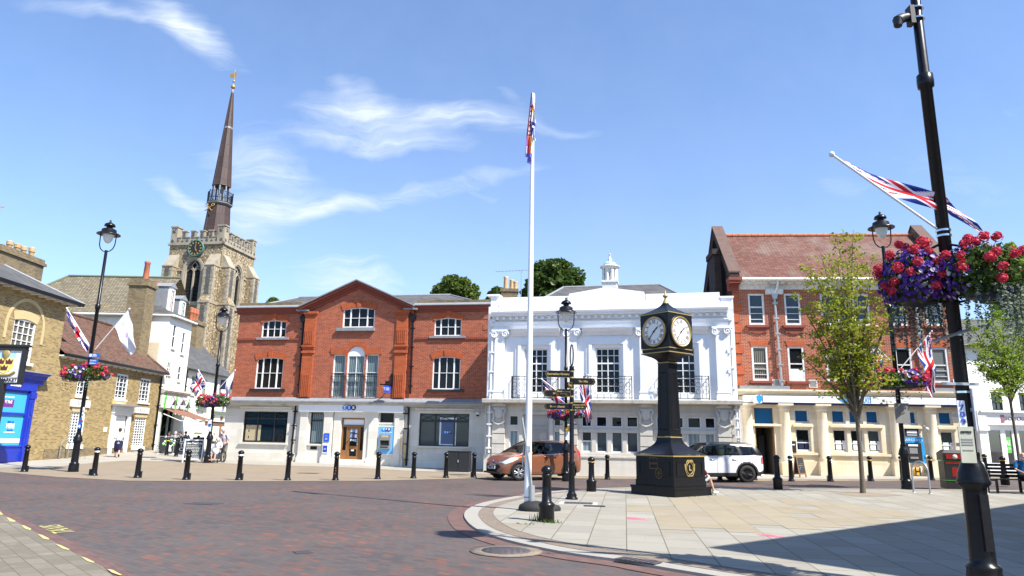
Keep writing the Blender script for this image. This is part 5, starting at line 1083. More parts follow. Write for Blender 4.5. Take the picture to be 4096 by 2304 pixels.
    # posters read only near the right-hand end
    for body,x0,x1,y0,y1,mm in (('FIND US',62,112,795,815,'tsb_blue'),('HERE',50,118,815,860,'sign_white'),('OR ONLINE AT',55,103,866,876,'tsb_blue'),('carphonewarehouse.com',30,118,882,893,'sign_white')):
        q=A(L3,x0,x1,y0,y1,-.03); text(body,(q[3]-q[2])*1.25,M[mm],po,((q[0]+q[1])/2,-.036,(q[2]+q[3])/2),width=q[1]-q[0],thick=.006)
    q=A(L3,40,115,615,680,-.03); b=MB(); b.box(q[0]-.5,q[1],-.036,-.03,q[2],q[3]); lp=b.build('logo_panel',M['purple'],po); text('PC World',.24,M['sign_white'],lp,((q[0]+q[1])/2-.08,-.04,(q[2]+q[3])/2+.06),width=(q[1]-q[0])*.75)
    q=A(L3,-60,130,940,975,-.03); b=MB(); b.box(q[0],up-.12,-.036,-.031,q[2],q[3]); b.build('white_strip',M['sign_white'],po)
    q=A(L3,0,120,590,602,-.03); text('STORES ARE NOW OPEN',.1,M['sign_white'],po,((q[0]+q[1])/2,-.034,(q[2]+q[3])/2),width=q[1]-q[0])
    q=A(L3,110,178,482,510,-.17); text('ehouse',(q[3]-q[2])*1.35,M['sign_white'],fa,((q[0]+q[1])/2-.12,-.18,(q[2]+q[3])/2),width=(q[1]-q[0])*1.3,thick=.008)
    return f,U1
SHOP,SU1=shop()
def bucks():
    f=Fr('low_brick_house','low yellow brick house with mottled tile roof and barred white windows','house',(XP,26+SU1,0),R(90),0); o=f.o
    YB=M['yellow_brick']; ze=(f.z(L2,620,30)+f.z(L2,1500,230))/2; U1=(f.u(L2,1545,260)+f.u(L2,1490,900))/2
    def A(Z,x0,x1,y0,y1,y=0): return f.rect(Z,x0,x1,y0,y1,y)
    g1=A(L3,575,690,722,990); dq=A(L2,1060,1215,590,1000); g2=A(L2,1285,1398,655,932); w1=A(L3,640,735,405,572); w2=A(L2,1120,1232,232,478); w3=A(L2,1348,1448,275,508)
    w1=(w1[0],w1[1],w2[2]-.05,w2[3]-.05)
    dz=G(XP,40)+.05; dq=(dq[0]+.22,dq[1]-.12,dz,dq[3]-.25)
    wall(f,'wall',YB,0,U1,-.3,ze,[w1,w2,w3,g1,g2,dq],.12,sides=7)
    for q in (w1,w2,w3): gridwin(f,q,3,6,sill=(.08,.1,.05,M['white_paint']),fw=.10,bar=.035)
    for q in (g1,g2):
        w=gridwin(f,q,5,11,pane=M['glass_grey'],sill=(.1,.22,.06,M['white_paint']),bar=.04,fw=.06)
        b=MB(); b.prism([(q[0]-.0,q[3]+.02),(q[1]+.0,q[3]+.02),(q[1]+.22,q[3]+.5),(q[0]-.22,q[3]+.5)],-.025,0); b.build('flat_arch',M['pale_arch'],o)
    for Z,q in ((L3,(592,748,620,680)),(L2,(1310,1440,555,612))):
        r=A(Z,*q,-.08); b=MB(); b.box(r[0],r[1],-.10,0,r[2],r[3]); s=b.build('name_board',M['worn_white'],o); b=MB(); b.box(r[0]+.05,r[1]-.05,-.106,-.1,r[2]+.05,r[3]-.05); b.build('board_face',M['cream_render'],s)
        text('BUCKS',(r[3]-r[2])*.75,plain('grey lettering',(.22,.21,.19),.6),s,((r[0]+r[1])/2,-.11,(r[2]+r[3])/2),width=(r[1]-r[0])*.44)
    r=A(L2,1090,1220,478,545,-.06); b=MB(); b.box(r[0],r[1],-.06,0,r[2],r[3]); s=b.build('solicitor_board',plain('gold sign',(.55,.42,.16),.5),o)
    for k,(z,w_) in enumerate(((.45,.7),(.25,.5))): b=MB(); u=(r[0]+r[1])/2; b.box(u-w_/2,u+w_/2,-.064,-.06,r[2]+(r[3]-r[2])*z,r[2]+(r[3]-r[2])*(z+.08)); b.build('lettering_line',M['sign_white'],s)
    # door with hood
    a,c,z0,z1=dq; b=MB(); b.box(a-.28,a,-.14,.1,z0,z1+.1); b.box(c,c+.28,-.14,.1,z0,z1+.1); b.box(a,c,-.1,.1,z1,z1+.1); b.box(a-.32,c+.32,-.2,0,z1+.1,z1+.55); b.build('door_surround',M['white_paint'],o)
    b=MB(); b.box(a-.5,c+.5,-.55,0,z1+.55,z1+.65); b.build('door_hood',M['lead'],o)
    b=MB(); b.box(a,c,.05,.09,z0,z1); d_=b.build('door',M['white_paint'],o); b=MB()
    for z_ in (.2,1.2):
        for bx in ((a+.1,c-.1,z0+z_,z0+z_+.05),(a+.1,c-.1,z0+z_+.75,z0+z_+.8),(a+.1,a+.15,z0+z_+.05,z0+z_+.75),(c-.15,c-.1,z0+z_+.05,z0+z_+.75)): b.box(bx[0],bx[1],.03,.049,bx[2],bx[3])
    b.build('door_panels',M['white_paint'],d_)
    for (Z,x0,x1,y0,y1,mm,nm) in ((L2,1005,1035,745,788,'sign_white','wall_notice'),(L2,1198,1215,820,858,'gold_paint','brass_plate')):
        r=A(Z,x0,x1,y0,y1,-.03); b=MB(); b.box(r[0],r[1],-.03,0,r[2],r[3]); b.build(nm,M[mm],o)
    b=MB(); b.box(0,U1,-.05,0,-.3,G(XP,40)+.45); b.build('plinth',M['old_brick'],o)
    # roof
    e=.35; zr=f.z(L1,1000,950,3.4); ur=f.u(L1,1075,968,3.4)
    b=MB(); b.quad((0,-e,ze+.02),(U1+.2,-e,ze+.02),(ur,3.4,zr),(0,3.4,zr)); b.add([(U1+.2,-e,ze+.02),(U1+.2,7,ze+.02),(ur,3.4,zr)],[(0,1,2)]); b.quad((U1+.2,7,ze),(0,7,ze),(0,3.4,zr),(ur,3.4,zr)); r=b.build('roof',M['old_tile'],o)
    b=MB(); b.tube([(0,3.4,zr),(ur,3.4,zr)],.13,7); b.tube([(ur,3.4,zr),(U1+.2,-e,ze+.03)],.11,7); b.build('ridge_tiles',M['old_tile'],r)
    b=MB(); b.box(0,U1+.3,-e-.07,-e+.07,ze-.08,ze+.06); b.build('gutter',M['black_paint'],o)
    b=MB(); b.box(0,U1+.1,-e+.08,0,ze-.1,ze-.03); 
    u=.2
    while u<U1: b.box(u,u+.1,-e+.1,0,ze-.19,ze-.1); u+=.7
    b.build('eaves',M['worn_white'],o)
    pipe(f,[(U1-.06,-.08,ze-.1),(U1-.06,-.08,.3)],.06,hopper=False)
    return f,U1
BUCKS,BU1=bucks()
def oldhouse():
    y=52.5; zE=at_y(*L1(950,860),y).z; zR=at_y(*L1(950,500),y+4).z; x0=at_y(*L1(540,640),y+2).x-3.5; x1=at_y(*L1(1405,700),y).x
    t=thing('old_house','old house with a big mossy stone-coloured roof behind the low brick house','house',(x1,y,0)); w=x1-x0
    xr=at_y(*L1(668,488),y+4).x-x1
    b=MB(); b.box(-w,.5,0.3,8,.0,zE); b.build('wall',M['cream_render'],t)
    b=MB(); b.quad((-w-.3,-.1,zE),(.6,-.1,zE),(.6,4,zR),(xr,4,zR)); b.add([(-w-.3,8.2,zE),(-w-.3,-.1,zE),(xr,4,zR)],[(0,1,2)]); b.quad((.6,8.2,zE),(-w-.3,8.2,zE),(xr,4,zR),(.6,4,zR)); r=b.build('roof',M['moss_tile'],t)
    b=MB(); b.tube([(xr,4,zR+.03),(.6,4,zR+.03)],.12,7); b.tube([(xr,4,zR+.03),(-w-.3,-.1,zE)],.10,7); b.build('ridge_tiles',M['verdigris'] if 0 else plain('mossy ridge',(.12,.14,.09),.9),r)
    b=MB(); b.tube([(-w-.2,-.18,zE-.02),(.4,-.18,zE-.02)],.09,7); b.build('gutter',M['worn_white'],t)
    # tall chimney on the near side
    yc=46.0
    def X(x,yy): return at_y(*L1(x,yy),yc)
    xa,xb=X(1225,750).x-x1,X(1400,750).x-x1; zt=X(1310,515).z; b=MB(); d0=yc-y
    b.box(xa,xb,d0,d0+1.2,1,zt-.5); b.box(xa-.1,xb+.1,d0-.1,d0+1.3,zt-.5,zt-.25); b.box(xa,xb,d0,d0+1.2,zt-.25,zt); ch=b.build('chimney_stack',M['old_brick'],t)
    xp=X(1370,450); b=MB(); b.lathe([(.2,0),(.17,1.2),(.2,1.24),(.2,1.4),(.1,1.4)],12,(xp.x-x1,d0+.6,zt-.05)); b.build('chimney_pot',M['terracotta'],ch)
    xa2,xb2=X(1408,620).x-x1,X(1488,620).x-x1; z2=X(1450,535).z; yc=49.6; d0=yc-y; xa2,xb2=X(1408,620).x-x1,X(1488,620).x-x1; z2=X(1450,535).z; b=MB(); b.box(xa2,xb2,d0+.2,d0+1.2,4,z2-.2); b.box(xa2-.06,xb2+.06,d0+.14,d0+1.26,z2-.2,z2); b.build('chimney_stack',M['red_brick_b'],t)
    return t
oldhouse()
def whitehouse():
    y0=26+SU1+BU1; f=Fr('white_rendered_house','tall white rendered house with dormers above a cafe with brown awning','house',(XP,y0+.15,0),R(90),0); o=f.o
    WR=M['cream_render']; ze=f.z(S4,270,868); U1=f.u(S4,490,1080)
    def A(Z,x0,x1,y0,y1,y=0): return f.rect(Z,x0,x1,y0,y1,y)
    q=[A(S4,312,345,960,1195),A(S4,402,432,1030,1250),A(S4,268,310,1312,1452),A(S4,366,402,1356,1470)]
    q2=A(L2,1612,1652,105,240); q3=A(L2,1712,1748,152,300)
    H=[q[0],q[1],q2,q3]; zc=f.z(L2,1540,400); zf=f.z(L2,1540,555)
    op=(.45,U1-1.1,G(XP,49)+.05,zf-.05)
    ze2=ze; wall(f,'wall',WR,0,U1,-.2,ze2,H+[op],.12,sides=2.5)
    for r in H: window(f,*r,.06,.07,[],[(.5,.06)],sill=(.1,.1,.06,M['worn_white']))
    b=MB(); zr=ze+.95; b.quad((-.1,-.25,ze),(U1+.1,-.25,ze),(U1-.6,1.2,zr),(.6,1.2,zr)); b.add([(-.1,2.7,ze),(-.1,-.25,ze),(.6,1.2,zr)],[(0,1,2)]); b.add([(U1+.1,-.25,ze),(U1+.1,2.7,ze),(U1-.6,1.2,zr)],[(0,1,2)]); b.quad((U1+.1,2.7,ze),(-.1,2.7,ze),(.6,1.2,zr),(U1-.6,1.2,zr)); b.build('roof',M['slate'],o)
    b=MB(); b.tube([(-.1,-.3,ze),(U1+.1,-.3,ze)],.08,7); b.tube([(-.12,-.3,ze),(-.12,2.6,ze)],.08,7); b.build('gutter',M['white_paint'],o)
    for u0,z1,mm in ((.5,2.3,'wood'),(2.3,1.75,'glass_blue')):
        b=MB(); b.box(u0,u0+.95,.55,1.5,ze-.1,ze+z1-.1); d_=b.build('dormer',M['worn_white'],o)
        b=MB(); b.prism([(u0-.1,ze+z1-.1),(u0+1.05,ze+z1-.1),(u0+.48,ze+z1+.25)],.45,1.6); b.build('dormer_roof',M['lead'],d_)
        window(f,u0+.18,u0+.77,ze+.35,ze+z1-.25,.52,.06,[.5],[.5],pane=M[mm],parent=d_)
        b=MB(); b.box(u0-.021,u0-.001,.6,1.48,ze-.1,ze+z1-.12); b.build('dormer_cheek',M['lead'],d_)
    q=A(S4,80,185,1175,1280); b=MB(); b.box(-.006,-.001,.5,1.3,ze-3.2,ze-1.9); b.build('bare_patch',plain('tan bare render',(.62,.52,.36),.9),o)
    for xx in (1605,1700): u=f.u(L2,xx,300); pipe(f,[(u,-.05,zc+2.4),(u,-.05,zc+.1)],.025,M['worn_white'],hopper=False)
    # cafe front
    moulding(f,'shop_cornice',M['stone_trim'],-.05,U1+.3,[(.2,zc-.1),(.35,zc),(.4,zc+.1),(.2,zc+.2)])
    b=MB(); b.box(.0,U1+.2,-.2,0.0,zf,zc-.1); fb=b.build('fascia_board',M['worn_white'],o)
    for x,y_,s in ((1598,490,1),(1702,515,1),(1820,545,1)):
        u,z=f.uz(*L2(x,y_),-.22); b=MB(); b.prism([(u+a*.28,z+c*.62) for a,c in [(-.4,-1),(.1,-.9),(.3,-.6),(.2,-.5),(.6,-.1),(.4,0),(.8,.4),(.5,.5),(.5,1),(.1,.8),(-.2,.9),(-.1,.4),(-.5,.3),(-.3,-.1),(-.7,-.3),(-.4,-.5)]],-.22,-.201); b.build('painted_leaf',M['green_print'],fb)
    for x,y_ in ((1690,520),(1770,520),(1818,550)):
        u,z=f.uz(*L2(x,y_),-.5); b=MB(); b.lathe([(.05,.25),(.2,-.1)],8,(u,-.5,z)); b.tube([(u,-.5,z+.25),(u,-.3,z+.5),(u,-.2,z+.4)],.02,5); b.build('sign_lamp',M['black_matt'],o)
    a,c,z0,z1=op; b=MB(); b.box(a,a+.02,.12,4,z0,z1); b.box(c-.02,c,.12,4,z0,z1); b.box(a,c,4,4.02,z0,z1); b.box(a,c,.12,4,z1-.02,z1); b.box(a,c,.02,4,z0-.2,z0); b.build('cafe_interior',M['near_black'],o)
    b=MB(); b.box(a,a+.1,-.05,.1,z0,z1); b.box(a+1.1,a+1.2,0,.1,z0,z1); b.box(c-.1,c,-.05,.1,z0,z1); b.build('shop_front_frame',plain('grey green frame paint',(.38,.43,.37),.5),o)
    # awning
    za=f.z(L2,1575,565,-.22); zo=za-.75; ln=2.9
    b=MB(); n=8
    for i in range(n):
        t0,t1=i/n,(i+1)/n; Y=lambda t:(-.22-ln*t); Zz=lambda t: za+(zo-za)*t-.12*math.sin(math.pi*t)
        b.quad((.35,Y(t0),Zz(t0)),(U1+.3,Y(t0),Zz(t0)),(U1+.3,Y(t1),Zz(t1)),(.35,Y(t1),Zz(t1)))
    b.quad((.35,-.22-ln,zo),(U1+.3,-.22-ln,zo),(U1+.3,-.22-ln,zo-.35),(.35,-.22-ln,zo-.35)); aw=b.build('awning',M['awning'],o)
    b=MB(); 
    for u in (.4,U1+.2): b.tube([(u,-.2,za-.35),(u,-1.4,za-.8),(u,-.2-ln,zo-.02)],.035,6)
    b.box(.35,U1+.3,-.28-ln,-.22-ln-.001,zo-.04,zo+.05); b.build('awning_frame',M['worn_white'],aw)
    return f,y0+.15+U1
WHOUSE,YW=whitehouse()
def creamhouse():
    f=Fr('cream_terrace_house','cream rendered house with slate roof right of the cafe house','house',(XP-.1,YW+.02,0),R(90),0); o=f.o
    ze=(f.z(L2,1830,170)+f.z(L2,2200,285))/2; U1=8.6
    def A(Z,x0,x1,y0,y1,y=0): return f.rect(Z,x0,x1,y0,y1,y)
    ws=[A(L2,1845,1882,245,430),A(L2,1955,1992,280,460),A(L2,2072,2102,312,490)]; lw=[A(L2,1890,1958,580,785),A(L2,2040,2070,600,790)]; dq=A(L2,2112,2142,640,960); dq=(dq[0],dq[1],.35,dq[3])
    wall(f,'wall',M['cream_render'],0,U1,-.2,ze,ws+lw+[dq],.12,sides=6)
    for q in ws: window(f,*q,.06,.08,[.5],[(.5,.05)],mat=M['sage_paint'],pane=M['glass_blue'],sill=(.1,.1,.1,M['sage_paint']))
    w=window(f,*lw[0],.06,.1,[],[],mat=M['sage_paint'],pane=M['sign_white'],sill=(.1,.1,.1,M['sage_paint'])); window(f,*lw[1],.06,.08,[],[.3],mat=M['sage_paint'],pane=M['glass'])
    b=MB(); b.box(dq[0],dq[1],.06,.1,dq[2],dq[3]); b.build('door',M['oak'],o)
    for q in (lw[0],(lw[1][0],dq[1],0,dq[3])): b=MB(); b.box(q[0]-.3,q[1]+.3,-.35,0,q[3]+.35,q[3]+.5); b.box(q[0]-.2,q[1]+.2,-.12,0,q[3]+.05,q[3]+.35); b.build('window_hood',M['sage_paint'],o)
    zr=f.z(S4,500,1120,3); b=MB(); b.quad((0,-.3,ze),(U1,-.3,ze),(U1,3,zr),(0,3,zr)); b.quad((U1,6.3,ze),(0,6.3,ze),(0,3,zr),(U1,3,zr)); b.add([(0,-.3,ze),(0,3,zr),(0,6.3,ze)],[(0,1,2)]); b.build('roof',M['slate'],o)
    b=MB(); b.box(0,U1,-.38,-.24,ze-.1,ze+.03); b.build('gutter',M['black_paint'],o); pipe(f,[(.15,-.08,ze-.1),(.15,-.08,3.2)],.06,hopper=False)
    # chimney with three red pots
    u,z=f.uz(*S4(500,960),3); zt=f.z(S4,500,935,3); b=MB(); b.box(u-.7,u+.7,2.2,3.6,ze,zt-.3); b.box(u-.8,u+.8,2.1,3.7,zt-.3,zt); ch=b.build('chimney_stack',M['old_brick'],o)
    for i,x in enumerate((475,513,552)): b=MB(); uu=u-.5+.5*i; pots(b,[uu],2.9,zt,.17,1.15); b.build('chimney_pot',M['terracotta'],ch)
    u2,z2=f.uz(*L2(2190,335),-.6); b=MB(); b.box(u2-.05,u2+.05,-1.1,-.1,z2-.4,z2+.4); b.build('hanging_sign',M['navy'],o)
creamhouse()
# ---------------------------------------------------------------- church tower
def church():
    c=at_y(*S4(805,180),75); az=R(-10)
    f=Fr('church_tower','flint church tower with clock, battlements and slim brown copper spire','church',(c.x,c.y),az,0); o=f.o
    S=6.65; FL=M['flint']; TS=M['tower_stone']
    def zz(y,x=500): return f.z(S4,x,y)
    zs=zz(183,540); zm0=zz(120,540); zm1=zz(62,540); zpin=zz(18,350); zband=zz(440,350); zlow=zz(765,450)
    F1=Matrix.Translation((-S,0,0)); F2=Matrix(((0,-1,0,0),(1,0,0,0),(0,0,1,0),(0,0,0,1)))   # (v along face, w inward, z)
    wc=S/2-.02; ww=(f.u(S4,583,600)-f.u(S4,440,600))/2; wz0=zz(742); wsp=zz(445); wtop=zz(335,530)
    # body
    for k,Mx in enumerate((F1,F2)):
        b=MB(Mx); r=wtop-wsp
        # wall sheet with pointed opening
        a,d=wc-ww,wc+ww; P=[(d,wsp),(d-.12*ww,wsp+r*.45),(d-.45*ww,wsp+r*.8),(wc,wtop),(a+.45*ww,wsp+r*.8),(a+.12*ww,wsp+r*.45),(a,wsp)]
        b.quad((0,0,-1),(S,0,-1),(S,0,wz0),(0,0,wz0)); b.quad((0,0,wz0),(a,0,wz0),(a,0,wsp),(0,0,wsp)); b.quad((d,0,wz0),(S,0,wz0),(S,0,wsp),(d,0,wsp)); b.quad((0,0,wtop),(S,0,wtop),(S,0,zs),(0,0,zs))
        b.quad((0,0,wsp),(a,0,wsp),(a,0,wtop),(0,0,wtop)); b.quad((d,0,wsp),(S,0,wsp),(S,0,wtop),(d,0,wtop))
        for i in range(3): b.add([(d,0,wtop),(P[i+1][0],0,P[i+1][1]),(P[i][0],0,P[i][1])],[(0,1,2)]); b.add([(a,0,wtop),(P[6-i][0],0,P[6-i][1]),(P[5-i][0],0,P[5-i][1])],[(0,1,2)])
        b.build('tower_wall',FL,o)
        out=[(a,wz0),]+[(a,wsp)]+P[::-1][1:-1]+[(d,wsp),(d,wz0)]
        b=MB(Mx)
        def off(p,t): v=Vector((p[0]-wc,p[1]-wsp)); 
        n=len(out)
        for t0,t1,y0,y1 in ((0,.16,-.02,.5),(.16,.42,-.10,.05)):
            for i in range(n-1):
                q=[]
                for p,t in ((out[i],t0),(out[i+1],t0),(out[i+1],t1),(out[i],t1)):
                    if p[1]<=wsp+1e-6: q.append((p[0]+(t if p[0]>wc else -t),p[1]))
                    else: v=Vector((p[0]-wc,(p[1]-wsp)*.6+.02)).normalized(); q.append((p[0]+v.x*t,p[1]+v.y*t))
                b.prism(q,y0,y1)
        b.box(a-.42,d+.42,-.16,.3,wz0-.3,wz0); b.build('belfry_window_surround',TS,o)
        b=MB(Mx); b.add([(p[0],.42,p[1]) for p in out][::-1],[tuple(range(n))]); pb=b.build('belfry_louvres',M['near_black'],o)
        b=MB(Mx); z=wz0+.15
        while z<wsp-.1: b.quad((a,.24,z),(d,.24,z),(d,.40,z+.1),(a,.40,z+.1)); z+=.16
        b.build('louvre_boards',plain('dark slate louvres',(.05,.05,.05),.8),pb)
        b=MB(Mx); b.box(wc-.08,wc+.08,.1,.3,wz0,wsp+.3)
        for s in (-1,1):
            b.tube([(wc,.2,wsp-.1),(wc+s*ww*.35,.2,wsp+.45*r),(wc+s*ww*.75,.2,wsp+.42*r)],.07,5); b.tube([(wc,.2,wsp+.1*r),(wc+s*ww*.4,.2,wsp+.55*r),(wc,.2,wsp+.85*r)],.07,5); b.tube([(wc+s*ww,.2,wsp-.05),(wc+s*ww*.5,.2,wsp+.3*r),(wc,.2,wsp-.05)],.07,5)
        b.build('tracery',TS,o)
        # bands
        b=MB(Mx); b.box(-.18,S+.18,-.18,.1,zs-.12,zs+.1); b.box(-.1,S+.1,-.10,.1,zs+.1,zs+.2); b.build('parapet_string',TS,o)
        b=MB(Mx); b.box(0,a-.42,-.1,.1,zband-.08,zband+.08); b.box(d+.42,S,-.1,.1,zband-.08,zband+.08); b.build('string_course',TS,o)
        b=MB(Mx); b.box(0,S,-.14,.1,zlow-.15,zlow+.12); b.build('string_course',TS,o)
        # battlements
        b=MB(Mx); fz=zs+.2; b.box(0,S,-.02,.35,fz,zm0)
        n=5; m_=MB(Mx); w=(S-1.6)/(2*n-1)
        for i in range(n-1): u=.8+w*(2*i+1); b.box(u,u+w,-.02,.35,zm0,zm1); b.box(u-.06,u+w+.06,-.1,.43,zm1,zm1+.12)
        for i in range(n): u=.8+w*2*i; b.box(u,u+w,-.08,.4,zm0,zm0+.08)
        for u in (0,S-.8): b.box(u,u+.8,-.06,.74,fz,zpin-.1); b.box(u-.08,u+.88,-.14,.82,zpin-.1,zpin+.05)
        b.build('battlements',TS,o)
        nn=11
        for i in range(nn):
            b=MB(Mx); u=.28+(S-.56)*i/(nn-1); h=zm0-.12 if i%2 or i in (0,nn-1) else zm0-.25
            b.prism([(u-.17,fz+.08),(u+.17,fz+.08),(u+.17,h-.2),(u,h),(u-.17,h-.2)],-.085 if i in (0,nn-1) else -.04,-.0); b.build('flushwork_panel',M['flush_flint'],o)
        for i in range(n-1): b=MB(Mx); u=.8+w*(2*i+1)+w/2; b.prism([(u-.16,zm0-.1),(u+.16,zm0-.1),(u+.16,zm1-.35),(u,zm1-.12),(u-.16,zm1-.35)],-.045,0); b.build('flushwork_panel',M['flush_flint'],o)
        for u in (.4,S-.4):
            b=MB(Mx)
            for s in (0,1): b.tube([(u-.18,-.09,zpin-.7+s*.36),(u+.18,-.09,zpin-.34-s*.36)],.05,4)
            b.build('cross_panel',M['flush_flint'],o)
        # angle buttresses in three stages
        for e,(u,sg) in enumerate(((.75,1),(S-.75,-1))):
            ztop=zz(315,300)+.3; z1=zband+.35; z2=zz(700,620); z3=zlow
            for pr0,pr1,za,zb in ((.0,.9,z1,ztop),):
                b=MB(Mx); w0=.62
                b.add([(u-w0,.1,z1),(u+w0,.1,z1),(u+w0,-1.0,z1),(u-w0,-1.0,z1),(u-w0,.1,ztop),(u+w0,.1,ztop),(u+w0,-.02,ztop),(u-w0,-.02,ztop)],[(3,2,6,7),(2,1,5,6),(0,3,7,4),(4,7,6,5)]); b.build('buttress_slope',TS,o)
            b=MB(Mx); b.box(u-w0,u+w0,-1.0,.1,z2,z1); b.add([(u-w0,-1.0,z2),(u+w0,-1.0,z2),(u+w0,-1.35,z3+.1),(u-w0,-1.35,z3+.1),(u-w0,.1,z3+.1),(u+w0,.1,z3+.1),(u+w0,.1,z2),(u-w0,.1,z2)],[(3,2,1,0),(0,7,4,3),(1,2,5,6)]); b.box(u-w0,u+w0,-1.35,.1,-1,z3+.1); b.build('buttress',FL,o)
            b=MB(Mx); z=0; k2=0
            while z<z1-.5:
                pr=-1.36 if z<z3 else -1.01; l=.34 if k2%2 else .22
                for s in (-1,1): b.box(u+s*w0-(l if s>0 else .012),u+s*w0+(.012 if s>0 else l),pr-.012,pr+(.22 if k2%2 else .34),z,z+.42)
                z+=.45; k2+=1
            b.box(u-w0-.06,u+w0+.06,-1.08,.1,z1-.1,z1+.02); b.box(u-w0-.06,u+w0+.06,-1.42,.1,z3-.1,z3+.08); b.build('buttress_quoins',TS,o)
            b=MB(Mx); b.box(u-.26,u+.26,-1.018,-1.0,z2+.2,z1-.3); b.box(u-.26,u+.26,-1.368,-1.35,1,z3-.4); b.build('flushwork_panel',M['flush_flint'],o)
    b=MB(); b.quad((-S,S,-1),(-S,0,-1),(-S,0,zs),(-S,S,zs)); b.quad((0,S,-1),(-S,S,-1),(-S,S,zs),(0,S,zs)); b.quad((-S,0,zs),(0,0,zs),(0,S,zs),(-S,S,zs)); b.build('tower_back',FL,o)
    for Mx in (Matrix(((0,1,0,-S),(-1,0,0,S),(0,0,1,0),(0,0,0,1))),Matrix(((-1,0,0,0),(0,-1,0,S),(0,0,1,0),(0,0,0,1)))):
        b=MB(Mx); b.box(0,S,-.02,.35,zs,zm0)
        for i in range(4): u=.8+(S-1.6)/9*(2*i+1); b.box(u,u+(S-1.6)/9,-.02,.35,zm0,zm1)
        b.build('battlements',TS,o)
    # clock
    u,z=f.uz(*S4(536,224),-.3); b=MB(Matrix.Translation((u,-.3,z))@Matrix.Rotation(R(90),4,'X')); r=.98
    b.lathe([(r,-.25),(r,.06),(r*.86,.06),(r*.86,.0)],32); cl=b.build('clock_surround',plain('green bronze',(.05,.13,.11),.6),o)
    b=MB(Matrix.Translation((u,-.3,z))@Matrix.Rotation(R(90),4,'X')); b.lathe([(r*.87,.0),(r*.87,.02),(.001,.02)],32,smooth=False); b.build('clock_face',M['near_black'],cl)
    b=MB(Matrix.Translation((u,-.33,z)))
    for k in range(12):
        a=k*math.pi/6; s,c_=math.sin(a),math.cos(a); A=Vector((s,0,c_)); B=Vector((c_,0,-s))
        p=[A*r*.58-B*.05,A*r*.58+B*.05,A*r*.8+B*.1,A*r*.8-B*.1]; b.add([(q.x,0,q.z) for q in p],[(0,1,2,3)])
    for a,l,w in ((R(5),.62,.05),(R(152),.5,.07)):
        s,c_=math.sin(a),math.cos(a); A=Vector((s,0,c_)); B=Vector((c_,0,-s)); p=[-A*.15-B*w*.6,-A*.15+B*w*.6,A*l*.6+B*w,A*l,A*l*.6-B*w]; b.add([(q.x,-.02,q.z) for q in p],[(0,1,2,3,4)])
    b.build('clock_numerals',M['gold'],cl)
    # spire
    cx,cy=-S/2+.05,S/2; 
    def sz(y,x): return at_y(*S3(x,y),c.y+3.5).z
    z0=zs; z1=sz(1120,512); zr=sz(1040,515); z2=sz(985,525); z3=sz(285,628); z4=sz(258,636)
    o8=math.pi/8; CO=M['copper']
    b=MB(); b.lathe([(1.75,z0),(1.52,z0+1.6),(1.22,z1)],8,(cx,cy,0),False,o8,o8+2*math.pi); b.build('spire_base',CO,o)
    b=MB(); b.lathe([(1.22,z1-.1),(1.5,z1+.02),(1.52,z1+.12),(1.0,z1+.14)],8,(cx,cy,0),False,o8,o8+2*math.pi); b.build('spire_gallery',M['lead'],o)
    b=MB()
    for k in range(8):
        a=o8+k*math.pi/4; a2=a+math.pi/4; A=Vector((cx+1.42*math.cos(a),cy+1.42*math.sin(a),0)); B=Vector((cx+1.42*math.cos(a2),cy+1.42*math.sin(a2),0))
        for zq in (z1+.2,(z1+zr)/2,zr+.1): b.tube([(A.x,A.y,zq),(B.x,B.y,zq)],.035,4)
        for j in range(6): p=A.lerp(B,j/6); b.tube([(p.x,p.y,z1+.1),(p.x,p.y,zr+(.25 if j==0 else .1))],.03 if j else .05,4)
    b.build('gallery_railing',M['black_paint'],o)
    b=MB()
    for k in range(8): a=o8+k*math.pi/4; b.tube([(cx+.95*math.cos(a),cy+.95*math.sin(a),z1),(cx+.92*math.cos(a),cy+.92*math.sin(a),z2+.1)],.10,6)
    b.lathe([(.3,z1),(.3,z2)],8,(cx,cy,0)); b.build('lantern_columns',M['lead'],o)
    b=MB(); b.lathe([(1.08,z2-.02),(1.06,z2+.05),(.12,z3)],8,(cx,cy,0),False,o8,o8+2*math.pi)
    b.build('spire',CO,o)
    b=MB()
    for k in range(8): a=o8+k*math.pi/4; b.tube([(cx+1.07*math.cos(a),cy+1.07*math.sin(a),z2),(cx+.12*math.cos(a),cy+.12*math.sin(a),z3)],.035,4)
    for k in range(8): a=o8+k*math.pi/4; b.tube([(cx+1.76*math.cos(a),cy+1.76*math.sin(a),z0),(cx+1.52*math.cos(a),cy+1.52*math.sin(a),z0+1.6),(cx+1.22*math.cos(a),cy+1.22*math.sin(a),z1)],.04,4)
    b.build('spire_ribs',CO,o)
    zb=sz(560,597); rr=.12+(1.06-.12)*(z3-zb)/(z3-z2); b=MB(); b.lathe([(rr+.02,zb-.12),(rr+.0,zb+.12)],8,(cx,cy,0),False,o8,o8+2*math.pi); b.build('spire_band',M['lead'],o)
    b=MB(); b.lathe([(.16,z3-.4),(.17,z3-.05),(.1,z3+.15),(.04,z3+.25),(.04,z4+1.7)],10,(cx,cy,0)); b.build('spire_cap',M['lead'],o)
    b=MB(); b.ball((cx,cy,z4),.29,12); b.ball((cx,cy,z4+.75),.16,10); b.tube([(cx,cy,z4+.9),(cx,cy,z4+2.3)],.05,6); b.prism([(cx-.55,z4+1.35),(cx-.1,z4+1.3),(cx-.1,z4+1.75),(cx-.6,z4+1.85)],cy-.03,cy+.03); b.prism([(cx+.05,z4+1.3),(cx+.3,z4+1.15),(cx+.22,z4+1.5),(cx+.3,z4+1.9),(cx+.1,z4+2.0)],cy-.03,cy+.03); b.build('weathervane',M['gold'],o)
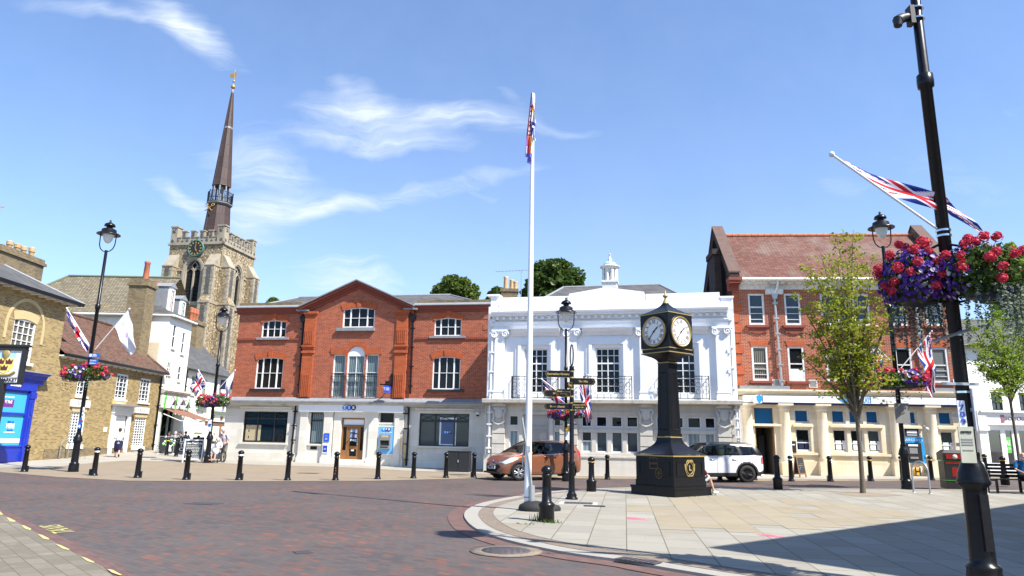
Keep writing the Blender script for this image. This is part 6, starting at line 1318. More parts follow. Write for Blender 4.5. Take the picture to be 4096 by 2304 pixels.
    # crossed keys on the lower spire
    z=(z1-.75); b=MB(Matrix.Translation((cx-.35,cy-1.42,z))@Matrix.Rotation(R(-9),4,'X'))
    for s in (-1,1): b.tube([(-s*.38,0,-.34),(s*.3,-.0,.26)],.055,5); b.tube([(s*.42+.17*math.cos(a),0,.38+.17*math.sin(a)) for a in [k*math.pi/5 for k in range(11)]],.05,5); b.box(-s*.38-.12,-s*.38+.12,-.04,.04,-.38,-.28)
    b.build('crossed_keys_emblem',M['gold'],o)
    return f
church()
# ---------------------------------------------------------------- white shop and roofs at the right edge
def rightshop():
    y=41.0; p=at_y(*R3(1190,1100),y); f=Fr('white_corner_shop','white painted shop with dark upper sashes at the right edge','building',(p.x,y),R(2),G(30,36)); o=f.o
    def A(Z,x0,x1,y0,y1,y=0): return f.rect(Z,x0,x1,y0,y1,y)
    WR=M['white_render']; zt=A(R4,1380,1900,1330,1400)[3]+.2; U1=14
    w1=A(R3,1368,1472,408,582); w2=A(R3,1638,1740,418,592); zf1,zf0=f.z(R3,1400,605),f.z(R3,1400,722); zh=f.z(R3,1400,765); zb=f.z(R3,1400,1105)
    sw=[(A(R3,1325,1445,765,1105)[0],A(R3,1480,1490,765,1105)[0]),(A(R3,1500,1530,765,1105)[0]+.05,A(R3,1590,1590,765,1105)[0]),(A(R3,1640,1650,765,1105)[0],U1-.6)]
    zs=max(.35,zb)
    H=[(sw[0][0],sw[0][1],zs,zh,0),(sw[1][0],sw[1][1],.1,zh,0),(sw[2][0],sw[2][1],zs,zh,0)]
    wall(f,'wall',WR,-.9,U1,-.4,zt,[w1[:2]+(w1[2],w1[3]),w2[:2]+(w1[2],w1[3])]+H,.15,sides=8)
    for q in (w1,w2): window(f,q[0],q[1],w1[2],w1[3],.08,.06,[.5],[(.5,.05)],mat=M['dark_plastic'],pane=M['glass_grey'],sill=(.1,.1,.05,WR))
    b=MB(); u0=f.u(R3,1262,640,-.2); b.box(u0,U1,-.25,0,zf0,zf1); b.box(u0-.1,U1,-.4,0,zf1,zf1+.12); fb=b.build('fascia_board',M['sign_white'],o)
    u,z=f.uz(*R3(1495,665),-.26); uw=f.u(R3,1660,680,-.26)-u; text('SHOEPHORIC',(zf1-zf0)*.42,plain('plum lettering',(.16,.09,.13),.5),fb,(u+uw*.62,-.262,(zf0+zf1)/2),width=uw*1.25)
    q=A(R3,1458,1490,628,700,-.26); b=MB(); b.box(q[0],q[1],-.27,-.251,q[2],q[3]); b.build('shoe_emblem',plain('mauve emblem',(.30,.12,.14),.5),fb)
    b=MB(); b.box(u0-.25,u0+.25,-.3,0,-.2,zf1+.1); b.box(u0-.3,u0+.3,-.4,0,zf0-.35,zf0-.1); b.build('shop_pilaster',WR,o)
    for i,h in enumerate(H):
        w=window(f,*h[:4],.06,.06,[] if i!=2 else [.3,.6],[],mat=M['white_paint'],pane=M['clear'],bar=.06)
    b=MB(); a,c=H[1][0],H[1][1]; q=A(R3,1498,1560,842,995,-.0); b.box(q[0],q[1],.03,.06,q[2],q[3]); sp=b.build('sale_poster',M['green_print'],o); text('SALE',.4,M['sign_white'],sp,((q[0]+q[1])/2,.026,q[2]+(q[3]-q[2])*.62),width=(q[1]-q[0])*.8,thick=.01); text('50% OFF',.2,M['sign_white'],sp,((q[0]+q[1])/2,.026,q[2]+(q[3]-q[2])*.25),width=(q[1]-q[0])*.75)
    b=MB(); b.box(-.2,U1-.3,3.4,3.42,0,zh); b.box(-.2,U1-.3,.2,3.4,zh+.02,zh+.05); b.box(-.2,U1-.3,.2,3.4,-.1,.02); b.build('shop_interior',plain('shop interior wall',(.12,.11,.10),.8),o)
    b=MB()
    for i in range(9): b.box(.2+i*.55,.55+i*.55,.5+.2*(i%3),.9+.2*(i%3),.02,.5+.25*(i%4))
    b.build('shop_display',plain('pale shoe boxes',(.42,.40,.38),.7),o)
    b=MB(); zr=zt+2.6; b.quad((-1.2,-.3,zt),(U1,-.3,zt),(U1,5,zr),(-1.2,5,zr)); b.quad((U1,10,zt),(-1.2,10,zt),(-1.2,5,zr),(U1,5,zr)); b.add([(-1,0,zt),(-1,5,zr),(-1,10,zt)],[(0,1,2)]); b.build('roof',M['slate'],o)
    b=MB(); b.tube([(-1.2,-.35,zt),(U1,-.35,zt)],.08,7); b.build('gutter',M['black_paint'],o)
rightshop()
def roof_chimney():
    y=62; p=at_y(*Z7(320,490),y); t=thing('old_chimney_house','house roof with brick chimney and buff pots showing behind the white hall','house',(p.x,y,0))
    z=at_y(*Z7(318,385),y).z; hw=.85; zb=p.z
    b=MB(); b.box(-4,4,0,6,0,zb-2.0); b.build('wall',M['old_brick'],t)
    b=MB(); b.quad((-4.3,-.3,zb-2.0),(4.3,-.3,zb-2.0),(4.3,3,zb-.6),(-4.3,3,zb-.6)); b.quad((4.3,6.3,zb-2.0),(-4.3,6.3,zb-2.0),(-4.3,3,zb-.6),(4.3,3,zb-.6)); b.build('roof',M['slate'],t)
    b=MB(); b.box(-hw+.08,hw-.08,1,2.3,zb-1.8,z-.3); b.box(-hw,hw,.92,2.38,z-.3,z); ch=b.build('chimney_stack',M['old_brick'],t)
    for x,h in ((-.35,1.25),(.2,.95),(.55,.8)): b=MB(); b.lathe([(.22,0),(.2,h*.9),(.24,h),(.15,h)],10,(x,1.6,z)); b.build('chimney_pot',M['buff_pot'],ch)
    def aerial(t,x,y,z0,z1,l,n):
        b=MB(); b.tube([(x,y,z0),(x,y,z1)],.035,5); b.tube([(x-l,y,z1-.15),(x+l*.45,y,z1+.1)],.025,4)
        for i in range(n): u=x-l+l*1.45*i/(n-1); zz=z1-.15+.25*(u-x+l)/(l*1.45); b.tube([(u,y-.25,zz),(u,y+.25,zz)],.015,4)
        return b.build('aerial',M['steel'],t)
    aerial(t,1.1,1.6,zb-1,z+1.9,2.4,12)
    # tall aerial at the left edge of the picture
    y=40; q=at_y(8,900,y); q0=at_y(-12,1000,y); a=thing('tv_aerial','thin television aerial mast at the left edge above the slate roof','aerial',(q.x-.3,y,8)); b=MB(); z=at_y(20,825,y).z-8; b.tube([(0,0,-1),(0,0,z)],.03,5); b.build('mast',M['steel'],a); b=MB(); b.tube([(-.4,0,z-.1),(.25,0,z-.05)],.02,4)
    for i in range(5): b.tube([(-.3+.13*i,0,z-.3),(-.3+.13*i,0,z+.12)],.015,4)
    b.build('antenna',M['steel'],a)
roof_chimney()
# ---------------------------------------------------------------- building whose shadow falls on the island (behind the camera, to the right)
def shade_building():
    H=9.0; P=gnd(2816,2204); A=gnd(4096,2018); B=gnd(3464,2304)
    k=H/math.tan(SUN_EL); C=Vector((P.x+sh.x*k,P.y+sh.y*k)); e1=Vector((A.x-P.x,A.y-P.y)).normalized(); e2=Vector((B.x-P.x,B.y-P.y)).normalized()
    L1_,L2_=26,16; pts=[C,C+e2*L2_,C+e2*L2_+e1*L1_,C+e1*L1_]
    t=thing('brick_corner_building','brick corner building on the near side of the market place, its shadow on the paving','building',(C.x,C.y,0))
    b=MB(); pp=[(p.x-C.x,p.y-C.y) for p in pts]; b.prismz(pp if (pp[1][0]*pp[2][1]-pp[1][1]*pp[2][0])>0 else pp[::-1],-.2,H-.3); b.build('wall',M['yellow_brick'],t)
    b=MB(); b.prismz(pp if (pp[1][0]*pp[2][1]-pp[1][1]*pp[2][0])>0 else pp[::-1],H-.299,H); b.build('roof',M['slate'],t)
shade_building()
# ---------------------------------------------------------------- trees
def leafcloud(b, c, r, n, size, q, flat=.75, shell=.55):
    for _ in range(n):
        while True:
            v=Vector((q.uniform(-1,1),q.uniform(-1,1),q.uniform(-1,1)))
            if v.length<=1 and v.length>shell*q.random(): break
        p=Vector(c)+Vector((v.x*r[0],v.y*r[1],v.z*r[2]))
        a=Vector((q.gauss(0,1),q.gauss(0,1),q.gauss(0,.6))).normalized(); d=a.cross(Vector((q.gauss(0,1),q.gauss(0,1),q.gauss(0,1)))).normalized(); s=size*q.uniform(.6,1.3)
        b.add([p-a*s*.5,p+d*s*flat*.5,p+a*s*.55,p-d*s*flat*.5],[(0,1,2,3)])
def bigtree(label, px0,px1,pytop,pybot,y,seed,mat,n=5200,grp='trees beyond the roofs'):
    q=random.Random(seed); a=at_y(px0,(pytop+pybot)/2,y); e=at_y(px1,(pytop+pybot)/2,y); top=at_y((px0+px1)/2,pytop,y); bot=at_y((px0+px1)/2,pybot,y)
    W=(e.x-a.x)/2; cx=(a.x+e.x)/2; H=top.z-bot.z; t=thing('broadleaf_tree',label,'tree',(cx,y,0),0,grp)
    b=MB(); hz=top.z; b.tube([(0,0,-.2),(.1,0,hz*.35),(0,.1,hz*.65)],[.5,.38,.2],8)
    lobes=[]
    for i in range(58):
        th=q.uniform(0,6.28); v=q.uniform(-.9,1); rr=math.sqrt(max(0,1-v*v))*q.uniform(.55,.92)
        r=W*q.uniform(.13,.27); lobes.append((Vector((math.cos(th)*rr*(W-r*.6),math.sin(th)*rr*W*.8,bot.z+H*.42+v*(H*.58-r*.75) if v>0 else bot.z+H*.42+v*H*.6)),r))
    for l,r in lobes[:18]: b.tube([(0,0,hz*.4),tuple(l*.5+Vector((0,0,hz*.25))),tuple(l)],[.16,.09,.04],5)
    b.build('trunk',M['bark'],t)
    b=MB()
    for l,r in lobes: leafcloud(b,l,(r*1.08,r*1.08,r*.85),n//42,.40,q,.7,.55)
    leafcloud(b,(0,0,bot.z+H*.45),(W*.75,W*.7,H*.4),n//6,.5,q,.8,.3)
    b.build('crown',mat,t); return t
LG1=leafmat('dark lime leaves',(.075,.12,.02),(.19,.26,.05),.4); LG2=leafmat('dark green leaves',(.052,.092,.018),(.13,.20,.04),.4); LG3=leafmat('yellow green maple leaves',(.24,.31,.025),(.48,.46,.055),.5); LG4=leafmat('fresh green leaves',(.21,.34,.035),(.42,.50,.07),.5)
bigtree('small round tree showing above the right wing of the red brick bank',1712,1925,1098,1235,70,1,LG1,5000)
bigtree('dark low tree behind the chimney with buff pots',1930,2050,1148,1260,74,2,LG2,3000)
bigtree('large dark round tree behind the white hall and flagpole',2062,2362,1040,1230,66,3,LG2,9000)
bigtree('tree tip just showing over the left wing of the red brick bank',1050,1130,1190,1260,80,4,LG1,1500)
bigtree('pale tree top showing behind the hanging baskets at the right edge',3945,4200,975,1500,56,5,LG4,5000)
def streettree(name,label,base,tops,crown,seed,mat,dens,leaf,lean=0):
    q=random.Random(seed); p=gnd(*base); t=thing(name,label,'tree',p,0,'young street trees on the island'); y=p.y
    def L(px): v=at_y(px[0],px[1],y); return Vector((v.x-p.x,0,v.z-p.z))
    b=MB(); lv=MB(); fork=L(tops[0]); 
    b.tube([(0,0,-.05),(0.01,0,.25),tuple(fork*.5+Vector((.03,.02,0))),tuple(fork)],[.11,.08,.07,.065],9)
    for e in crown:
        tip=L(e[:2]); dy=e[2] if len(e)>2 else q.uniform(-1.1,1.1); tip.y=dy; base_=fork*q.uniform(.92,1.12); base_.x=fork.x+(tip.x-fork.x)*.02
        mid=base_.lerp(tip,.5)+Vector((-(tip.x-base_.x)*.12+q.gauss(0,.08),q.gauss(0,.1),.25)); pts=[]
        for k in range(9):
            s=k/8; pts.append((1-s)**2*base_+2*s*(1-s)*mid+s*s*tip)
        b.tube(pts,[.042*(1-s/8)+.007 for s in range(9)],5)
        ln=(tip-base_).length
        for k in range(int(ln*dens)):
            s=q.uniform(.22,1); i=min(7,int(s*8)); c=pts[i].lerp(pts[i+1],s*8-i); l=q.uniform(.25,.75)*(1.15-.55*s)
            d=Vector((q.gauss(0,1),q.gauss(0,1),q.gauss(.35,.7))).normalized(); e2=c+d*l
            if k%3==0: b.tube([c,c+d*l*.5+Vector((0,0,.03)),e2],[.012,.008,.004],3,False)
            leafcloud(lv,e2,(.20,.20,.12),11,leaf,q,.6,.2); leafcloud(lv,c+d*l*.5,(.16,.16,.11),6,leaf,q,.6,.2)
    b.build('trunk',M['bark'],t); lv.build('crown',mat,t); return t
streettree('street_tree','young yellow-green tree in a gravel pit before the tall red brick bank',(3452,1980),[R2(1395,640)],[R1(1570,115)+(0,),R1(1425,215),R1(1240,345),R1(1120,505),R1(985,640),R1(960,760),R1(1060,930),R1(1110,1190),R1(1740,360),R1(1880,420),R1(1900,700),R1(1920,900),R1(1780,1180),R1(1500,600)+(.8,),R1(1650,700)+(-.7,),R1(1350,800)+(.6,),R2(850,40)+(.2,),R2(1600,60),R2(1640,260),R1(1300,500)+(-.6,),R1(1600,450)+(.5,),R2(960,250)+(-.3,),R1(1450,1100)+(-.5,),R1(1250,1000)+(-.8,)],11,LG3,5.2,.115)
streettree('street_tree','fresh green young tree with dark trunk at the right edge behind the bench',(4085,1905),[P4(470,620)],[P4(160,70),P4(260,20),P4(330,100)+(.5,),P4(430,-40),P4(520,20)+(-.4,),P4(150,230),P4(170,400),P4(210,330)+(.6,),P4(260,590),P4(600,150),P4(700,50),P4(680,300),P4(380,250)+(-.6,),P4(560,380)+(.4,),P4(330,430)+(.5,),P4(640,480),P4(800,300),P4(760,150)],12,LG4,12,.12)
# ---------------------------------------------------------------- bollards
BP_=M['black_paint']
def bollard(label,loc,fat=False,band=None,hinge=0,rz=0,chips=False,h=1.05):
    t=thing('bollard',label,'bollard',loc,rz,'black iron bollards round the market place'); b=MB()
    if fat: pr=[(.145,0),(.155,.03),(.15,.26),(.165,.30),(.165,.33),(.12,.37),(.098,.39),(.085,.84),(.10,.86),(.10,.89),(.088,.9),(.09,.93),(.118,.95),(.118,.975),(.10,1.02),(.06,1.06),(.001,1.075)]
    else: pr=[(.135,0),(.135,.03),(.115,.06),(.105,.09),(.098,.13),(.082,.80),(.094,.81),(.094,.845),(.08,.85),(.078,.90),(.105,.935),(.112,.955),(.105,.985),(.07,1.03),(.001,1.05)]
    b.lathe([(r,z*h/1.05) for r,z in pr],16); b.build('post',BP_,t)
    if band: b=MB(); b.lathe([(.084 if not fat else .093,.853*h/1.05+(.0 if not fat else .045)),(.084 if not fat else .093,.898*h/1.05+(.03 if not fat else .045))],16); b.build('reflective_band',M[band],t)
    if hinge: b=MB(); b.box(hinge*.10-.035,hinge*.10+.045,-.06,.05,0,.24); b.build('hinge_box',BP_,t)
    if chips:
        b=MB()
        for a,z,s in ((-1.5,.45,.03),(-1.4,.36,.022),(-1.6,.25,.028)): b.add([(math.cos(a+da)*(.098),math.sin(a+da)*.098,z+dz*s) for da,dz in ((-.12,-1),(.12,-.6),(.15,1),(-.1,.8))],[(0,1,2,3)])
        b.build('bare_patch',M['terracotta'],t)
    return t
for (x,y),lab,kw in [((95,1888),'leftmost bollard, in front of the blue shopfront',dict(hinge=1)),((375,1903),'bollard with a fold-down hinge box at its foot, right of the left street lamp',dict(hinge=-1.3,band='sign_white')),((548,1912),'bollard in front of the old cafe house, between two bollards at the road edge',dict(hinge=1)),((743,1920),'bollard standing in front of the cafe chalkboard',dict(hinge=1)),((954,1921),'bollard with a white ring before the left corner of the brick bank',dict(hinge=1,band='sign_white')),
    ((1149,1922),'bollard below the left drainpipe of the brick bank',dict()),((1341,1922),'bollard with bare rusty patches in front of the bank door',dict(chips=True)),((1510,1917),'bollard in front of the light blue cash machine',dict()),((1653,1914),'bollard in front of the right drainpipe of the brick bank',dict()),((1783,1912),'bollard standing just left of the black cabinet',dict()),((1895,1911),'bollard between the black cabinet and the brown car',dict(hinge=-1)),
    ((2430,1918),'bollard by the white hall wall, beyond the yellow banded one',dict(hinge=-.8)),((3166,1925),'bollard with white ring beside the folding board of the tall red bank',dict(band='sign_white')),((3323,1926),'plain bollard in front of the first column gap of the red bank',dict(hinge=-1)),((3485,1925),'yellow ringed bollard just right of the young tree trunk',dict(hinge=-1,band='yellow_band')),((3612,1922),'white ringed bollard left of the right street lamp',dict(band='sign_white')),((3728,1921),'yellow ringed bollard right of the right street lamp near the litter bin',dict(band='yellow_band')),
    ((2880,1920),'bollard mostly hidden behind the white car wheel',dict()),((3018,1921),'bollard hidden behind the rear of the white car',dict()),((665,1822),'yellow ringed bollard at the left end of the cafe barrier',dict(band='yellow_band')),((703,1827),'bollard in front of the cafe barrier banner',dict()),((788,1800),'bollard inside the cafe seating area',dict(band='yellow_band'))]:
    bollard(lab[0:],gnd(x,y),False,**kw)
for (x,y),lab,kw in [((2186,2098),'stout bollard in the island paving right of the white flagpole',dict()),((2366,1973),'stout bollard with a yellow ring behind the signpost',dict(band='yellow_band')),((3113,1964),'stout plain bollard at the island edge behind the white car',dict()),((3948,1915),'stout yellow ringed bollard behind the left end of the bench',dict(band='yellow_band')),((4023,1946),'stout bollard with yellow ring behind the middle of the bench',dict(band='yellow_band'))]:
    p=gnd(x,y); p.z+=.05; bollard(lab,p,True,h=1.12 if kw==dict() and x>3000 else 1.05,**kw)
# ---------------------------------------------------------------- street lamps
def lamp(label,base,top,lantern=True,seed=0,signs=(),s=1.0,ltop=None,z=None,dz=0):
    p=gnd(*base); p.z+=dz; t=thing('street_lamp',label,'street lamp',p,0,'black heritage street lamps'); h=top if isinstance(top,(int,float)) else at_y(top[0],top[1],p.y).z-p.z
    b=MB(); b.lathe([(.19*s,0),(.20*s,.03),(.19*s,.12),(.185*s,.24),(.175*s,.29),(.185*s,.31),(.175*s,.34),(.14*s,.36),(.135*s,.42),(.125*s,1.12),(.13*s,1.17),(.175*s,1.21),(.18*s,1.24),(.165*s,1.27),(.16*s,1.32),(.125*s,1.42),(.10*s,1.47),(.095*s,1.50),(.10*s,1.52),(.10*s,1.56)],20); b.build('column_base',BP_,t)
    b=MB(); b.lathe([(.078*s,1.5),(.074*s,h*.72),(.10*s,h*.722),(.105*s,h*.73),(.10*s,h*.742),(.066*s,h*.745),(.060*s,h)],14); b.build('post',BP_,t)
    b=MB(); b.box(-.05*s,.05*s,-.16*s,-.11*s,.5,1.1); b.build('access_door',BP_,t)
    if lantern:
        b=MB()
        for sg in (-1,1): b.tube([(0,0,h-.06),(sg*.15,0,h-.03),(sg*.27,0,h+.08),(sg*.33,0,h+.25),(sg*.35,0,h+.72)],.022,6)
        b.build('lantern_bracket',BP_,t)
        b=MB(); b.lathe([(.47,h+.70),(.46,h+.73),(.30,h+.80),(.29,h+.92),(.20,h+.97),(.12,h+1.0),(.12,h+1.06),(.22,h+1.08),(.22,h+1.11),(.19,h+1.18),(.08,h+1.24),(.03,h+1.28),(.05,h+1.33),(.001,h+1.38)],18); b.build('lantern_hood',BP_,t)
        b=MB(); b.lathe([(.001,h+.30),(.09,h+.34),(.17,h+.46),(.215,h+.62),(.225,h+.715)],16); b.build('lantern_glass',M['lamp_glass'],t)
    return t,p,h
LAMPS={}
LAMPS['L']=lamp('street lamp with two flags and blue cycle signs before the low brick house',(292,1888),(445,1002))
LAMPS['2']=lamp('smaller looking street lamp by the wheelchair user at the corner of the brick bank',(828,1852),(890,1322))
LAMPS['3']=lamp('street lamp rising behind the black signpost before the white hall',(2263,1925),(2263,1316),s=.8)
LAMPS['R']=lamp('street lamp behind the young tree with a flower basket pair and flags',(3630,1962),(3532,985))
LAMPS['F']=lamp('nearest street lamp at the right, its lantern above the picture, with flower baskets',(3950,2392),8.5,s=.95)
M['notice_card']=plain('yellowed notice card',(.42,.42,.33),.4)
def plate(name,label,cat,lampk,px,w,h,mat,Z=None,dy=-.12,rz=0,parts=()):
    t,p,_=LAMPS[lampk]; c=at_y(px[0],px[1],p.y+dy); g=thing(name,label,cat,c,rz); b=MB(); b.box(-w/2,w/2,-.006,.006,-h/2,h/2); b.build('sign_plate',M[mat],g)
    b=MB(); b.box(-.03,.03,.006,-dy,-.02,.02); b.build('fixing',M['steel'],g)
    for body,x,z,sz,mm,wd in parts:
        if body=='#': b=MB(); b.box(x-wd/2,x+wd/2,-.011,-.0065,z-sz/2,z+sz/2); b.build('symbol_panel',M[mm],g)
        elif body=='bike':
            b=MB(Matrix.Translation((x,-.012,z)))
            for sx in (-.45,.45): b.tube([(wd*(sx+.32*math.cos(a)),0,wd*(-.12+.32*math.sin(a))) for a in [k*math.pi/5 for k in range(11)]],wd*.05,4,False)
            b.tube([(-.45*wd,0,-.12*wd),(-.1*wd,0,.3*wd),(.3*wd,0,.3*wd),(.45*wd,0,-.12*wd)],wd*.05,4); b.tube([(-.1*wd,0,.3*wd),(.0,0,-.12*wd),(.3*wd,0,.3*wd)],wd*.05,4); b.build('bicycle_symbol',M[mm],g)
        elif body=='arrow': b=MB(); b.prism([(x-wd/2,z-.03),(x+.0,z-.03),(x,z-.09),(x+wd/2,z),(x,z+.09),(x,z+.03),(x-wd/2,z+.03)],-.012,-.007); b.build('arrow_symbol',M[mm],g)
        else: text(body,sz,M[mm],g,(x,-.010,z),width=wd)
    return g
plate('cycle_route_sign','small blue cycle route sign with arrow, upper one on the left lamp','road sign','L',L2(910,52),.46,.17,'sign_blue',parts=[('bike',.0,0,0,'sign_white',.14),('#',-.15,0,.11,'sign_white',.08)])
plate('direction_sign','small blue two line direction sign just below the cycle sign','road sign','L',L2(905,115),.36,.24,'sign_blue',parts=[('Centre',-.03,.05,.09,'sign_white',.24),('Station',-.03,-.06,.09,'sign_white',.24)])
plate('lamp_number_sign','white vertical number plate on the left lamp column','number plate','L',L2(802,615),.07,.52,'sign_white',parts=[('#',0,.1,.05,'navy',.04),('#',0,-.05,.05,'navy',.04)])
plate('blue_parking_sign','narrow blue sign with white arrow low on the left lamp column','road sign','L',L2(772,705),.13,.44,'sign_blue',parts=[('#',0,.1,.06,'red_print',.07),('arrow',0,-.13,0,'sign_white',.10)])
plate('lamp_notice','grey notice tied to the lamp by the wheelchair','notice','2',C7(985,630),.2,.6,'lamp_glass',parts=[('#',0,.02,.16,'sign_blue',.14)])
plate('warning_notice','yellow and white notice strapped to the lamp behind the signpost','notice','3',Z8(870,484),.20,.50,'sign_white',parts=[('#',0,.17,.16,'yellow_band',.2)])
plate('grey_sign_back','grey metal sign seen from behind on the right street lamp','road sign','R',R3(505,610),.52,.70,'grey_plastic')
plate('lamp_number_sign','white plate numbered 709 on the nearest lamp','number plate','F',R3(1082,625),.085,.32,'sign_white',dy=-.13,parts=[('7',0,.08,.09,'tsb_blue',.05),('0',0,0,.09,'tsb_blue',.05),('9',0,-.08,.09,'tsb_blue',.05)])
plate('public_notice','laminated cream notice tied low to the nearest lamp','notice','F',R3(1132,915),.17,.40,'notice_card',dy=-.15,parts=[('NOTICE',0,.14,.03,'near_black',.12),('#',0,.06,.012,'grey_plastic',.13),('#',0,.03,.012,'grey_plastic',.13),('#',0,0,.012,'grey_plastic',.13),('#',0,-.06,.01,'grey_plastic',.12)])
plate('edge_on_sign','white and blue sign seen edge-on, strapped to the nearest lamp','road sign','F',P4(196,705),.20,.48,'sign_white',dy=-.05,rz=R(72),parts=[('#',0,.1,.2,'sign_blue',.16)])
t,p,h=LAMPS['F']
def Lz(px): return at_y(px[0],px[1],p.y).z-p.z
for zc in (Lz(R4(1200,180)),Lz(R4(1200,230)),Lz(R5(525,52)),Lz(R5(535,112)),Lz(P4(130,578)),Lz(P4(150,838)),Lz(R4(1290,1188))): b=MB(); b.lathe([(.086,zc-.012),(.086,zc+.012)],14); b.build('steel_strap',M['chrome'],t)
b=MB(); zc=Lz(R5(470,120)); b.tube([(-.08,0,zc+.07),(-.22,0,zc+.03),(-.28,-.02,zc-.02)],[.05,.07,.075],8); b.tube([(-.27,-.02,zc-.0),(-.29,-.03,zc-.10)],[.07,.05],8); b.box(-.12,-.06,-.06,.06,zc-.06,zc+.2); b.build('photocell',M['black_matt'],t)
b=MB(); z1=Lz(R4(1230,1190)); b.tube([(-.32,-.05,z1-.08),(.10,-.13,z1+.06)],.018,4,smooth=False); b.build('sign_bracket',M['steel'],t); b=MB(); z2=Lz(R3(1030,335)); b.box(-.30,.12,-.125,-.09,z2-.015,z2+.015); b.build('sign_bracket',M['steel'],t)
# ---------------------------------------------------------------- hanging baskets
GRN=leafmat('basket foliage',(.05,.10,.018),(.11,.17,.035),.35); SILV=leafmat('silvery trailing foliage',(.16,.20,.15),(.26,.30,.24),.3); RED_=leafmat('coral red petals',(.62,.035,.075),(.80,.10,.15),.35); VIO=leafmat('violet petals',(.07,.025,.26),(.16,.06,.42),.3); WHT=leafmat('white lilac petals',(.55,.48,.65),(.75,.72,.78),.3)
def basket(label,loc,rx,rz,near,seed,share):
    q=random.Random(seed); t=thing('hanging_basket',label,'flower basket',loc,0,'hanging flower baskets on the lamps')
    b=MB(); b.lathe([(.05*rx,-rz*.62),(rx*.42,-rz*.55),(rx*.48,-rz*.5),(rx*.50,-rz*.2),(rx*.55,-rz*.15)],16); b.build('bowl',M['dark_plastic'],t)
    ls=.055 if near else .12; n=2600 if near else 420
    def pt(bias=0,lo=-.75):
        while True:
            v=Vector((q.gauss(0,1),q.gauss(0,1),q.gauss(.15+bias,1))).normalized()
            if v.z>lo: break
        k=q.uniform(.86,1.06); return Vector((v.x*rx*k,v.y*rx*k,v.z*rz*k*(.9 if v.z>0 else .75))),v
    b=MB()
    for _ in range(n):
        p,v=pt(); p*=q.uniform(.7,1); a=Vector((q.gauss(0,1),q.gauss(0,1),q.gauss(0,1))).normalized(); d=(v+Vector((q.gauss(0,.6),q.gauss(0,.6),q.gauss(0,.6)))).cross(a).normalized(); s=ls*q.uniform(.6,1.3); b.add([p-a*s*.5,p+d*s*.42,p+a*s*.5,p-d*s*.42],[(0,1,2,3)])
    b.build('foliage',GRN,t)
    def blossom(b,p,v,r,k=6):
        a=v.orthogonal().normalized(); c=v.cross(a); f=[p+v*r*.12]
        for i in range(k): an=2*math.pi*i/k; f.append(p+(a*math.cos(an)+c*math.sin(an))*r*(1 if i%2 else .85)+v*r*.45)
        b.add(f,[(0,i+1,(i+1)%k+1) for i in range(k)])
    cv=q.uniform(0,6.28)
    for nm,mt,cnt,side in (('petunias',VIO,430 if near else 80,1),('white_petunias',WHT,80 if near else 26,1)):
        b=MB()
        for _ in range(cnt):
            for __ in range(6):
                p,v=pt(.0,-.7)
                if math.cos(math.atan2(v.y,v.x)-cv)*side+.35*q.random()+(.5 if noise.noise(p*3/rx+Vector((seed,0,0)))>.0 else 0)>.35: break
            blossom(b,p*1.02,v,(.028 if near else .055)*q.uniform(.8,1.2))
        o=b.build(nm,mt,t); o['kind']='stuff'
    heads=[]
    for i in range(30 if near else 14):
        for __ in range(40):
            p,v=pt(.12,-.4)
            if all((p-h_).length>rx*.22 for h_ in heads): break
        heads.append(p)
        b=MB(); r=(.050 if near else .085)*q.uniform(.8,1.15); c=p*1.13+Vector((0,0,.03))
        for _ in range(46 if near else 9):
            w=Vector((q.gauss(0,1),q.gauss(0,1),q.gauss(.25,1))).normalized(); blossom(b,c+w*r*Vector((1,1,.75)).length/1.6,w,(.018 if near else .045)*q.uniform(.8,1.25),5)
        b.ball(tuple(c),r*.75,8)
        if near: b.tube([tuple(p*.7),tuple(c)],.004,4,False)
        b.build('geranium_head',RED_,t)
    b=MB(); m=44 if near else 12
    for _ in range(m):
        a=q.choice((cv+2.4,cv+3.4,cv-2.2))+q.gauss(0,.35); r0=rx*q.uniform(.5,.95); l=rz*q.uniform(.6,1.5); s0=Vector((math.cos(a)*r0,math.sin(a)*r0,-rz*.35)); k=int(l/(.012 if near else .09))
        for j in range(k):
            f=j/k; p=s0+Vector((math.cos(a)*.06*math.sin(f*2),math.sin(a)*.06*math.sin(f*2),-l*f))+Vector((q.gauss(0,.008 if near else .015),q.gauss(0,.008 if near else .015),0)); s=(.042 if near else .07)*q.uniform(.7,1.2); e=Vector((q.gauss(0,1),q.gauss(0,1),q.gauss(0,.7))).normalized(); d=e.orthogonal().normalized(); b.add([p-e*s*.5,p+d*s*.4,p+e*s*.5,p-d*s*.4],[(0,1,2,3)])
    o=b.build('trailing_foliage',SILV,t); return t
tF,pF,_=LAMPS['F']
c1=at_y(*R4(880,690),pF.y+.15); c2=at_y(*R4(1530,625),pF.y-.35)
basket('left one of the big basket pair on the nearest lamp, above the right street lamp',c1,.40,.47,True,3,False)
basket('right one of the big basket pair on the nearest lamp, its black bowl showing',c2,.45,.44,True,8,False)
for c in (c1,c2):
    BR=MB(); BR.tube([(pF.x,pF.y,c.z-.25),(c.x,c.y,c.z-.22),(c.x,c.y,c.z+.3),(c.x*.5+pF.x*.5,c.y*.5+pF.y*.5,c.z+.42),(pF.x,pF.y,c.z+.5)],.016,6)
    o=BR.build('basket_bracket',BP_,None); o.data.transform(Matrix.Translation(-pF)); o.parent=tF
fb=None
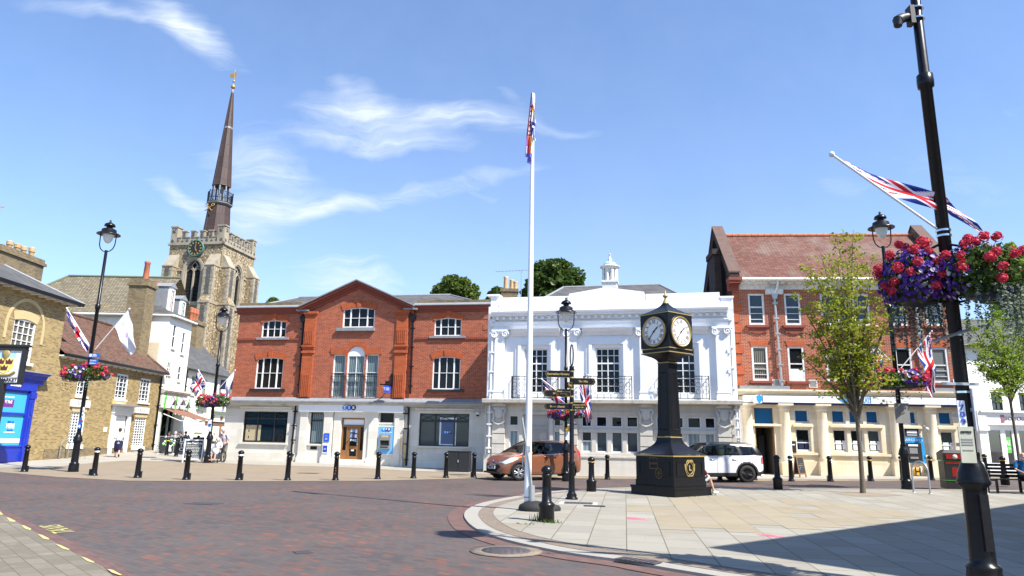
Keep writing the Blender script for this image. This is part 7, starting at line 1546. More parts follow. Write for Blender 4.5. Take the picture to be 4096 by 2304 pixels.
for k,px,labs,rx in (('L',L2(860,250),('left one of the basket pair on the lamp before the low brick house','right one of the basket pair on the lamp before the low brick house'),.58),
                  ('2',C7(1020,255),('left one of the basket pair on the lamp by the wheelchair','right one of the basket pair on the lamp by the wheelchair'),.58),
                  ('3',Z8(868,330),('left one of the basket pair hanging behind the signpost','right one of the basket pair hanging behind the signpost'),.48),
                  ('R',R3(505,320),('left one of the basket pair on the right street lamp, behind the young tree','right one of the basket pair on the right street lamp, trailing silver foliage'),.62)):
    t,p,_=LAMPS[k]; c=at_y(px[0],px[1],p.y); rots={'L':(0,2.1),'2':(1.1,3.6),'3':(4.1,.4),'R':(2.6,5.1)}[k]
    for s,lab,rz in zip((-1,1),labs,rots):
        loc=(p.x+s*rx*.62,p.y-.12,c.z+(.05 if s>0 else 0))
        if fb is None: fb=basket(lab,loc,.56,.42,False,5,True); fb.rotation_euler=(0,0,rz); fb.scale=(rx/.58,)*3
        else: dup(fb,loc,rz,lab,rx/.58)
    b=MB(); b.tube([(-rx*.7,-.1,c.z-p.z-.2),(rx*.7,-.1,c.z-p.z-.2)],.02,5); b.build('basket_bracket',BP_,t)
# ---------------------------------------------------------------- flags
M['lilac']=cloth('lilac flag print',(.45,.33,.55))
def uj(u,v):
    x,y=(u-.5)*2,(v-.5); ax,ay=abs(x),abs(y)
    if ax<.10 or ay<.10: return 1
    if ax<.167 or ay<.167: return 2
    d=abs(ax*.5-ay)/math.hypot(.5,1)*1.0; 
    s=(ax*.5-ay)*(1 if x*y>0 else -1)
    if d<.1: return 1 if (0<=s/math.hypot(.5,1)<.067) else 2
    return 0
def flag(label,lampk,tip,base,cloth,pat,fly=(0,0,-1),L=1.3,cover=.75,rip=.05,nr=2.5,seed=0,squeeze=1,dy=0,ry=0,rpole=.018):
    t,p,_=LAMPS[lampk]; A=at_y(tip[0],tip[1],p.y+dy); B=at_y(base[0],base[1],p.y); ax=(B-A); g=thing('flag',label,'flag',B,0,'flags on short poles'); 
    b=MB(); b.tube([tuple(-ax),(0,0,0)],rpole,7); b.ball(tuple(-ax*1.02),rpole*2.4,8); b.build('flag_pole',M['lamp_glass'],g)
    if len(fly)==4: q0,q1=at_y(*F5(fly[0],fly[1]),p.y),at_y(*F5(fly[2],fly[3]),p.y+.05); L=(q1-q0).length; fly=q1-q0
    b=MB(); nu,nv=44,22; F_=Vector(fly); a0=A-B; hoist=ax*cover; nrm=ax.normalized().cross(F_.normalized()); nrm=nrm.normalized() if nrm.length>.1 else Vector((0,1,0))
    vs=[]
    for j in range(nv+1):
        for i in range(nu+1):
            u,v=i/nu,j/nv; q=a0+hoist*(.03+v*(1-u*(1-squeeze)))+F_.normalized()*L*u; w=math.sin(u*nr*2*math.pi+v*2.2+seed)*rip*min(1,u*3)+math.sin(v*9+seed*2+u*3)*rip*.5*u; q=q+nrm*w+Vector((0,ry*math.sin(v*12+seed)*u,0)); vs.append(q)
    m=nu+1
    for j in range(nv):
        for i in range(nu):
            b.mi=[0,1,2,3][pat((i+.5)/nu,1-(j+.5)/nv)]; b.add([vs[j*m+i],vs[j*m+i+1],vs[(j+1)*m+i+1],vs[(j+1)*m+i]],[(0,1,2,3)],True)
    b.build('flag_cloth',[M['flag_blue'],M['flag_red'],M['flag_white'],M['lilac']],g,weld=True); return g
def lilac(u,v): return 3 if (u-.5)**2*4+(v-.5)**2<.02 else (0 if .44<v<.5 and u<.9 and False else 2)
flag('union flag hanging furled on the left of the lamp before the low brick house','L',L1(650,812),L1(880,1190),None,uj,(.05,.0,-1),.40,.92,.06,1.3,1,.9)
flag('white flag hanging on the right of the lamp before the low brick house','L',L1(1243,818),L1(920,1200),None,lilac,(.30,.1,-1),1.65,.42,.10,1.2,2,.5)
flag('small union flag on the lamp by the wheelchair','2',L2(1920,200),L2(2060,440),None,uj,(-.45,0,-1),.95,.5,.07,1.4,3,.8)
flag('white flag hanging at the corner of the brick bank','2',L2(2268,200),L2(2080,410),None,lilac,(-.1,0,-1),1.9,.4,.10,1.5,4,.6)
flag('union flag drooping left of the lamp behind the signpost','3',Z8(655,35),Z8(868,205),None,uj,(.35,0,-1),.75,.8,.06,1.4,5,.9)
flag('union flag hanging right of the lamp behind the signpost','3',Z8(1030,5),Z8(885,190),None,uj,(.12,0,-1),1.75,.5,.09,1.5,6,.6)
flag('union flag half hidden in the young tree left of the right street lamp','R',R4(438,1238),R4(655,1455),None,uj,(.05,0,-1),1.5,.5,.09,1.5,7,.6)
flag('union flag hanging right of the right street lamp before the tall red bank','R',R4(1022,1155),R3(490,178),None,uj,(.0,0,-1),2.1,.45,.11,1.5,8,.5)
flag('large union flag streaming beside the nearest lamp against the sky','F',F5(112,235),F5(1440,1172),None,uj,(170,250,1560,800),1,.50,.05,.9,9,.95,rpole=.016)
# ---------------------------------------------------------------- white flagpole with coloured flag
p=gnd(2110,2051); p.z+=.05; t=thing('flagpole','tall white flagpole on the tip of the paved island','flagpole',p); h=at_y(2131,374,p.y).z-p.z
b=MB(); b.lathe([(.082,0),(.082,.02),(.080,.5),(.066,h*.5),(.038,h-.15),(.038,h-.02)],18); b.build('pole',M['white_paint'],t); b=MB(); b.lathe([(.05,h-.28),(.05,h-.03),(.03,h),(.001,h)],14); b.build('pole_cap',M['sign_white'],t)
b=MB(); b.box(-.05,.05,-.11,-.07,1.3,1.42); b.build('cleat',M['steel'],t); b=MB(); b.lathe([(.088,.28),(.088,.30)],16); b.build('cord',M['terracotta'],t)
b=MB(); b.tube([(-.10,0,1.42),(-.13,0,1.1),(-.12,0,.95)],.018,5); b.build('cleat_rope',M['steel'],t)
FL_=thing('rainbow_flag','limp white and rainbow coloured flag at the top of the white flagpole','flag',(p.x,p.y,p.z+h))
b=MB(); nu,nv=12,46
mats=[M['flag_white'],plain('magenta red cloth',(.50,.03,.09),.9),plain('orange cloth',(.75,.22,.04),.9),plain('yellow cloth',(.75,.60,.08),.9),plain('violet blue cloth',(.12,.12,.45),.9),plain('dark red cloth',(.20,.015,.02),.9)]
def P(x,y,d=0): q=at_y(*P6(x,y),p.y+d); return q-Vector((p.x,p.y,p.z+h))
left=[(395,150),(365,420),(340,650),(318,850),(300,1050),(284,1235)]; right=[(412,160),(412,420),(402,650),(402,850),(412,1050),(408,1230)]
def ip(L,v): k=min(len(L)-2,int(v*(len(L)-1))); f=v*(len(L)-1)-k; return (L[k][0]*(1-f)+L[k+1][0]*f,L[k][1]*(1-f)+L[k+1][1]*f)
def pan(L,Rr,d0,col):
    V=[[None]*(nu+1) for _ in range(nv+1)]
    for j in range(nv+1):
        for i in range(nu+1):
            a=ip(L,j/nv); c=ip(Rr,j/nv); u=i/nu; V[j][i]=P(a[0]*(1-u)+c[0]*u,a[1]*(1-u)+c[1]*u,d0+.05*math.sin(u*7+j*.13))
    for j in range(nv):
        for i in range(nu): b.mi=col(i/nu,j/nv); b.add([V[j][i],V[j+1][i],V[j+1][i+1],V[j][i+1]],[(0,1,2,3)],True)
def c1_(u,v):
    if v<.16: return 4 if u<.4 else 0
    if v<.62:
        if .25<u<.75 and (int(v*40)%3): return 0
        return 1 if v<.45 else 5
    d=u-.25-(v-.62)*1.0
    if v>.93: return 4
    if abs(d+.12)<.14: return 1
    if abs(d-.16)<.15: return 2
    return 3 if u>.72 and v<.8 else (4 if u<.15 else 0)
pan(left,right,-.13,c1_)
pan([(405,165),(408,400),(400,560),(396,700)],[(415,170),(436,400),(462,580),(476,738)],-.16,lambda u,v: 0 if v<.28 else (1 if v<.36 else 2 if v<.45 else 3 if v<.52 else 0 if v<.85 else 4))
pan([(330,1225),(326,1330)],[(400,1225),(388,1350)],-.05,lambda u,v:4)
pan([(402,740),(398,830),(425,960)],[(440,750),(436,860),(470,960)],-.10,lambda u,v:4 if v<.6 else 0)
b.build('flag_cloth',mats,FL_,weld=True)
# ---------------------------------------------------------------- folded sign base behind the flagpole
q=gnd(*Z8(590,1140)); q.z+=.05; t=thing('sign_base','black rubber based portable pole stand behind the flagpole','pole stand',q)
b=MB(); b.lathe([(.34,0),(.36,.05),(.33,.13),(.2,.2),(.08,.22)],20,sq=.75); b.lathe([(.30,.0),(.31,.06),(.27,.12),(.1,.16)],16,(.3,.1,0),sq=.7); b.build('rubber_base',M['rubber'],t); b=MB(); b.tube([(-.05,0,.2),(-.06,0,.55)],.07,8); b.tube([(-.06,0,.5),(-.12,.0,1.0),(-.30,.02,2.05)],.028,6); b.build('stand_tube',M['steel'],t)
# ---------------------------------------------------------------- fingerpost
p=gnd(*Z8(900,1042)); p.z+=.05; t=thing('signpost','black fingerpost with gold edged arms pointing left and right','signpost',p); D_=p.y
def fz(px): return at_y(px[0],px[1],D_).z-p.z
def fx(px): return at_y(px[0],px[1],D_).x-p.x
h=fz(Z7(895,1170)); b=MB(); b.lathe([(.17,0),(.17,.04),(.13,.07),(.14,.12),(.10,.18),(.085,.26),(.078,.9),(.095,.93),(.095,.97),(.065,1.02),(.06,h)],16); b.build('post',BP_,t)
b=MB(); b.lathe([(.062,h-.02),(.085,h),(.06,h+.06),(.07,h+.1),(.02,h+.14)],12); b.tube([(.10*math.sin(a)*.35,-.10*math.sin(a)*.9,h+.42-.30*math.cos(a)) for a in [k*math.pi/8 for k in range(17)]],.02,6); b.build('finial',BP_,t)
b=MB()
for Z,y in ((Z7,1182),(Z7,1242),(Z7,1350),(Z7,1418),(Z8,232),(Z8,290)): z=fz(Z(895,y)); b.lathe([(.068,z-.02),(.075,z),(.068,z+.02)],14)
b.build('gold_ring',M['gold_paint'],t)
def arm(x0,x1,y0,y1,Z,lines,dirn,dy=0,rz=0,fs=1):
    xa,xb=fx(Z(x0,(y0+y1)/2)),fx(Z(x1,(y0+y1)/2)); z0,z1=fz(Z((x0+x1)/2,y1)),fz(Z((x0+x1)/2,y0)); zm=(z0+z1)/2; H=z1-z0; k=H*.32
    M_=Matrix.Translation((0,dy,0))@Matrix.Rotation(rz,4,'Z'); b=MB(M_)
    pts=[(xa,zm),(xa+k,z0),(xb,z0),(xb,z1),(xa+k,z1)] if dirn<0 else [(xa,z0),(xb-k,z0),(xb,zm),(xb-k,z1),(xa,z1)]
    b.prism(pts,-.02,.02); o=b.build('arm',BP_,t)
    b=MB(M_); n=len(pts)
    for i in range(n): a,c=pts[i],pts[(i+1)%n]; b.tube([(a[0],-.022,a[1]),(c[0],-.022,c[1])],.004,4)
    cx=pts[0] if dirn<0 else pts[2]; d=-1 if dirn<0 else 1; b.tube([(cx[0]-d*k*1.5,-.024,z0+.03),(cx[0]-d*k*.6,-.024,zm),(cx[0]-d*k*1.5,-.024,z1-.03)],.004,4); b.build('gold_edge',M['gold_paint'],o)
    for i,l in enumerate(lines):
        z=zm+((len(lines)-1)/2-i)*H*.34; c=M_@Vector(((xa+xb)/2+(k*.3 if dirn<0 else -k*.3),-.024,z)); text(l,H*.42/len(lines)**.45*fs,M['gold_paint'],o,c,(R(90),0,rz),.003,None,'lettering',thick=.004)
    return o
arm(658,885,1175,1238,Z7,['Recreation Ground'],-1,fs=1.0); arm(905,1128,1246,1308,Z7,['The Mix'],1); arm(635,885,1358,1418,Z7,['Bury St'],-1); arm(745,890,1350,1415,Z7,['Meadow Centre','Car Park'],-1,-.07,R(6),.9)
arm(668,885,235,286,Z8,['Parish Church'],-1); arm(906,1028,228,288,Z8,['Museum of East','Anglian Life'],1,-.05,R(-10),.85); arm(800,890,1288,1345,Z7,['Toilets'],-1,-.06,R(62))
# ---------------------------------------------------------------- clock tower
def clocktower():
    c0=gnd(*K3(402,1367)); cl=gnd(*K3(125,1342)); cr=gnd(*K3(672,1352)); e1=Vector((cl.x-c0.x,cl.y-c0.y)); e2=Vector((cr.x-c0.x,cr.y-c0.y))
    s=(e1.length+e2.length)/2; ang=(math.atan2(e2.y,e2.x)+math.atan2(e1.y,e1.x)-math.pi/2)/2; d=Vector((math.cos(ang),math.sin(ang))); n=Vector((-d.y,d.x)); C=Vector((c0.x,c0.y))+(d+n)*s/2
    t=thing('clock_tower','black and gold four faced town clock on a stepped base','clock tower',(C.x,C.y,.05),ang); hs=s/2
    cy=C.y; fr=math.sqrt(2)
    def zf(x,y,hw): return at_y(*K3(x,y),cy-hw*fr*math.cos(ang+R(45)-R(90))).z-.05   # height of a point on the near corner edge
    k=hs/1.0
    def hwp(x0,x1,y): a=at_y(*K3(x0,y),cy); c=at_y(*K3(x1,y),cy); return (c.x-a.x)/2/(abs(math.cos(ang))+abs(math.sin(ang)))
    hb=hwp(182,612,1180); hp=hwp(175,616,1262); hcol0=hwp(310,457,960); hcol1=hwp(302,420,500); hh=hwp(190,512,290); he=hwp(181,511,178); hr=hwp(320,364,92); hf=hwp(196,521,415)
    z1=zf(402,1292,hs); z2=zf(402,1252,hp); z3=zf(400,1092,hb); z4=zf(390,968,hcol0); z5=zf(358,484,hcol1); z6=zf(357,412,hf); z6b=zf(357,385,hf); z7=zf(345,155,he); z8=at_y(*K3(340,92),cy).z-.05; z9=at_y(*K3(336,15),cy).z-.05
    b=MB(); b.box(-hs,hs,-hs,hs,-.05,z1-.06); b.box(-hs-.02,hs+.02,-hs-.02,hs+.02,z1-.06,z1); b.build('step',BP_,t)
    b=MB(); b.box(-hp,hp,-hp,hp,z1,z2); b.box(-hb,hb,-hb,hb,z2,z3)
    for a in range(4):
        mm=Matrix.Rotation(a*math.pi/2,4,'Z'); c=MB(mm); w=hb*.82; zz0,zz1=z2+.14,z3-.12
        for x0,x1,za,zb in ((-w,w,zz0,zz0+.03),(-w,w,zz1-.03,zz1),(-w,-w+.03,zz0+.03,zz1-.03),(w-.03,w,zz0+.03,zz1-.03)): c.box(x0,x1,-hb-.015,-hb,za,zb)
        b.add(c.v,c.f)
    pl=b.build('pedestal',BP_,t)
    b=MB(); P=12; prof=[]
    for i in range(P+1):
        f=i/P; prof.append((hcol0+.02+(hb+.03-hcol0)*(1-f)**2.1,z3+.06+(z4-z3-.06)*f))
    b.lathe([(r*fr,z) for r,z in prof],4,(0,0,0),False,R(45),R(45)+2*math.pi); b.build('flared_skirt',BP_,t)
    b=MB()
    for r,z,hh_ in ((hb+.035,z3,.04),(hcol0+.025,z4,.035),(hcol1+.02,z5,.025),(hf,z6-.0,.028),(hf-.01,z6b,.028),(he,z7,.032)): b.box(-r,r,-r,r,z,z+hh_)
    b.build('gold_moulding',M['gold_paint'],t)
    b=MB(); b.tbox(hcol0,hcol0,z4+.05,hcol1,hcol1,z5)
    for a in range(4):
        c=MB(Matrix.Rotation(a*math.pi/2,4,'Z'))
        for za,zb in ((z4+.25,z5-.3),):
            for sx in (-1,1): 
                r0=hcol0+(hcol1-hcol0)*(za-z4)/(z5-z4); r1=hcol0+(hcol1-hcol0)*(zb-z4)/(z5-z4); c.tube([(sx*r0*.62,-r0-.005,za),(sx*r1*.62,-r1-.005,zb)],.014,4)
            c.tube([(-r0*.62,-r0-.005,za),(r0*.62,-r0-.005,za)],.014,4); c.tube([(-r1*.62,-r1-.005,zb),(r1*.62,-r1-.005,zb)],.014,4)
        b.add(c.v,c.f)
    b.build('column',BP_,t)
    b=MB(); prof=[(hcol1+(hf-hcol1)*(i/8)**1.9,z5+.04+(z6-z5-.04)*i/8) for i in range(9)]; b.lathe([(r*fr,z) for r,z in prof],4,(0,0,0),False,R(45),R(45)+2*math.pi)
    b.box(-hf+.03,hf-.03,-hf+.03,hf-.03,z6+.045,z6b); b.box(-hh,hh,-hh,hh,z6b+.045,z7); b.build('clock_head',BP_,t)
    b=MB(); prof=[(he-.02+(hr-he)*(1-(1-i/10)**1.8),z7+.05+(z8-z7-.05)*i/10) for i in range(11)]; b.lathe([(r*fr,z) for r,z in prof],4,(0,0,0),False,R(45),R(45)+2*math.pi); b.build('roof',BP_,t)
    b=MB(); H=z9-z8; b.lathe([(hr*1.35,z8-.06),(.03,z8+H*.28),(.035,z8+H*.32),(.085,z8+H*.42),(.085,z8+H*.52),(.03,z8+H*.62),(.012,z9)],12); b.build('finial',M['gold_paint'],t)
    zc=(at_y(*K3(268,283),cy-.5).z+at_y(*K3(435,280),cy-.5).z)/2-.05; rr=hh*.80
    for a in range(4):
        mm=Matrix.Rotation(a*math.pi/2,4,'Z')@Matrix.Translation((0,-hh,zc))@Matrix.Rotation(R(90),4,'X')
        b=MB(mm); b.lathe([(rr*1.17,0),(rr*1.17,.03),(rr*1.04,.03),(rr*1.04,.001)],36); b.build('dial_mount',BP_,t)
        b=MB(mm); b.lathe([(rr*1.0,.0),(rr*1.0,.02),(.001,.02)],36,smooth=False); df=b.build('clock_face',plain('white dial',(.74,.74,.72),.3,var=.02),t)
        b=MB(mm); b.lathe([(rr*1.045,.02),(rr*1.045,.045),(rr*.98,.045),(rr*.98,.02)],36,cap=False); b.lathe([(rr*.60,.022),(rr*.57,.022)],36,cap=False); b.build('dial_ring',M['gold'],df)
        b=MB(mm); b.lathe([(rr*.93,.023),(rr*.905,.023)],36,cap=False)
        for i in range(60):
            an=i*math.pi/30; b.add([((rr*q)*math.sin(an+e),(rr*q)*math.cos(an+e),.0235) for q,e in ((.86,-.018),(.86,.018),(.93,.018),(.93,-.018))],[(3,2,1,0)])
        for i,rn in enumerate(('XII','I','II','III','IIII','V','VI','VII','VIII','IX','X','XI')):
            an=i*math.pi/6; w={'I':.055,'V':.11,'X':.11}; tot=sum(w[c] for c in rn); x=-tot/2
            X=Vector((math.cos(an),-math.sin(an),0)); Y=Vector((math.sin(an),math.cos(an),0))
            def S_(xa,xb,ww=.028):
                b.add([tuple(X*(q+sx*ww/2)*rr*1.35+Y*rr*rad+Vector((0,0,.024))) for q,rad,sx in ((xa,.61,-1),(xa,.61,1),(xb,.84,1),(xb,.84,-1))],[(0,1,2,3)])
            for ch in rn:
                c_=x+w[ch]/2
                if ch=='I': S_(c_,c_)
                elif ch=='V': S_(c_+.0,c_-.04,.032); S_(c_,c_+.04,.016)
                else: S_(c_+.04,c_-.04,.032); S_(c_-.04,c_+.04,.016)
                x+=w[ch]
        b.build('dial_numerals',M['near_black'],df)
        b=MB(mm)
        for an,l,w,dz in ((R(50),.55,.05,.035),(R(222),.84,.035,.04)):
            X=Vector((math.cos(an),-math.sin(an),0)); Y=Vector((math.sin(an),math.cos(an),0)); b.add([tuple(-Y*rr*.2-X*rr*w*.5+Vector((0,0,dz))),tuple(-Y*rr*.2+X*rr*w*.5+Vector((0,0,dz))),tuple(Y*rr*l*.7+X*rr*w+Vector((0,0,dz))),tuple(Y*rr*l+Vector((0,0,dz))),tuple(Y*rr*l*.7-X*rr*w+Vector((0,0,dz)))],[(0,1,2,3,4)])
        b.lathe([(.03,.02),(.03,.045),(.001,.045)],10); b.build('clock_hands',M['near_black'],df)
    # gilt emblems on the two faces towards the square
    zm=(z2+z3)/2+.02; b=MB()
    def ring(b,cx,cz,r,w,y,n=24,lob=0): b.tube([(cx+(r*(1+lob*math.cos(6*a)))*math.cos(a),y,cz+r*(1+lob*math.cos(6*a))*1.15*math.sin(a)) for a in [2*math.pi*k/n for k in range(n+1)]],w,5,False)
    y=-hb-.012; ring(b,0,zm,.15,.011,y); ring(b,0,zm,.21,.014,y,36,.05); 
    for s in (-1,1): b.prism([(s*.17,zm+.10),(s*.24,zm+.13),(s*.225,zm-.02),(s*.175,zm-.10)][::1 if s>0 else -1],y-.005,y+.01)
    em=b.build('gilt_emblem',M['gold_paint'],pl); text('L',.20,M['gold_paint'],em,(0,y-.005,zm),thick=.012); text('LIONS',.085,M['gold_paint'],em,(0,y-.008,zm+.205),width=.26,thick=.006); text('INTERNATIONAL',.05,M['gold_paint'],em,(0,y-.008,zm-.215),width=.24,thick=.003)
    mm=Matrix.Rotation(-math.pi/2,4,'Z'); b=MB(mm); gx=-.02; y=-hb-.008
    for x0,x1,za,zb in ((-.16,.16,.33,.35),(-.16,.16,.02,.04),(-.16,-.14,.04,.33),(.14,.16,.04,.33)): b.box(gx+x0,gx+x1,y,y+.01,zm+za-.06,zm+zb-.06)
    ring(b,gx+.20,zm-.16,.13,.012,y); 
    for k in range(8): a=k*math.pi/4; b.tube([(gx+.2,y,zm-.16),(gx+.2+.11*math.cos(a),y,zm-.16+.13*math.sin(a))],.012,4)
    e2_=b.build('gilt_crest',plain('dull gold paint',(.12,.08,.03),.5,.3),pl); tx=text('LEGION',.08,M['wood'],e2_,mm@Vector((gx,y-.004,zm+.12)),(R(90),0,-math.pi/2),width=.26)
    return t,ang,hs,C,z1
CLOCK=clocktower()
# ---------------------------------------------------------------- smaller furniture
def hoop(label,a,b_,topz,mat='steel'):
    A,B=gnd(*a),gnd(*b_); c=(A+B)/2; w=(B-A).length/2; t=thing('cycle_stand',label,'cycle stand',c,math.atan2(B.y-A.y,B.x-A.x),'steel hoop cycle stands'); b=MB(); b.tube([(-w,0,-.05),(-w,0,topz-w)]+[(-w*math.cos(k*math.pi/10),0,topz-w+w*math.sin(k*math.pi/10)) for k in range(1,10)]+[(w,0,topz-w),(w,0,-.05)],.028,10); b.build('hoop',M[mat],t)
    b=MB(); 
    for s in (-1,1): b.lathe([(.06,.0),(.06,.012),(.03,.02)],10,(s*w,0,.055))
    b.build('base_plate',M[mat],t); return t
hoop('steel hoop cycle stand in front of the right street lamp',R3(618,1392),R3(778,1410),1.05)
hoop('steel hoop cycle stand against the low brick house wall',L2(568,1055),L2(648,1050),.98,'grey_plastic')
hoop('steel hoop cycle stand mostly hidden behind the nearest lamp',R3(1255,1400),R3(1330,1405),1.05)
def aboard(label,px,w,h,rz,chalk):
    p=gnd(*px); t=thing('pavement_board',label,'A-board',p,rz); tl=.32
    for s in (-1,1):
        mm=Matrix.Translation((0,s*tl*.5,0))@Matrix.Rotation(s*math.atan2(tl*.5-.02,h),4,'X'); b=MB(mm)
        for x0,x1,z0,z1 in ((-w/2,-w/2+.06,0,h),(w/2-.06,w/2,0,h),(-w/2+.06,w/2-.06,h-.06,h),(-w/2+.06,w/2-.06,.14,.20)): b.box(x0,x1,-.018,.018,z0,z1)
        f=b.build('frame',M['sign_white'] if chalk and s<0 else M['wood'],t); b=MB(mm); b.box(-w/2+.06,w/2-.06,-.008,.008,.20,h-.06); pn=b.build('board',M['chalkboard'],f)
        if s<0:
            b=MB(mm); q=random.Random(3)
            for i in range(9 if chalk else 4):
                z=h-.34-i*.075; x=-w/2+.12
                while x<w/2-.14: l=q.uniform(.03,.10); b.box(x,min(x+l,w/2-.1),-.012,-.009,z,z+.022) if chalk or q.random()<.5 else None; x+=l+.022
            b.build('chalk_writing',M['chalk'] if chalk else plain('faint chalk',(.25,.24,.22),.9),pn)
            if chalk: text('Lime Tree Cafe',.15,M['chalk'],pn,mm@Vector((0,-.012,h-.2)),(R(90)-math.atan2(tl*.5-.02,h),0,0),.002,w*.78,thick=.004)
    return t
aboard('white framed chalkboard sign of the cafe on the pavement',C7(700,1240),.95,1.18,R(14),True); aboard('dark wooden folding chalkboard by the tall red bank doorway',R2(845,1232),.6,.95,R(38),False)
# cafe barrier
p=gnd(*C7(300,1100)); q=gnd(*C7(640,1112)); q2=gnd(*C7(870,1085))
t=thing('cafe_barrier','dark cafe barrier banner with a white and green tree','barrier',p,math.atan2(q.y-p.y,q.x-p.x)); w=(q-p).length+.35; b=MB(); b.box(-.55,w-.55,-.01,.01,.12,1.0); bn=b.build('banner',M['chalkboard'],t)
b=MB(); 
for u in (-.6,w*.5-.5,w-.5): b.tube([(u,0,0),(u,0,1.1)],.025,6); b.lathe([(.16,0),(.16,.03),(.03,.05)],10,(u,0,0))
b.tube([(-.6,0,1.06),(w-.5,0,1.06)],.018,6); b.build('barrier_post',M['steel'],t)
b=MB(); cx=.05; b.prism([(cx-.10,.16),(cx+.12,.16),(cx+.06,.42),(cx+.20,.58),(cx+.16,.62),(cx+.03,.5),(cx-.16,.66),(cx-.20,.62),(cx-.03,.45)],-.016,-.011); b.build('tree_emblem',M['sign_white'],bn)
for mm,ph in (('green_print',0),('sign_white',1)):
    b=MB()
    for k in range(ph,16,2):
        a=math.pi*(-.15+1.3*k/15); r=.30 if k%3 else .18; u=cx+1.15*r*math.cos(a)*1.1; z=.62+r*.9*math.sin(a)*.95; b.lathe([(.065,0),(.001,.001)],8,(0,0,0)) if False else b.prism([(u+.07*math.cos(a+t_)*1.0,z+.05*math.sin(a+t_)) for t_ in [i*math.pi/4 for i in range(8)]],-.017,-.011)
    b.build('leaf_emblem',M[mm],bn)
for i,(s,x) in enumerate((('LIME',1.0),('TREE',1.0),('CAFE',1.0))): text(s,.30,M['sign_white'],bn,(w*.62,-.013,.84-i*.28),width=.72,thick=.012)
# litter bin
p=gnd(*R3(1015,1352)); p.z+=.05; t=thing('litter_bin','black litter bin with red apertures beside the nearest lamp','litter bin',p,R(-14)); w=.36; b=MB(); b.box(-w,w,-.3,.3,0,.08); b.tbox(w,.3,.08,w,.3,.95); b.build('bin_body',M['dark_plastic'],t)
b=MB(); hz=.97
b.add([(x,y,z) for x,y,z in [(-w-.02,-.32,hz),(w+.02,-.32,hz),(w+.02,.32,hz),(-w-.02,.32,hz),(-w-.02,-.32,hz+.26),(w+.02,-.32,hz+.26),(w+.02,.32,hz+.26),(-w-.02,.32,hz+.26),(-w*.72,-.22,hz+.37),(w*.72,-.22,hz+.37),(w*.72,.22,hz+.37),(-w*.72,.22,hz+.37)]],[(0,1,5,4),(1,2,6,5),(2,3,7,6),(3,0,4,7),(4,5,9,8),(5,6,10,9),(6,7,11,10),(7,4,8,11),(8,9,10,11),(3,2,1,0)]); b.build('bin_hood',M['dark_plastic'],t)
b=MB(); b.box(-w+.08,w-.08,-.335,-.32,hz+.05,hz+.22); b.box(w+.02,w+.035,-.24,.24,hz+.02,hz+.24); b.build('red_surround',M['red_print'],t)
b=MB(Matrix.Translation((0,-.336,hz+.13))@Matrix.Rotation(R(90),4,'X')); b.lathe([(.085,0),(.085,.004),(.001,.004)],16); b.build('aperture',plain('pale aperture',(.55,.50,.44),.6),t)
b=MB(); b.box(-w-.012,w+.012,-.312,.312,.945,.962); b.box(-w-.012,w+.012,-.312,.312,.28,.292); b.build('green_trim',M['green_print'],t)
b=MB(); b.box(-.12,.12,-.306,-.3,.42,.74); b.build('red_label',M['red_print'],t); b=MB(); b.box(-w+.06,w-.14,-.306,-.3,.86,.915); b.build('red_strip',M['red_print'],t)
# bench
p=gnd(*R3(1600,1395)); p.z+=.05; BX=at_y(*R3(1300,1240),p.y).x; t=thing('bench','long black slatted metal bench at the right edge','bench',(BX,p.y,p.z),R(-2)); Lb=2.3
b=MB()
for i in range(4): b.box(.05,Lb,-.02+.03*i,.0+.03*i,.50+.115*i,.585+.115*i)
b.build('backrest',M['black_paint'],t); b=MB()
for i in range(5): b.box(.05,Lb,-.50+.10*i,-.42+.10*i,.43,.455)
b.build('seat',M['black_paint'],t)
for x in (.08,Lb*.5,Lb-.08):
    b=MB(); b.box(x-.03,x+.03,-.5,-.44,0,.43); b.box(x-.03,x+.03,-.02,.06,0,.95); b.box(x-.03,x+.03,-.44,-.02,.38,.43); b.build('leg',M['black_paint'],t)
BENCH=t
# town sign at the left edge
y=21.0; c=at_y(*L3(62,320),y); q=at_y(*L3(25,600),y); t=thing('town_sign','black framed town sign with a yellow shield of three crowns','town sign',(q.x-.1,y,0),R(4)); dx=c.x-q.x-.02; zc=c.z; w,hh=.52,.66
k=pscale((c.x,y,zc)); zb=at_y(*L3(60,420),y).z; zt=at_y(*L3(90,212),y).z; zn0=at_y(*L3(50,475),y).z; zn1=at_y(*L3(50,440),y).z
b=MB(); b.box(-.09,.09,-.09,.09,0,zn0+.1); b.build('post',M['black_matt'],t)
b=MB(); hw=.46; b.box(-hw-.1,hw+.1,-.07,.07,zn0-.06,zn0-.0); b.box(-hw-.1,-hw,-.07,.07,zn0,zt+.12); b.box(hw,hw+.1,-.07,.07,zn0,zt+.12); b.box(-hw,hw,-.07,.07,zt,zt+.12); b.box(-hw-.16,hw+.16,-.1,.1,zt+.12,zt+.18); b.build('sign_frame',M['black_matt'],t)
b=MB(); b.box(-hw,hw,-.03,.03,zn1+.04,zt); bd=b.build('sign_board',M['sign_white'],t); b=MB(); b.box(-hw,hw,-.05,.05,zn0,zn1+.02); np_=b.build('name_plate',M['sign_white'],t); text('STOWMARKET',.15,M['near_black'],np_,(0,-.055,(zn0+zn1)/2+.01),width=hw*1.9,thick=.004)
H=zt-zn1-.1; z0=zn1+.07; b=MB(); b.box(-hw*.62,hw*.62,-.034,-.031,z0+H*.66,zt-.05); b.build('sky_panel',plain('pale blue paint',(.35,.55,.68),.6),bd)
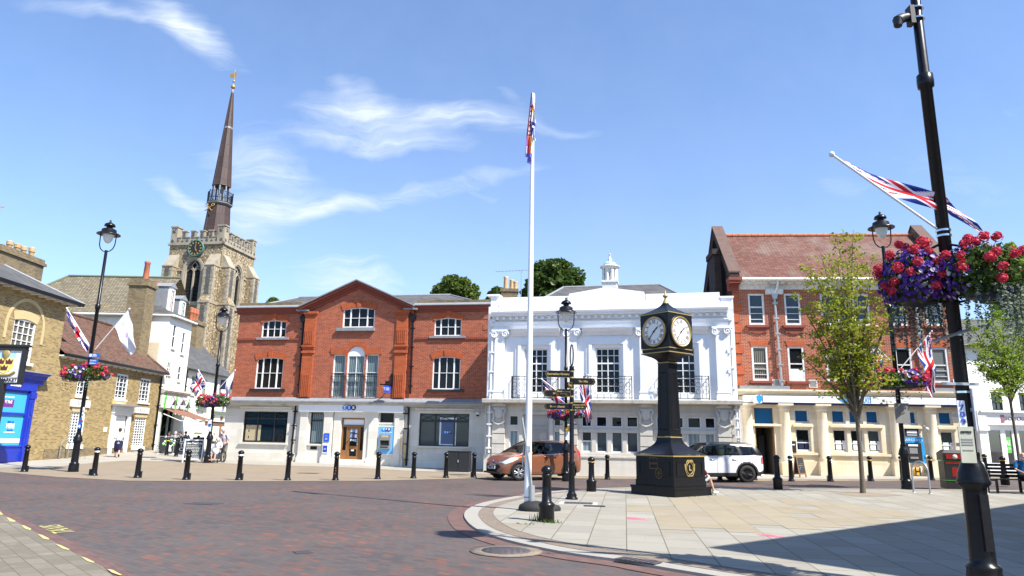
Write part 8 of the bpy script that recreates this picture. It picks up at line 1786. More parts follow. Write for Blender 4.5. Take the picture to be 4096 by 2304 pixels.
b=MB(); b.prism([(-.26,z0+H*.72),(-.26,z0+H*.42),(-.18,z0+H*.2),(0,z0+H*.1),(.18,z0+H*.2),(.26,z0+H*.42),(.26,z0+H*.72)],-.045,-.035); shd=b.build('shield',plain('yellow shield paint',(.68,.58,.15),.6),bd)
for x,z in ((-.12,.58),(.12,.58),(0,.32)): b=MB(); zz=z0+H*z; b.prism([(x-.09,zz-.07),(x+.09,zz-.07),(x+.11,zz+.08),(x+.05,zz+.02),(x,zz+.1),(x-.05,zz+.02),(x-.11,zz+.08)],-.052,-.0455); b.build('crown_emblem',plain('dark maroon paint',(.10,.02,.02),.6),shd)
b=MB(); b.lathe([(.05,0),(.10,.08),(.12,.18),(.05,.26),(.001,.32)],10,(0,-.05,z0+H*.72),sq=.3); b.build('gilt_sheaf',M['gold_paint'],bd); b=MB(); b.tube([(-.34,-.045,z0+H*.18),(-.2,-.05,z0+H*.04),(0,-.05,z0+H*.02),(.2,-.05,z0+H*.04),(.34,-.045,z0+H*.18)],.045,6); b.build('scroll',M['gold_paint'],bd)
# ---------------------------------------------------------------- cars
PILLAR=plain('satin black pillar trim',(.008,.008,.009),.3,spec=.12,var=.1)
def spl(T,x):
    xs=[t[0] for t in T]
    if x<=xs[0]: return T[0][1]
    if x>=xs[-1]: return T[-1][1]
    for i in range(len(T)-1):
        if xs[i]<=x<=xs[i+1]:
            h=xs[i+1]-xs[i]; t=(x-xs[i])/h; p0,p1=T[i][1],T[i+1][1]
            m0=(T[i+1][1]-T[i-1][1])/(xs[i+1]-xs[i-1]) if i>0 else (p1-p0)/h; m1=(T[i+2][1]-T[i][1])/(xs[i+2]-xs[i]) if i+2<len(T) else (p1-p0)/h
            return (2*t**3-3*t*t+1)*p0+(t**3-2*t*t+t)*h*m0+(-2*t**3+3*t*t)*p1+(t**3-t*t)*h*m1
def inpoly(x,z,P):
    r=False
    for (a,b),(c,d) in zip(P,P[1:]+P[:1]):
        if (b>z)!=(d>z) and x<(c-a)*(z-b)/(d-b)+a: r=not r
    return r
def car(label,loc,rz,S):
    t=thing(S['name'],label,'car',loc,rz); X0,X1=S['len']; NX,NR=250,84
    prof,belt,bot,wid,wrf=S['prof'],S['belt'],S['bot'],S['wid'],S['wroof']
    def ringpts(x):
        zr=spl(prof,x); zb=spl(bot,x); w=spl(wid,x); zs=min(spl(belt,x),zr-.05); f=max(0,min(1,(zr-zs-.05)/.42)); wr=w*.93*(1-f)+spl(wrf,x)*f
        mid=zb+(zs-zb)*.55
        C=[(0,zb),(w*.6,zb),(w*.93,zb+.02),(w*.985,zb+.12),(w*1.0,mid),(w*.975,zs-.06),(w*.945,zs),(wr+(w*.94-wr)*.12,zs+(zr-zs)*.8),(wr*.9,zr-.018),(wr*.5,zr+.012),(0,zr+.02)]
        P=[]; n=len(C)-1
        for k in range(NR+1):
            s=k/NR*n; i=min(n-1,int(s)); u=s-i; p0=Vector(C[max(0,i-1)]);p1=Vector(C[i]);p2=Vector(C[i+1]);p3=Vector(C[min(n,i+2)])
            P.append((p1+(p2-p0)*.3*u*1.0*(1-u)**2*1.6+(p2-p1)*(3*u*u-2*u**3)*1.0+(p1-p3)*.3*u*u*(1-u)*1.6,s))
        return P
    xs=[X0+(X1-X0)*(.5-.5*math.cos(math.pi*i/NX)) for i in range(NX+1)]
    xs=[.45*a+.55*(X0+(X1-X0)*i/NX) for i,a in enumerate(xs)]
    rings=[ringpts(x) for x in xs]
    bins={}
    def put(nm,q):
        if nm not in bins: bins[nm]=MB()
        bins[nm].add(q,[(0,1,2,3)],True)
    wc=S['wheels']; wr_=S['wheel_r']
    for i in range(NX):
        for k in range(NR):
            (a,sa),(b,_),(c,_),(d,_)=rings[i][k],rings[i+1][k],rings[i+1][k+1],rings[i][k+1]; x=(xs[i]+xs[i+1])/2; z=(a.y+c.y)/2; s=sa+.5*(10/NR); y=(a.x+c.x)/2
            for sg in (-1,1):
                nm='body'
                if 1.5<s<6 and any((x-w)**2+(z-wr_)**2<(wr_*1.17)**2 for w in wc): continue
                if s<2 and any(abs(x-w)<wr_*1.17 for w in wc) and y>.35: continue
                if 5.6<s<8.3:
                    if S['screen'][0]<x<S['screen'][1]-.06 and s>6.3 and not inpoly(x,z,S['pillar2']): nm='windscreen'
                    for j,P in enumerate(S['side_glass']):
                        if inpoly(x,z,P): nm='side_window%d%d'%(j,sg)
                if s>7.2:
                    if S['screen'][0]<x<S['screen'][1] and s>7.75: nm='windscreen'
                    if S['rear'][0]<x<S['rear'][1] and y<spl(wrf,x)*.86 and z>S['rear_z']: nm='rear_window'
                if nm=='body':
                    if 5.9<s<8.4 and inpoly(x,z,S['pillar2']) and x>.15 and z>spl(belt,x)+.02: nm='window_pillar'
                    if S.get('trim') and z<spl(bot,x)+S['trim'] : nm='lower_trim'
                    if S.get('trim') and s<6 and any((x-w)**2+(z-wr_)**2<(wr_*1.17+.075)**2 for w in wc): nm='lower_trim'
                    if S.get('pillar') and 5.8<s<8.35 and inpoly(x,z,S['pillar']): nm='window_pillar'
                    if S.get('roof') and s>6.6 and z>1.44-.06*max(0,x) and S['roof'][0]<x<S['roof'][1]: nm='roof_panel'
                    for h,P in S['lamps']:
                        if s<9 and y>S['lamp_in'] and inpoly(x,z,P): nm='%s%d'%(h,sg)
                    if x>X1-.5 and S['grille'] and inpoly(y,z,S['grille']) and s<9 and x>X1-.35: nm='grille'
                q=[(xs[i],sg*a.x,a.y),(xs[i+1],sg*b.x,b.y),(xs[i+1],sg*c.x,c.y),(xs[i],sg*d.x,d.y)]
                put(nm,q if sg<0 else q[::-1])
    for e,rg in ((0,rings[0]),(NX,rings[-1])):
        L=[(xs[e],-p.x,p.y) for p,_ in rg]; Rr=[(xs[e],p.x,p.y) for p,_ in rg][::-1]; P=L+Rr[1:-1]; bins['body'].add(P,[tuple(range(len(P)))])
    MT=S['mats']
    for nm,mb in bins.items():
        base=nm.rstrip('-01'); base={'side_window':'side_window','headlight':'headlight','tail_light':'tail_light'}.get(base,nm)
        base=''.join(ch for ch in base if not ch.isdigit()).rstrip('-'); m=MT.get(base,M['car_glass'] if 'window' in base or base=='windscreen' else M['black_matt'])
        if base=='window_pillar': m=PILLAR
        mb.build(base,m,t,weld=True)
    # interior
    b=MB(); w=spl(wid,0); b.box(X0+.35,1.1,-w+.12,w-.12,.3,spl(belt,0)-.12); b.build('cabin_floor',M['near_black'],t)
    for x in (.1,-.85):
        for y in (-.36,.36): b=MB(); b.tube([(x,y,.55),(x-.1,y,.9),(x-.16,y,1.12)],[.22,.22,.18],8); b.ball((x-.18,y,1.27),.12,8,.7,1.1,1); b.build('seat',M['dark_plastic'],t)
    b=MB(); b.box(.75,1.12,-w+.14,w-.14,.8,spl(belt,.9)-.03); b.tube([(.62,.36+.17*math.cos(a),1.0+.17*math.sin(a)) for a in [k*math.pi/6 for k in range(13)]],.02,5); b.build('dashboard',M['dark_plastic'],t)
    b=MB()
    for wx in wc:
        for sg in (-1,1): b.lathe([(wr_*1.2,0),(wr_*1.2,.3)],20,(0,0,0)) if False else b.add([(wx+wr_*1.19*math.cos(a),sg*(spl(wid,wx)*yy),wr_+wr_*1.19*math.sin(a)) for yy in (.975,.55) for a in [math.pi*(1.15-1.3*k/16) for k in range(17)]],[(k,k+1,k+18,k+17) for k in range(16)])
    b.build('wheel_arch',M['near_black'],t)
    for wx in wc:
        for sg in (-1,1):
            y=sg*(spl(wid,wx)-.115); wt=bpy.data.objects.new('wheel',None); COL.objects.link(wt); wt.parent=t; wt.location=(wx,y,wr_); wt.rotation_euler=(R(90)*sg,0,0 if wx<0 else 0)
            if wx>0 and S.get('steer'): wt.rotation_euler=(R(90)*sg,0,0); wt.rotation_mode='XYZ'; wt.matrix_local=Matrix.Translation((wx,y,wr_))@Matrix.Rotation(S['steer'],4,'Z')@Matrix.Rotation(R(90)*sg,4,'X')
            r=wr_; b=MB(); b.lathe([(r*.66,-.10),(r*.93,-.11),(r,-.08),(r,.08),(r*.93,.105),(r*.68,.10),(r*.66,.06)],28,cap=False); b.build('tyre',M['rubber'],wt)
            b=MB(); b.lathe([(r*.66,-.1),(r*.66,-.085),(r*.60,-.07),(r*.60,.05)],28,cap=False)
            zf=-.085
            for k in range(S['spokes']):
                a=2*math.pi*k/S['spokes']
                for da in (-.10,.10): 
                    c1=Vector((math.cos(a),math.sin(a),0)); c2=Vector((math.cos(a+da*2.2),math.sin(a+da*2.2),0)); b.tube([c1*r*.12+Vector((0,0,zf+.02)),c2*r*.40+Vector((0,0,zf)),c2*r*.63+Vector((0,0,zf+.01))],[.03,.022,.026],5)
            b.lathe([(.05,zf-.01),(r*.2,zf+.03)],12); b.build('rim',S['rim'],wt)
            b=MB(); b.lathe([(r*.6,.0),(.01,.01)],20); b.build('brake_disc',M['black_matt'],wt)
    for sg in (-1,1):
        b=MB(); x,z=S['mirror']; y=sg*(spl(wid,x)+.02); b.ball((x,y+sg*.10,z+.06),.11,10,.7,1.1,.75); b.build('wing_mirror',S['mirror_mat'],t); b=MB(); b.tube([(x,y-sg*.04,z-.02),(x,y+sg*.06,z+.02)],.03,5); b.build('mirror_arm',M['dark_plastic'],t)
        for x,z in S['handles']:
            b=MB(); y=sg*(spl(wid,x)*.985+.018); b.tube([(x-.10,y-sg*.02,z),(x-.06,y,z),(x+.06,y,z),(x+.10,y-sg*.02,z)],.017,6); b.build('door_handle',S['handle_mat'],t)
        b=MB()
        for x0,z0,x1,z1 in S['seams']:
            P=[]
            for k in range(9):
                x,z=x0+(x1-x0)*k/8,z0+(z1-z0)*k/8; i=min(range(NX+1),key=lambda q:abs(xs[q]-x)); pts=[p for p,s in rings[i] if 2<s<6.2]; p=min(pts,key=lambda p:abs(p.y-z)); P.append((x,sg*(p.x+.001),z))
            b.tube(P,.006,4,False)
        b.build('door_seam',M['near_black'],t)
        b=MB(); P=[]
        for k in range(20):
            x=S['strip'][0]+(S['strip'][1]-S['strip'][0])*k/19; z=spl(belt,x); P.append((x,sg*(spl(wid,x)*.95+.006),z-.005))
        b.tube(P,.011,5); b.build('window_strip',M['chrome'],t)
    S['extra'](t,lambda x:spl(prof,x),lambda x:spl(wid,x)); return t
BROWN=plain('metallic copper brown paint',(.27,.10,.048),.3,.4,var=.04,coat=1,inside=True); WHITEP=plain('white car paint',(.76,.77,.79),.25,0,var=.01,coat=1,inside=True)
def lampglass(n,c): return plain(n,c,.12,.2,var=.35,scale=14,coat=1)
HL=lampglass('clear headlamp',(.62,.65,.68)); TL=lampglass('red tail lamp',(.45,.012,.015))
def ex1(t,zp,wd):
    b=MB(); b.box(2.06,2.075,-.27,.27,.44,.555); pl=b.build('number_plate',M['sign_white'],t); text('YW65 ZTF',.125,M['near_black'],pl,(2.079,0,.497),(R(90),0,R(90)),.002,.46,thick=.004)
    b=MB(); b.box(1.93,2.055,-.62,.62,.26,.33); b.build('lower_grille',M['dark_plastic'],t)
    b=MB(); b.tube([(2.045-.16*(y/.62)**2,y,.60+.03*abs(y)) for y in [-.6+.1*k for k in range(13)]],.014,5); b.build('grille_trim',M['chrome'],t)
    b=MB(Matrix.Translation((2.02,0,.735))@Matrix.Rotation(R(75),4,'Y')); b.lathe([(.085,-.01),(.08,.015),(.001,.02)],18,sq=1.0); o=b.build('bonnet_emblem',plain('blue oval badge',(.03,.08,.30),.2,coat=1),t); o.data.transform(Matrix.Translation((2.02,0,.735))@Matrix.Diagonal((1,1,.55,1))@Matrix.Translation((-2.02,0,-.735)))
    for s in (-1,1): b=MB(); b.ball((1.86,s*.62,.40),.07,8,.6,1,1); b.build('fog_lamp',M['glass'],t)
cf=gnd(*Z8(487,872)); cr=gnd(*Z8(857,867)); hd=R(180+33)
mid=(cf+cr)/2
BX_=dict(name='parked_car',len=(-2.02,2.05),prof=[(-2.02,.80),(-1.98,1.0),(-1.86,1.25),(-1.68,1.47),(-1.3,1.545),(-.3,1.60),(.2,1.565),(.55,1.43),(.95,1.19),(1.22,1.03),(1.6,.93),(1.88,.80),(2.0,.66),(2.05,.52)],belt=[(-2,1.09),(-1,1.06),(0,1.01),(1,.95),(1.6,.90)],bot=[(-2.02,.42),(-1.8,.27),(0,.19),(1.6,.21),(1.95,.24),(2.05,.30)],wid=[(-2.02,.66),(-1.9,.78),(-1.5,.86),(0,.875),(1.2,.865),(1.65,.80),(1.9,.66),(2.0,.50),(2.05,.40)],wroof=[(-2,.55),(-1.6,.57),(0,.60),(.4,.60),(1.2,.68)],
    wheels=(-1.24,1.25),wheel_r=.315,side_glass=[[(.98,1.03),(.30,1.41),(.02,1.47),(-.02,1.05)],[(-.14,1.06),(-.10,1.48),(-1.02,1.46),(-1.06,1.10)],[(-1.12,1.11),(-1.08,1.455),(-1.36,1.43),(-1.58,1.16)]],pillar2=[(1.18,.9),(1.10,1.02),(.34,1.47),(.2,1.50),(-.5,1.5),(-.5,.9)],pillar=[(1.06,1.0),(.3,1.47),(-1.4,1.50),(-1.66,1.10),(0,1.02)],screen=(.25,1.12),rear=(-1.95,-1.5),rear_z=1.08,lamps=[('headlight',[(1.98,.70),(1.62,.90),(1.28,.86),(1.55,.74),(1.85,.64)]),('tail_light',[(-2.05,.92),(-2.05,1.10),(-1.70,1.16),(-1.74,1.0),(-1.86,.90)])],lamp_in=.40,grille=[(0,.40),(.45,.42),(.56,.52),(.45,.62),(0,.64)],mats={'body':BROWN,'headlight':HL,'tail_light':TL,'grille':M['near_black'],'lower_trim':M['dark_plastic']},trim=.045,steer=R(-14),spokes=5,rim=plain('silver alloy',(.55,.56,.57),.25,.8,var=.05),mirror=(.83,1.0),mirror_mat=BROWN,handle_mat=BROWN,handles=[(-.02,.93),(-.42,.94)],seams=[(.95,.3,1.0,.95),(-.16,.3,-.14,1.02),(-1.05,.45,-.95,1.05),(.95,.3,-.9,.28)],strip=(1.0,-1.62),extra=ex1)
ddir=Vector((math.cos(hd),math.sin(hd))); c_=Vector((mid.x,mid.y)); fl=(-.0+.0); base=c_-Vector((math.cos(hd+math.pi/2),math.sin(hd+math.pi/2)))*.80
car('copper brown small family car parked before the white hall',(base.x,base.y,G(base.x,base.y)+.012),hd,BX_)
def ex2(t,zp,wd):
    b=MB(); b.box(-2.075,-2.06,-.26,.26,.66,.77); b.build('number_plate',M['pale_arch'],t)
    b=MB(); b.tube([(-2.0,-.45,.28),(-2.12,-.45,.27)],.035,8); b.tube([(-2.0,.45,.28),(-2.12,.45,.27)],.035,8); b.build('exhaust',M['chrome'],t)
    for s in (-1,1): b=MB(); b.tube([(.5,s*.575,1.535),(-.4,s*.60,1.585),(-1.5,s*.58,1.565)],.014,5); b.build('roof_rail',M['dark_plastic'],t)
    for s in (-1,1): b=MB(); b.lathe([(.001,0),(.085,.002)],16); o=b.build('fuel_cap',WHITEP,t); o.matrix_local=Matrix.Translation((-1.42,s*(wd(-1.42)*.992+.002),.90))@Matrix.Rotation(R(-90*s),4,'X')
MN=dict(name='parked_car',len=(-2.06,2.05),prof=[(-2.06,.78),(-2.03,1.0),(-1.95,1.2),(-1.80,1.46),(-1.6,1.525),(-.4,1.565),(.25,1.54),(.55,1.42),(1.0,1.10),(1.3,1.03),(1.75,.95),(1.95,.80),(2.05,.55)],belt=[(-2,1.06),(0,1.02),(1,.99),(1.6,.93)],bot=[(-2.06,.40),(-1.85,.27),(0,.20),(1.7,.22),(2.05,.32)],wid=[(-2.06,.62),(-1.98,.76),(-1.7,.865),(-1.2,.885),(0,.865),(1.2,.885),(1.7,.82),(1.95,.66),(2.05,.45)],wroof=[(-2,.58),(-1.7,.61),(0,.63),(.4,.63),(1.2,.70)],
    wheels=(-1.28,1.32),wheel_r=.345,side_glass=[[(.92,1.06),(.42,1.39),(.02,1.445),(-.02,1.05)],[(-.10,1.05),(-.06,1.45),(-.92,1.445),(-1.02,1.06)],[(-1.12,1.07),(-1.04,1.44),(-1.62,1.42),(-1.80,1.10)]],pillar2=[(1.12,.9),(1.04,1.05),(.46,1.44),(.2,1.47),(-.5,1.5),(-.5,.9)],pillar=[(1.02,1.02),(.40,1.62),(-1.9,1.62),(-2.02,1.07),(0,1.03)],screen=(.28,1.0),rear=(-2.0,-1.7),rear_z=1.10,lamps=[('headlight',[(2.0,.70),(1.85,.92),(1.6,.88),(1.7,.70)]),('tail_light',[(-2.1,.74),(-2.1,1.02),(-1.90,1.02),(-1.87,.88),(-1.90,.74)])],lamp_in=.55,grille=[(0,.40),(.45,.42),(.45,.62),(0,.64)],mats={'body':WHITEP,'headlight':HL,'tail_light':TL,'grille':M['near_black'],'lower_trim':M['dark_plastic'],'roof_panel':plain('black car roof',(.015,.016,.018),.2,coat=1)},trim=.16,roof=(-1.9,.5),spokes=7,rim=plain('black alloy',(.02,.02,.022),.25,.3),mirror=(.78,1.02),mirror_mat=WHITEP,handle_mat=M['chrome'],handles=[(.15,.90),(-.78,.91)],seams=[(.95,.4,1.0,.98),(-.06,.36,-.06,1.0),(-1.02,.62,-1.05,1.04)],strip=(1.0,-1.9),extra=ex2)
rw=gnd(*Z8(2348,886)); hd2=R(180+4); dv=Vector((math.cos(hd2),math.sin(hd2))); nv=Vector((-dv.y,dv.x)); ctr=Vector((rw.x,rw.y))+dv*1.28-nv*(.80)
car('white car with black roof and black wheels behind the clock tower',(ctr.x,ctr.y,G(ctr.x,ctr.y)+.012),hd2,MN)
# ---------------------------------------------------------------- people (one remeshed body surface; clothes and hair as children)
V=Vector
def skin_of(n,c): return plain(n,c,.5,var=.08)
def fuse(name,caps,balls,vox,mat,parent):
    b=MB()
    for pts,rs in caps:
        pts=[V(p) for p in pts]; b.tube(pts,rs,10); b.ball(pts[0],rs[0] if isinstance(rs,(list,tuple)) else rs,10); b.ball(pts[-1],rs[-1] if isinstance(rs,(list,tuple)) else rs,10)
    for c,r,sx,sy,sz in balls: b.ball(c,r,12,sx,sy,sz)
    o=b.build(name,mat,parent,weld=True); m=o.modifiers.new('r','REMESH'); m.mode='VOXEL'; m.voxel_size=vox; s=o.modifiers.new('s','SMOOTH'); s.iterations=3; s.factor=.5
    dg=bpy.context.evaluated_depsgraph_get(); me=bpy.data.meshes.new_from_object(o.evaluated_get(dg)); o.modifiers.clear(); o.data=me; me.name=name; me.polygons.foreach_set('use_smooth',[True]*len(me.polygons)); return o
def hand(caps,w,d,up,side,grip=.6):
    """palm and five bent fingers; w wrist, d direction, up back-of-hand normal, side thumb side"""
    d=V(d).normalized(); up=V(up).normalized(); sd=d.cross(up).normalized()*side
    caps.append(([w,w+d*.045,w+d*.085],[.026,.034,.032]))
    for k,l in enumerate((.065,.075,.07,.055)):
        o=w+d*.085+sd*(.027-.018*k); p1=o+d*l*.5-up*l*.15*grip; p2=p1+(d*(1-grip*.6)-up*grip).normalized()*l*.4; p3=p2+(d*(1-grip)-up*(grip+.3)).normalized()*l*.25; caps.append(([o,p1,p2,p3],[.0105,.010,.0095,.008]))
    o=w+d*.03+sd*.03; caps.append(([o,o+(d*.6+sd*.7-up*.3).normalized()*.04,o+(d*.9+sd*.6-up*.6).normalized()*.07],[.0125,.0115,.009]))
def person(label,loc,rz,J,top,low,hair,shoe,skin,sleeve='short',skirt=False,shorts=False,bald=False,vox=.010,beard=None,topmat2=None,group=None):
    """J: joint positions, x right, y forward, z up (metres)"""
    t=thing('person',label,'person',loc,rz,group); J={k:V(v) for k,v in J.items()}
    hd=J['head']; f=J['face'].normalized(); nk=J['neck']; ch=J['chest']; pv=J['pelvis']; upv=(hd-nk).normalized()
    caps=[([pv,pv.lerp(ch,.5),ch,nk-V((0,0,.03))],[.125,.118,.13,.07]),([nk-upv*.05,hd-upv*.04],[.055,.052])]; balls=[(hd,.10,.80,.95,1.12),(hd+f*.03-upv*.045,.075,.8,.85,.9)]
    caps.append(([hd+f*.095-upv*.005,hd+f*.118-upv*.022],[.014,.016])); sdv=f.cross(upv).normalized()
    for s in (-1,1): balls.append((hd+sdv*.082*s-upv*.01,.028,.5,.8,1.1))
    for s in 'LR':
        sg=-1 if s=='L' else 1
        caps.append(([J['sh'+s],J['el'+s],J['wr'+s]],[.050,.040,.027])); caps.append(([ch+V((0,0,.02)),J['sh'+s]],[.09,.055])); 
        d=J.get('hd'+s,(J['wr'+s]-J['el'+s])); hand(caps,J['wr'+s],d,J.get('up'+s,V((sg,0,.3))),-sg,J.get('grip',V((.6,0,0))).x)
        caps.append(([J['hp'+s],J['kn'+s],J['kn'+s].lerp(J['an'+s],.35),J['an'+s]],[.088,.058,.056,.036])); caps.append(([pv,J['hp'+s]],[.12,.09])); caps.append(([J['an'+s]-V((0,0,.02)),J['toe'+s]-V((0,0,.0))],[.036,.028]))
    body=fuse('body',caps,balls,vox,skin,t)
    b=MB()
    for s in (-1,1): b.ball(hd+f*.086+sdv*.032*s+upv*.012,.011,8)
    b.tube([hd+f*.094-sdv*.024-upv*.052,hd+f*.104-upv*.053,hd+f*.094+sdv*.024-upv*.052],.005,5); b.build('face_features',plain('dark face features',(.10,.045,.04),.5),t)
    c=[([pv-V((0,0,.04)),pv.lerp(ch,.5),ch,nk-V((0,0,.075))],[.145,.14,.152,.085])]
    for s in 'LR':
        k={'short':.7,'long':1.0,'none':.05}[sleeve]; e=J['sh'+s].lerp(J['el'+s],k) if sleeve!='long' else J['el'+s]; c.append(([ch+V((0,0,.03)),J['sh'+s],e],[.10,.072,.062])); 
        if sleeve=='long': c.append(([J['el'+s],J['wr'+s].lerp(J['el'+s],.1)],[.058,.042]))
    fuse('top',c,[],vox*1.3,top,t)
    c=[([pv+V((0,0,.06)),pv],[.14,.15])]
    for s in 'LR':
        c.append(([pv,J['hp'+s]],[.14,.115])); e=J['kn'+s]
        if skirt: c.append(([J['hp'+s],J['hp'+s].lerp(e,.55),e-V((0,0,.06 if e.z<.6 else 0))],[.125,.12,.105]))
        elif shorts: c.append(([J['hp'+s],J['hp'+s].lerp(e,.88)],[.115,.088]))
        else: c.append(([J['hp'+s],e,J['an'+s]+V((0,0,.02))],[.112,.080,.062]))
    if skirt: c.append(([J['knL'].lerp(J['knR'],.5)+V((0,0,.05)),pv],[.12,.14]))
    fuse('skirt' if skirt else 'shorts' if shorts else 'trousers',c,[],vox*1.3,low,t)
    for s in 'LR': fuse('shoe',[([J['an'+s]-V((0,0,.035)),J['toe'+s]+V((0,0,.0))],[.050,.040])],[],vox*1.2,shoe,t)
    if hair is not None:
        up=upv; bk=-f
        if bald: fuse('beard',[([hd+sdv*.07-upv*.05+f*.02,hd+f*.085-upv*.095,hd-sdv*.07-upv*.05+f*.02],[.03,.036,.03])],[],vox,hair,t)
        else: fuse('hair',[],[(hd+bk*.022+up*.026,.108,.88,1.0,1.08),(hd+bk*.05-up*.02,.085,.95,.8,1.0)],vox*1.2,hair,t)
    return t
def standing(h=1.62,stoop=0,stride=.0):
    k=h/1.62
    J=dict(pelvis=(0,0,.88),chest=(0,stoop*.6,1.20),neck=(0,stoop,1.40),head=(0,stoop*1.35+.02,1.52),face=(0,1,-.05),shL=(-.165,stoop*.9,1.34),shR=(.165,stoop*.9,1.34),elL=(-.22,stoop*.7-.03,1.07),elR=(.22,stoop*.7-.03,1.07),wrL=(-.21,stoop+.06,.86),wrR=(.21,stoop+.06,.86),hpL=(-.09,0,.85),hpR=(.09,0,.85),knL=(-.09,stride*.5+.02,.47),knR=(.09,-stride*.3+.03,.47),anL=(-.09,stride,.09),anR=(.09,-stride,.10+abs(stride)*.3),toeL=(-.10,stride+.14,.045),toeR=(.10,-stride+.13,.05+abs(stride)*.0))
    return {a:tuple(x*k for x in b) if a!='face' else b for a,b in J.items()}
GREYH=cloth('grey hair',(.42,.40,.37)); DARKH=cloth('dark brown hair',(.06,.042,.03)); SHOE=plain('dark shoe leather',(.03,.025,.022),.5); PALE=skin_of('fair skin',(.56,.32,.23)); TAN=skin_of('tanned skin',(.46,.24,.16))
def printed(n,c1,c2,s):
    k=NT(n); return k.fin(k.mix(k.ramp(k.noise(k.coord('3d'),s,3),[(.45,0),(.6,1)]),c1,c2),.85,0,.2)
# woman walking to the white door
p=gnd(*L2(1125,1040)); J=standing(1.60,.05,.16); J.update(knR=(.09,-.02,.44),anR=(.09,-.26,.20),toeR=(.10,-.20,.07),elL=(-.25,-.02,1.08),elR=(.25,-.02,1.08),wrL=(-.16,.16,1.02),wrR=(.16,.16,1.02))
person('woman in a white patterned blouse and navy skirt walking to the white door',p,R(28),J,printed('pale blue patterned blouse',(.62,.66,.70),(.42,.55,.60),30),cloth('navy skirt',(.02,.022,.06)),DARKH,SHOE,PALE,skirt=True)
# wheelchair, its rider and the man pushing
p=gnd(*C7(1090,1245)); WZ=R(178)
t=thing('wheelchair','black framed wheelchair at the corner of the brick bank','wheelchair',p,WZ)
for s in (-1,1):
    b=MB(Matrix.Translation((s*.30,-.18,.30))@Matrix.Rotation(R(90),4,'Y')); b.lathe([(.27,-.02),(.30,-.02),(.30,.02),(.27,.02)],24,cap=False); b.lathe([(.03,-.03),(.03,.03)],8)
    for k in range(8): a=k*math.pi/4; b.tube([(0,0,0),(.28*math.cos(a),.28*math.sin(a),0)],.006,4,False)
    b.build('wheel',M['rubber'],t)
    b=MB(Matrix.Translation((s*.24,.36,.09))@Matrix.Rotation(R(90),4,'Y')); b.lathe([(.09,-.015),(.09,.015)],14); b.build('castor',M['rubber'],t)
    b=MB(); b.tube([(s*.24,-.25,.95),(s*.24,-.22,.5),(s*.24,.30,.48),(s*.20,.48,.14)],.014,6); b.tube([(s*.24,-.2,.70),(s*.24,.20,.70),(s*.24,.22,.48)],.014,6); b.tube([(s*.24,-.25,.95),(s*.24,-.38,.97)],.018,6); b.tube([(s*.24,.30,.48),(s*.24,.36,.12)],.012,5); b.build('side_frame',M['black_matt'],t)
    b=MB(); b.box(s*.15-.09,s*.15+.09,.40,.58,.10,.12); b.build('footrest',M['black_matt'],t)
b=MB(); b.box(-.22,.22,-.22,.26,.46,.50); b.build('seat',M['dark_plastic'],t); b=MB(); b.box(-.22,.22,-.26,-.23,.5,.9); b.build('backrest',M['dark_plastic'],t)
J=dict(pelvis=(0,-.08,.60),chest=(0,-.06,.90),neck=(0,-.02,1.07),head=(0,.05,1.17),face=(0,1,-.45),shL=(-.16,-.04,1.02),shR=(.16,-.04,1.02),elL=(-.24,.04,.78),elR=(.24,.04,.78),wrL=(-.08,.24,.72),wrR=(.08,.24,.70),hpL=(-.09,.0,.58),hpR=(.09,.0,.58),knL=(-.10,.36,.56),knR=(.10,.36,.56),anL=(-.10,.44,.18),anR=(.10,.44,.18),toeL=(-.11,.57,.15),toeR=(.11,.57,.15))
person('elderly lady in white top and grey skirt seated in the wheelchair',p,WZ,J,cloth('white top',(.66,.67,.68),var=.06),cloth('pale grey skirt',(.42,.45,.50)),cloth('fair grey hair',(.50,.45,.36)),plain('tan sandal',(.35,.2,.13),.6),PALE,skirt=True)
J=standing(1.74,.20); J['face']=(0,.8,-.55); J.update(wrL=(-.23,.36,.98),wrR=(.23,.36,.98),elL=(-.28,.10,1.10),elR=(.28,.10,1.10))
pm=p+Vector((-math.sin(WZ),math.cos(WZ),0))*-.78; pm.z=G(pm.x,pm.y)+.01
person('grey haired man in a lilac check shirt bending over to push the wheelchair',pm,WZ,J,printed('lilac check shirt',(.42,.37,.45),(.55,.50,.56),26),cloth('stone trousers',(.20,.18,.15)),GREYH,SHOE,TAN)
# man sitting on the clock step
ct,ang,hs,C,z1=CLOCK
e=Vector((math.cos(ang),math.sin(ang))); n=Vector((-e.y,e.x)); foot=gnd(*K3(712,1332)); k=e*(hs-.12)
yy=((Vector((foot.x,foot.y))-C).dot(n)); sp=C+e*(hs+.04)+n*(yy+.10)
J=dict(pelvis=(0,0,.50),chest=(0,.05,.80),neck=(0,.14,1.00),head=(0,.21,1.11),face=(0,1,-.2),shL=(-.19,.10,.95),shR=(.19,.10,.95),elL=(-.24,.26,.72),elR=(.24,.28,.72),wrL=(-.08,.44,.64),wrR=(.06,.46,.62),hpL=(-.10,.05,.48),hpR=(.10,.05,.48),knL=(-.16,.42,.54),knR=(.13,.46,.54),anL=(-.14,.64,.10),anR=(.14,.64,.10),toeL=(-.15,.80,.05),toeR=(.14,.81,.055))
J={a:(b if a=='face' else (b[0],b[1],b[2]-(.14 if b[2]>.3 and a[:2] not in('kn',) else 0)) ) for a,b in J.items()}
person('seated man in maroon T-shirt and grey shorts half hidden by the clock pedestal',(sp.x,sp.y,.05),ang-R(90)-R(6),J,cloth('maroon shirt',(.15,.012,.03)),cloth('light grey shorts',(.42,.43,.46)),DARKH,plain('white trainer',(.72,.72,.72),.5,var=.06),PALE,shorts=True)
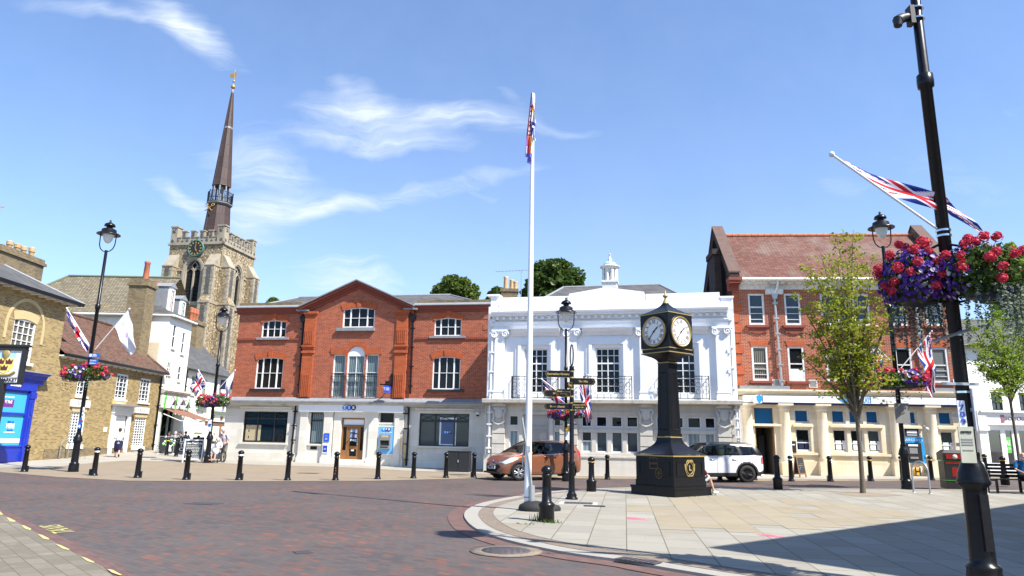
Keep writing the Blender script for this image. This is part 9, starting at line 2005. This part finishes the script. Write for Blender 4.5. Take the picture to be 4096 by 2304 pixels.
# man on the bench
bx,by,bz=BENCH.location; pp=at_y(*R3(1662,1180),by-.25)
J=dict(pelvis=(0,-.02,.56),chest=(0,-.05,.86),neck=(0,.03,1.08),head=(0,.08,1.20),face=(.35,1,-.1),shL=(-.20,-.0,1.02),shR=(.20,-.0,1.02),elL=(-.28,.10,.76),elR=(.28,.10,.76),wrL=(-.16,.32,.66),wrR=(.16,.32,.66),hpL=(-.10,.05,.54),hpR=(.10,.05,.54),knL=(-.16,.48,.50),knR=(.16,.48,.50),anL=(-.15,.50,.10),anR=(.17,.56,.10),toeL=(-.17,.66,.05),toeR=(.20,.72,.05))
person('bald bearded man in a bright blue polo shirt sitting on the bench',(pp.x+.10,by-.18,bz),R(172),J,cloth('bright blue polo',(.015,.14,.36)),cloth('dark trousers',(.022,.022,.026)),cloth('white beard',(.60,.57,.53)),SHOE,PALE,bald=True)
# cafe customers, chairs and tables
SEAT=dict(J); SEAT['face']=(0,1,-.1)
for (x,y),rz,lab,c,hr in [((290,1075),190,'person in a white shirt seated with their back to the cafe barrier',(.66,.66,.67),DARKH),((385,1062),20,'grey haired person in a pale grey shirt seated behind the cafe barrier',(.30,.30,.31),GREYH),((480,1050),150,'dark haired person in dark clothes seated inside the cafe barrier',(.04,.035,.035),DARKH),((560,1040),200,'person in black seated by the cafe doorway',(.015,.015,.015),DARKH),((1040,1015),190,'person in a white top seated beyond the left shoulder of the standing man',(.62,.60,.57),GREYH)]:
    q=gnd(*C7(x,y+10)); person(lab,q,R(rz),SEAT,cloth('cafe shirt',c),cloth('cafe trousers',(.05,.05,.06)),hr,SHOE,PALE,vox=.016)
ch0=thing('cafe_chair','dark cafe chair with steel legs beside the outdoor tables','chair',(0,0,0),0,'chairs outside the cafe')
b=MB(); b.box(-.22,.22,-.2,.22,.44,.47); b.build('seat',M['dark_plastic'],ch0); b=MB(); b.box(-.22,.22,-.24,-.21,.55,.92); b.build('backrest',M['dark_plastic'],ch0)
for x in (-.2,.2):
    for y in (-.22,.2): b=MB(); b.tube([(x,y,0),(x*.96,y,.44 if y>0 else .92)],.014,5); b.build('leg',M['steel'],ch0)
tb0=thing('cafe_table','small round dark cafe table','table',(0,0,0),0,'tables outside the cafe'); b=MB(); b.lathe([(.36,.70),(.38,.71),(.38,.73)],18); b.build('table_top',M['dark_plastic'],tb0); b=MB(); b.lathe([(.24,0),(.24,.02),(.03,.05),(.03,.70)],12); b.build('pedestal',M['black_matt'],tb0)
for i,((x,y),rz,lab) in enumerate([((175,1090),80,'cafe chair with orange brown back at the left end of the barrier'),((690,1060),-60,'cafe chair just right of the banner'),((740,1040),200,'high backed cafe chair standing before the cream wall'),((800,1035),160,'cafe chair next to the tall dark chair by the street lamp'),((930,1005),180,'cafe chair half hidden by the street lamp column')]):
    q=gnd(*C7(x,y)); 
    if i==0: ch0.location=q; ch0.rotation_euler=(0,0,R(rz)); ch0['label']=lab
    else: dup(ch0,q,R(rz),lab)
for i,((x,y),lab) in enumerate([((340,1070),'round cafe table between the two grey haired customers'),((600,1050),'round cafe table behind the right end of the banner'),((890,1010),'round cafe table behind the street lamp column')]):
    q=gnd(*C7(x,y)); 
    if i==0: tb0.location=q; tb0['label']=lab
    else: dup(tb0,q,0,lab)
q=gnd(*C7(965,960)); t=thing('wheelie_bin','dark wheeled bin standing against the cream house wall','wheeled bin',q,R(90)); b=MB(); b.tbox(.42,.36,.08,.5,.42,1.15); b.build('bin_body',M['dark_plastic'],t); b=MB(); b.prism([(-.52,1.15),(.52,1.15),(.5,1.24),(-.5,1.28)],-.45,.45); b.build('lid',M['dark_plastic'],t)
q=gnd(*C7(1195,1180)); t=thing('cafe_screen','dark fabric windbreak screen beside the standing man','screen',q,R(80)); b=MB(); b.box(-.02,1.4,-.012,.012,.12,1.35); b.build('screen_cloth',M['chalkboard'],t); b=MB(); b.tube([(0,0,0),(0,0,1.4)],.025,6); b.tube([(1.4,0,0),(1.4,0,1.4)],.025,6); b.build('screen_post',M['steel'],t)
SC.view_settings.view_transform='Standard'; SC.view_settings.look='None'; SC.view_settings.exposure=0.98; SC.view_settings.gamma=1
SC.cycles.use_denoising=True; SC.cycles.max_bounces=6; SC.cycles.diffuse_bounces=3; SC.cycles.glossy_bounces=3; SC.cycles.transparent_max_bounces=12; SC.cycles.sample_clamp_indirect=6
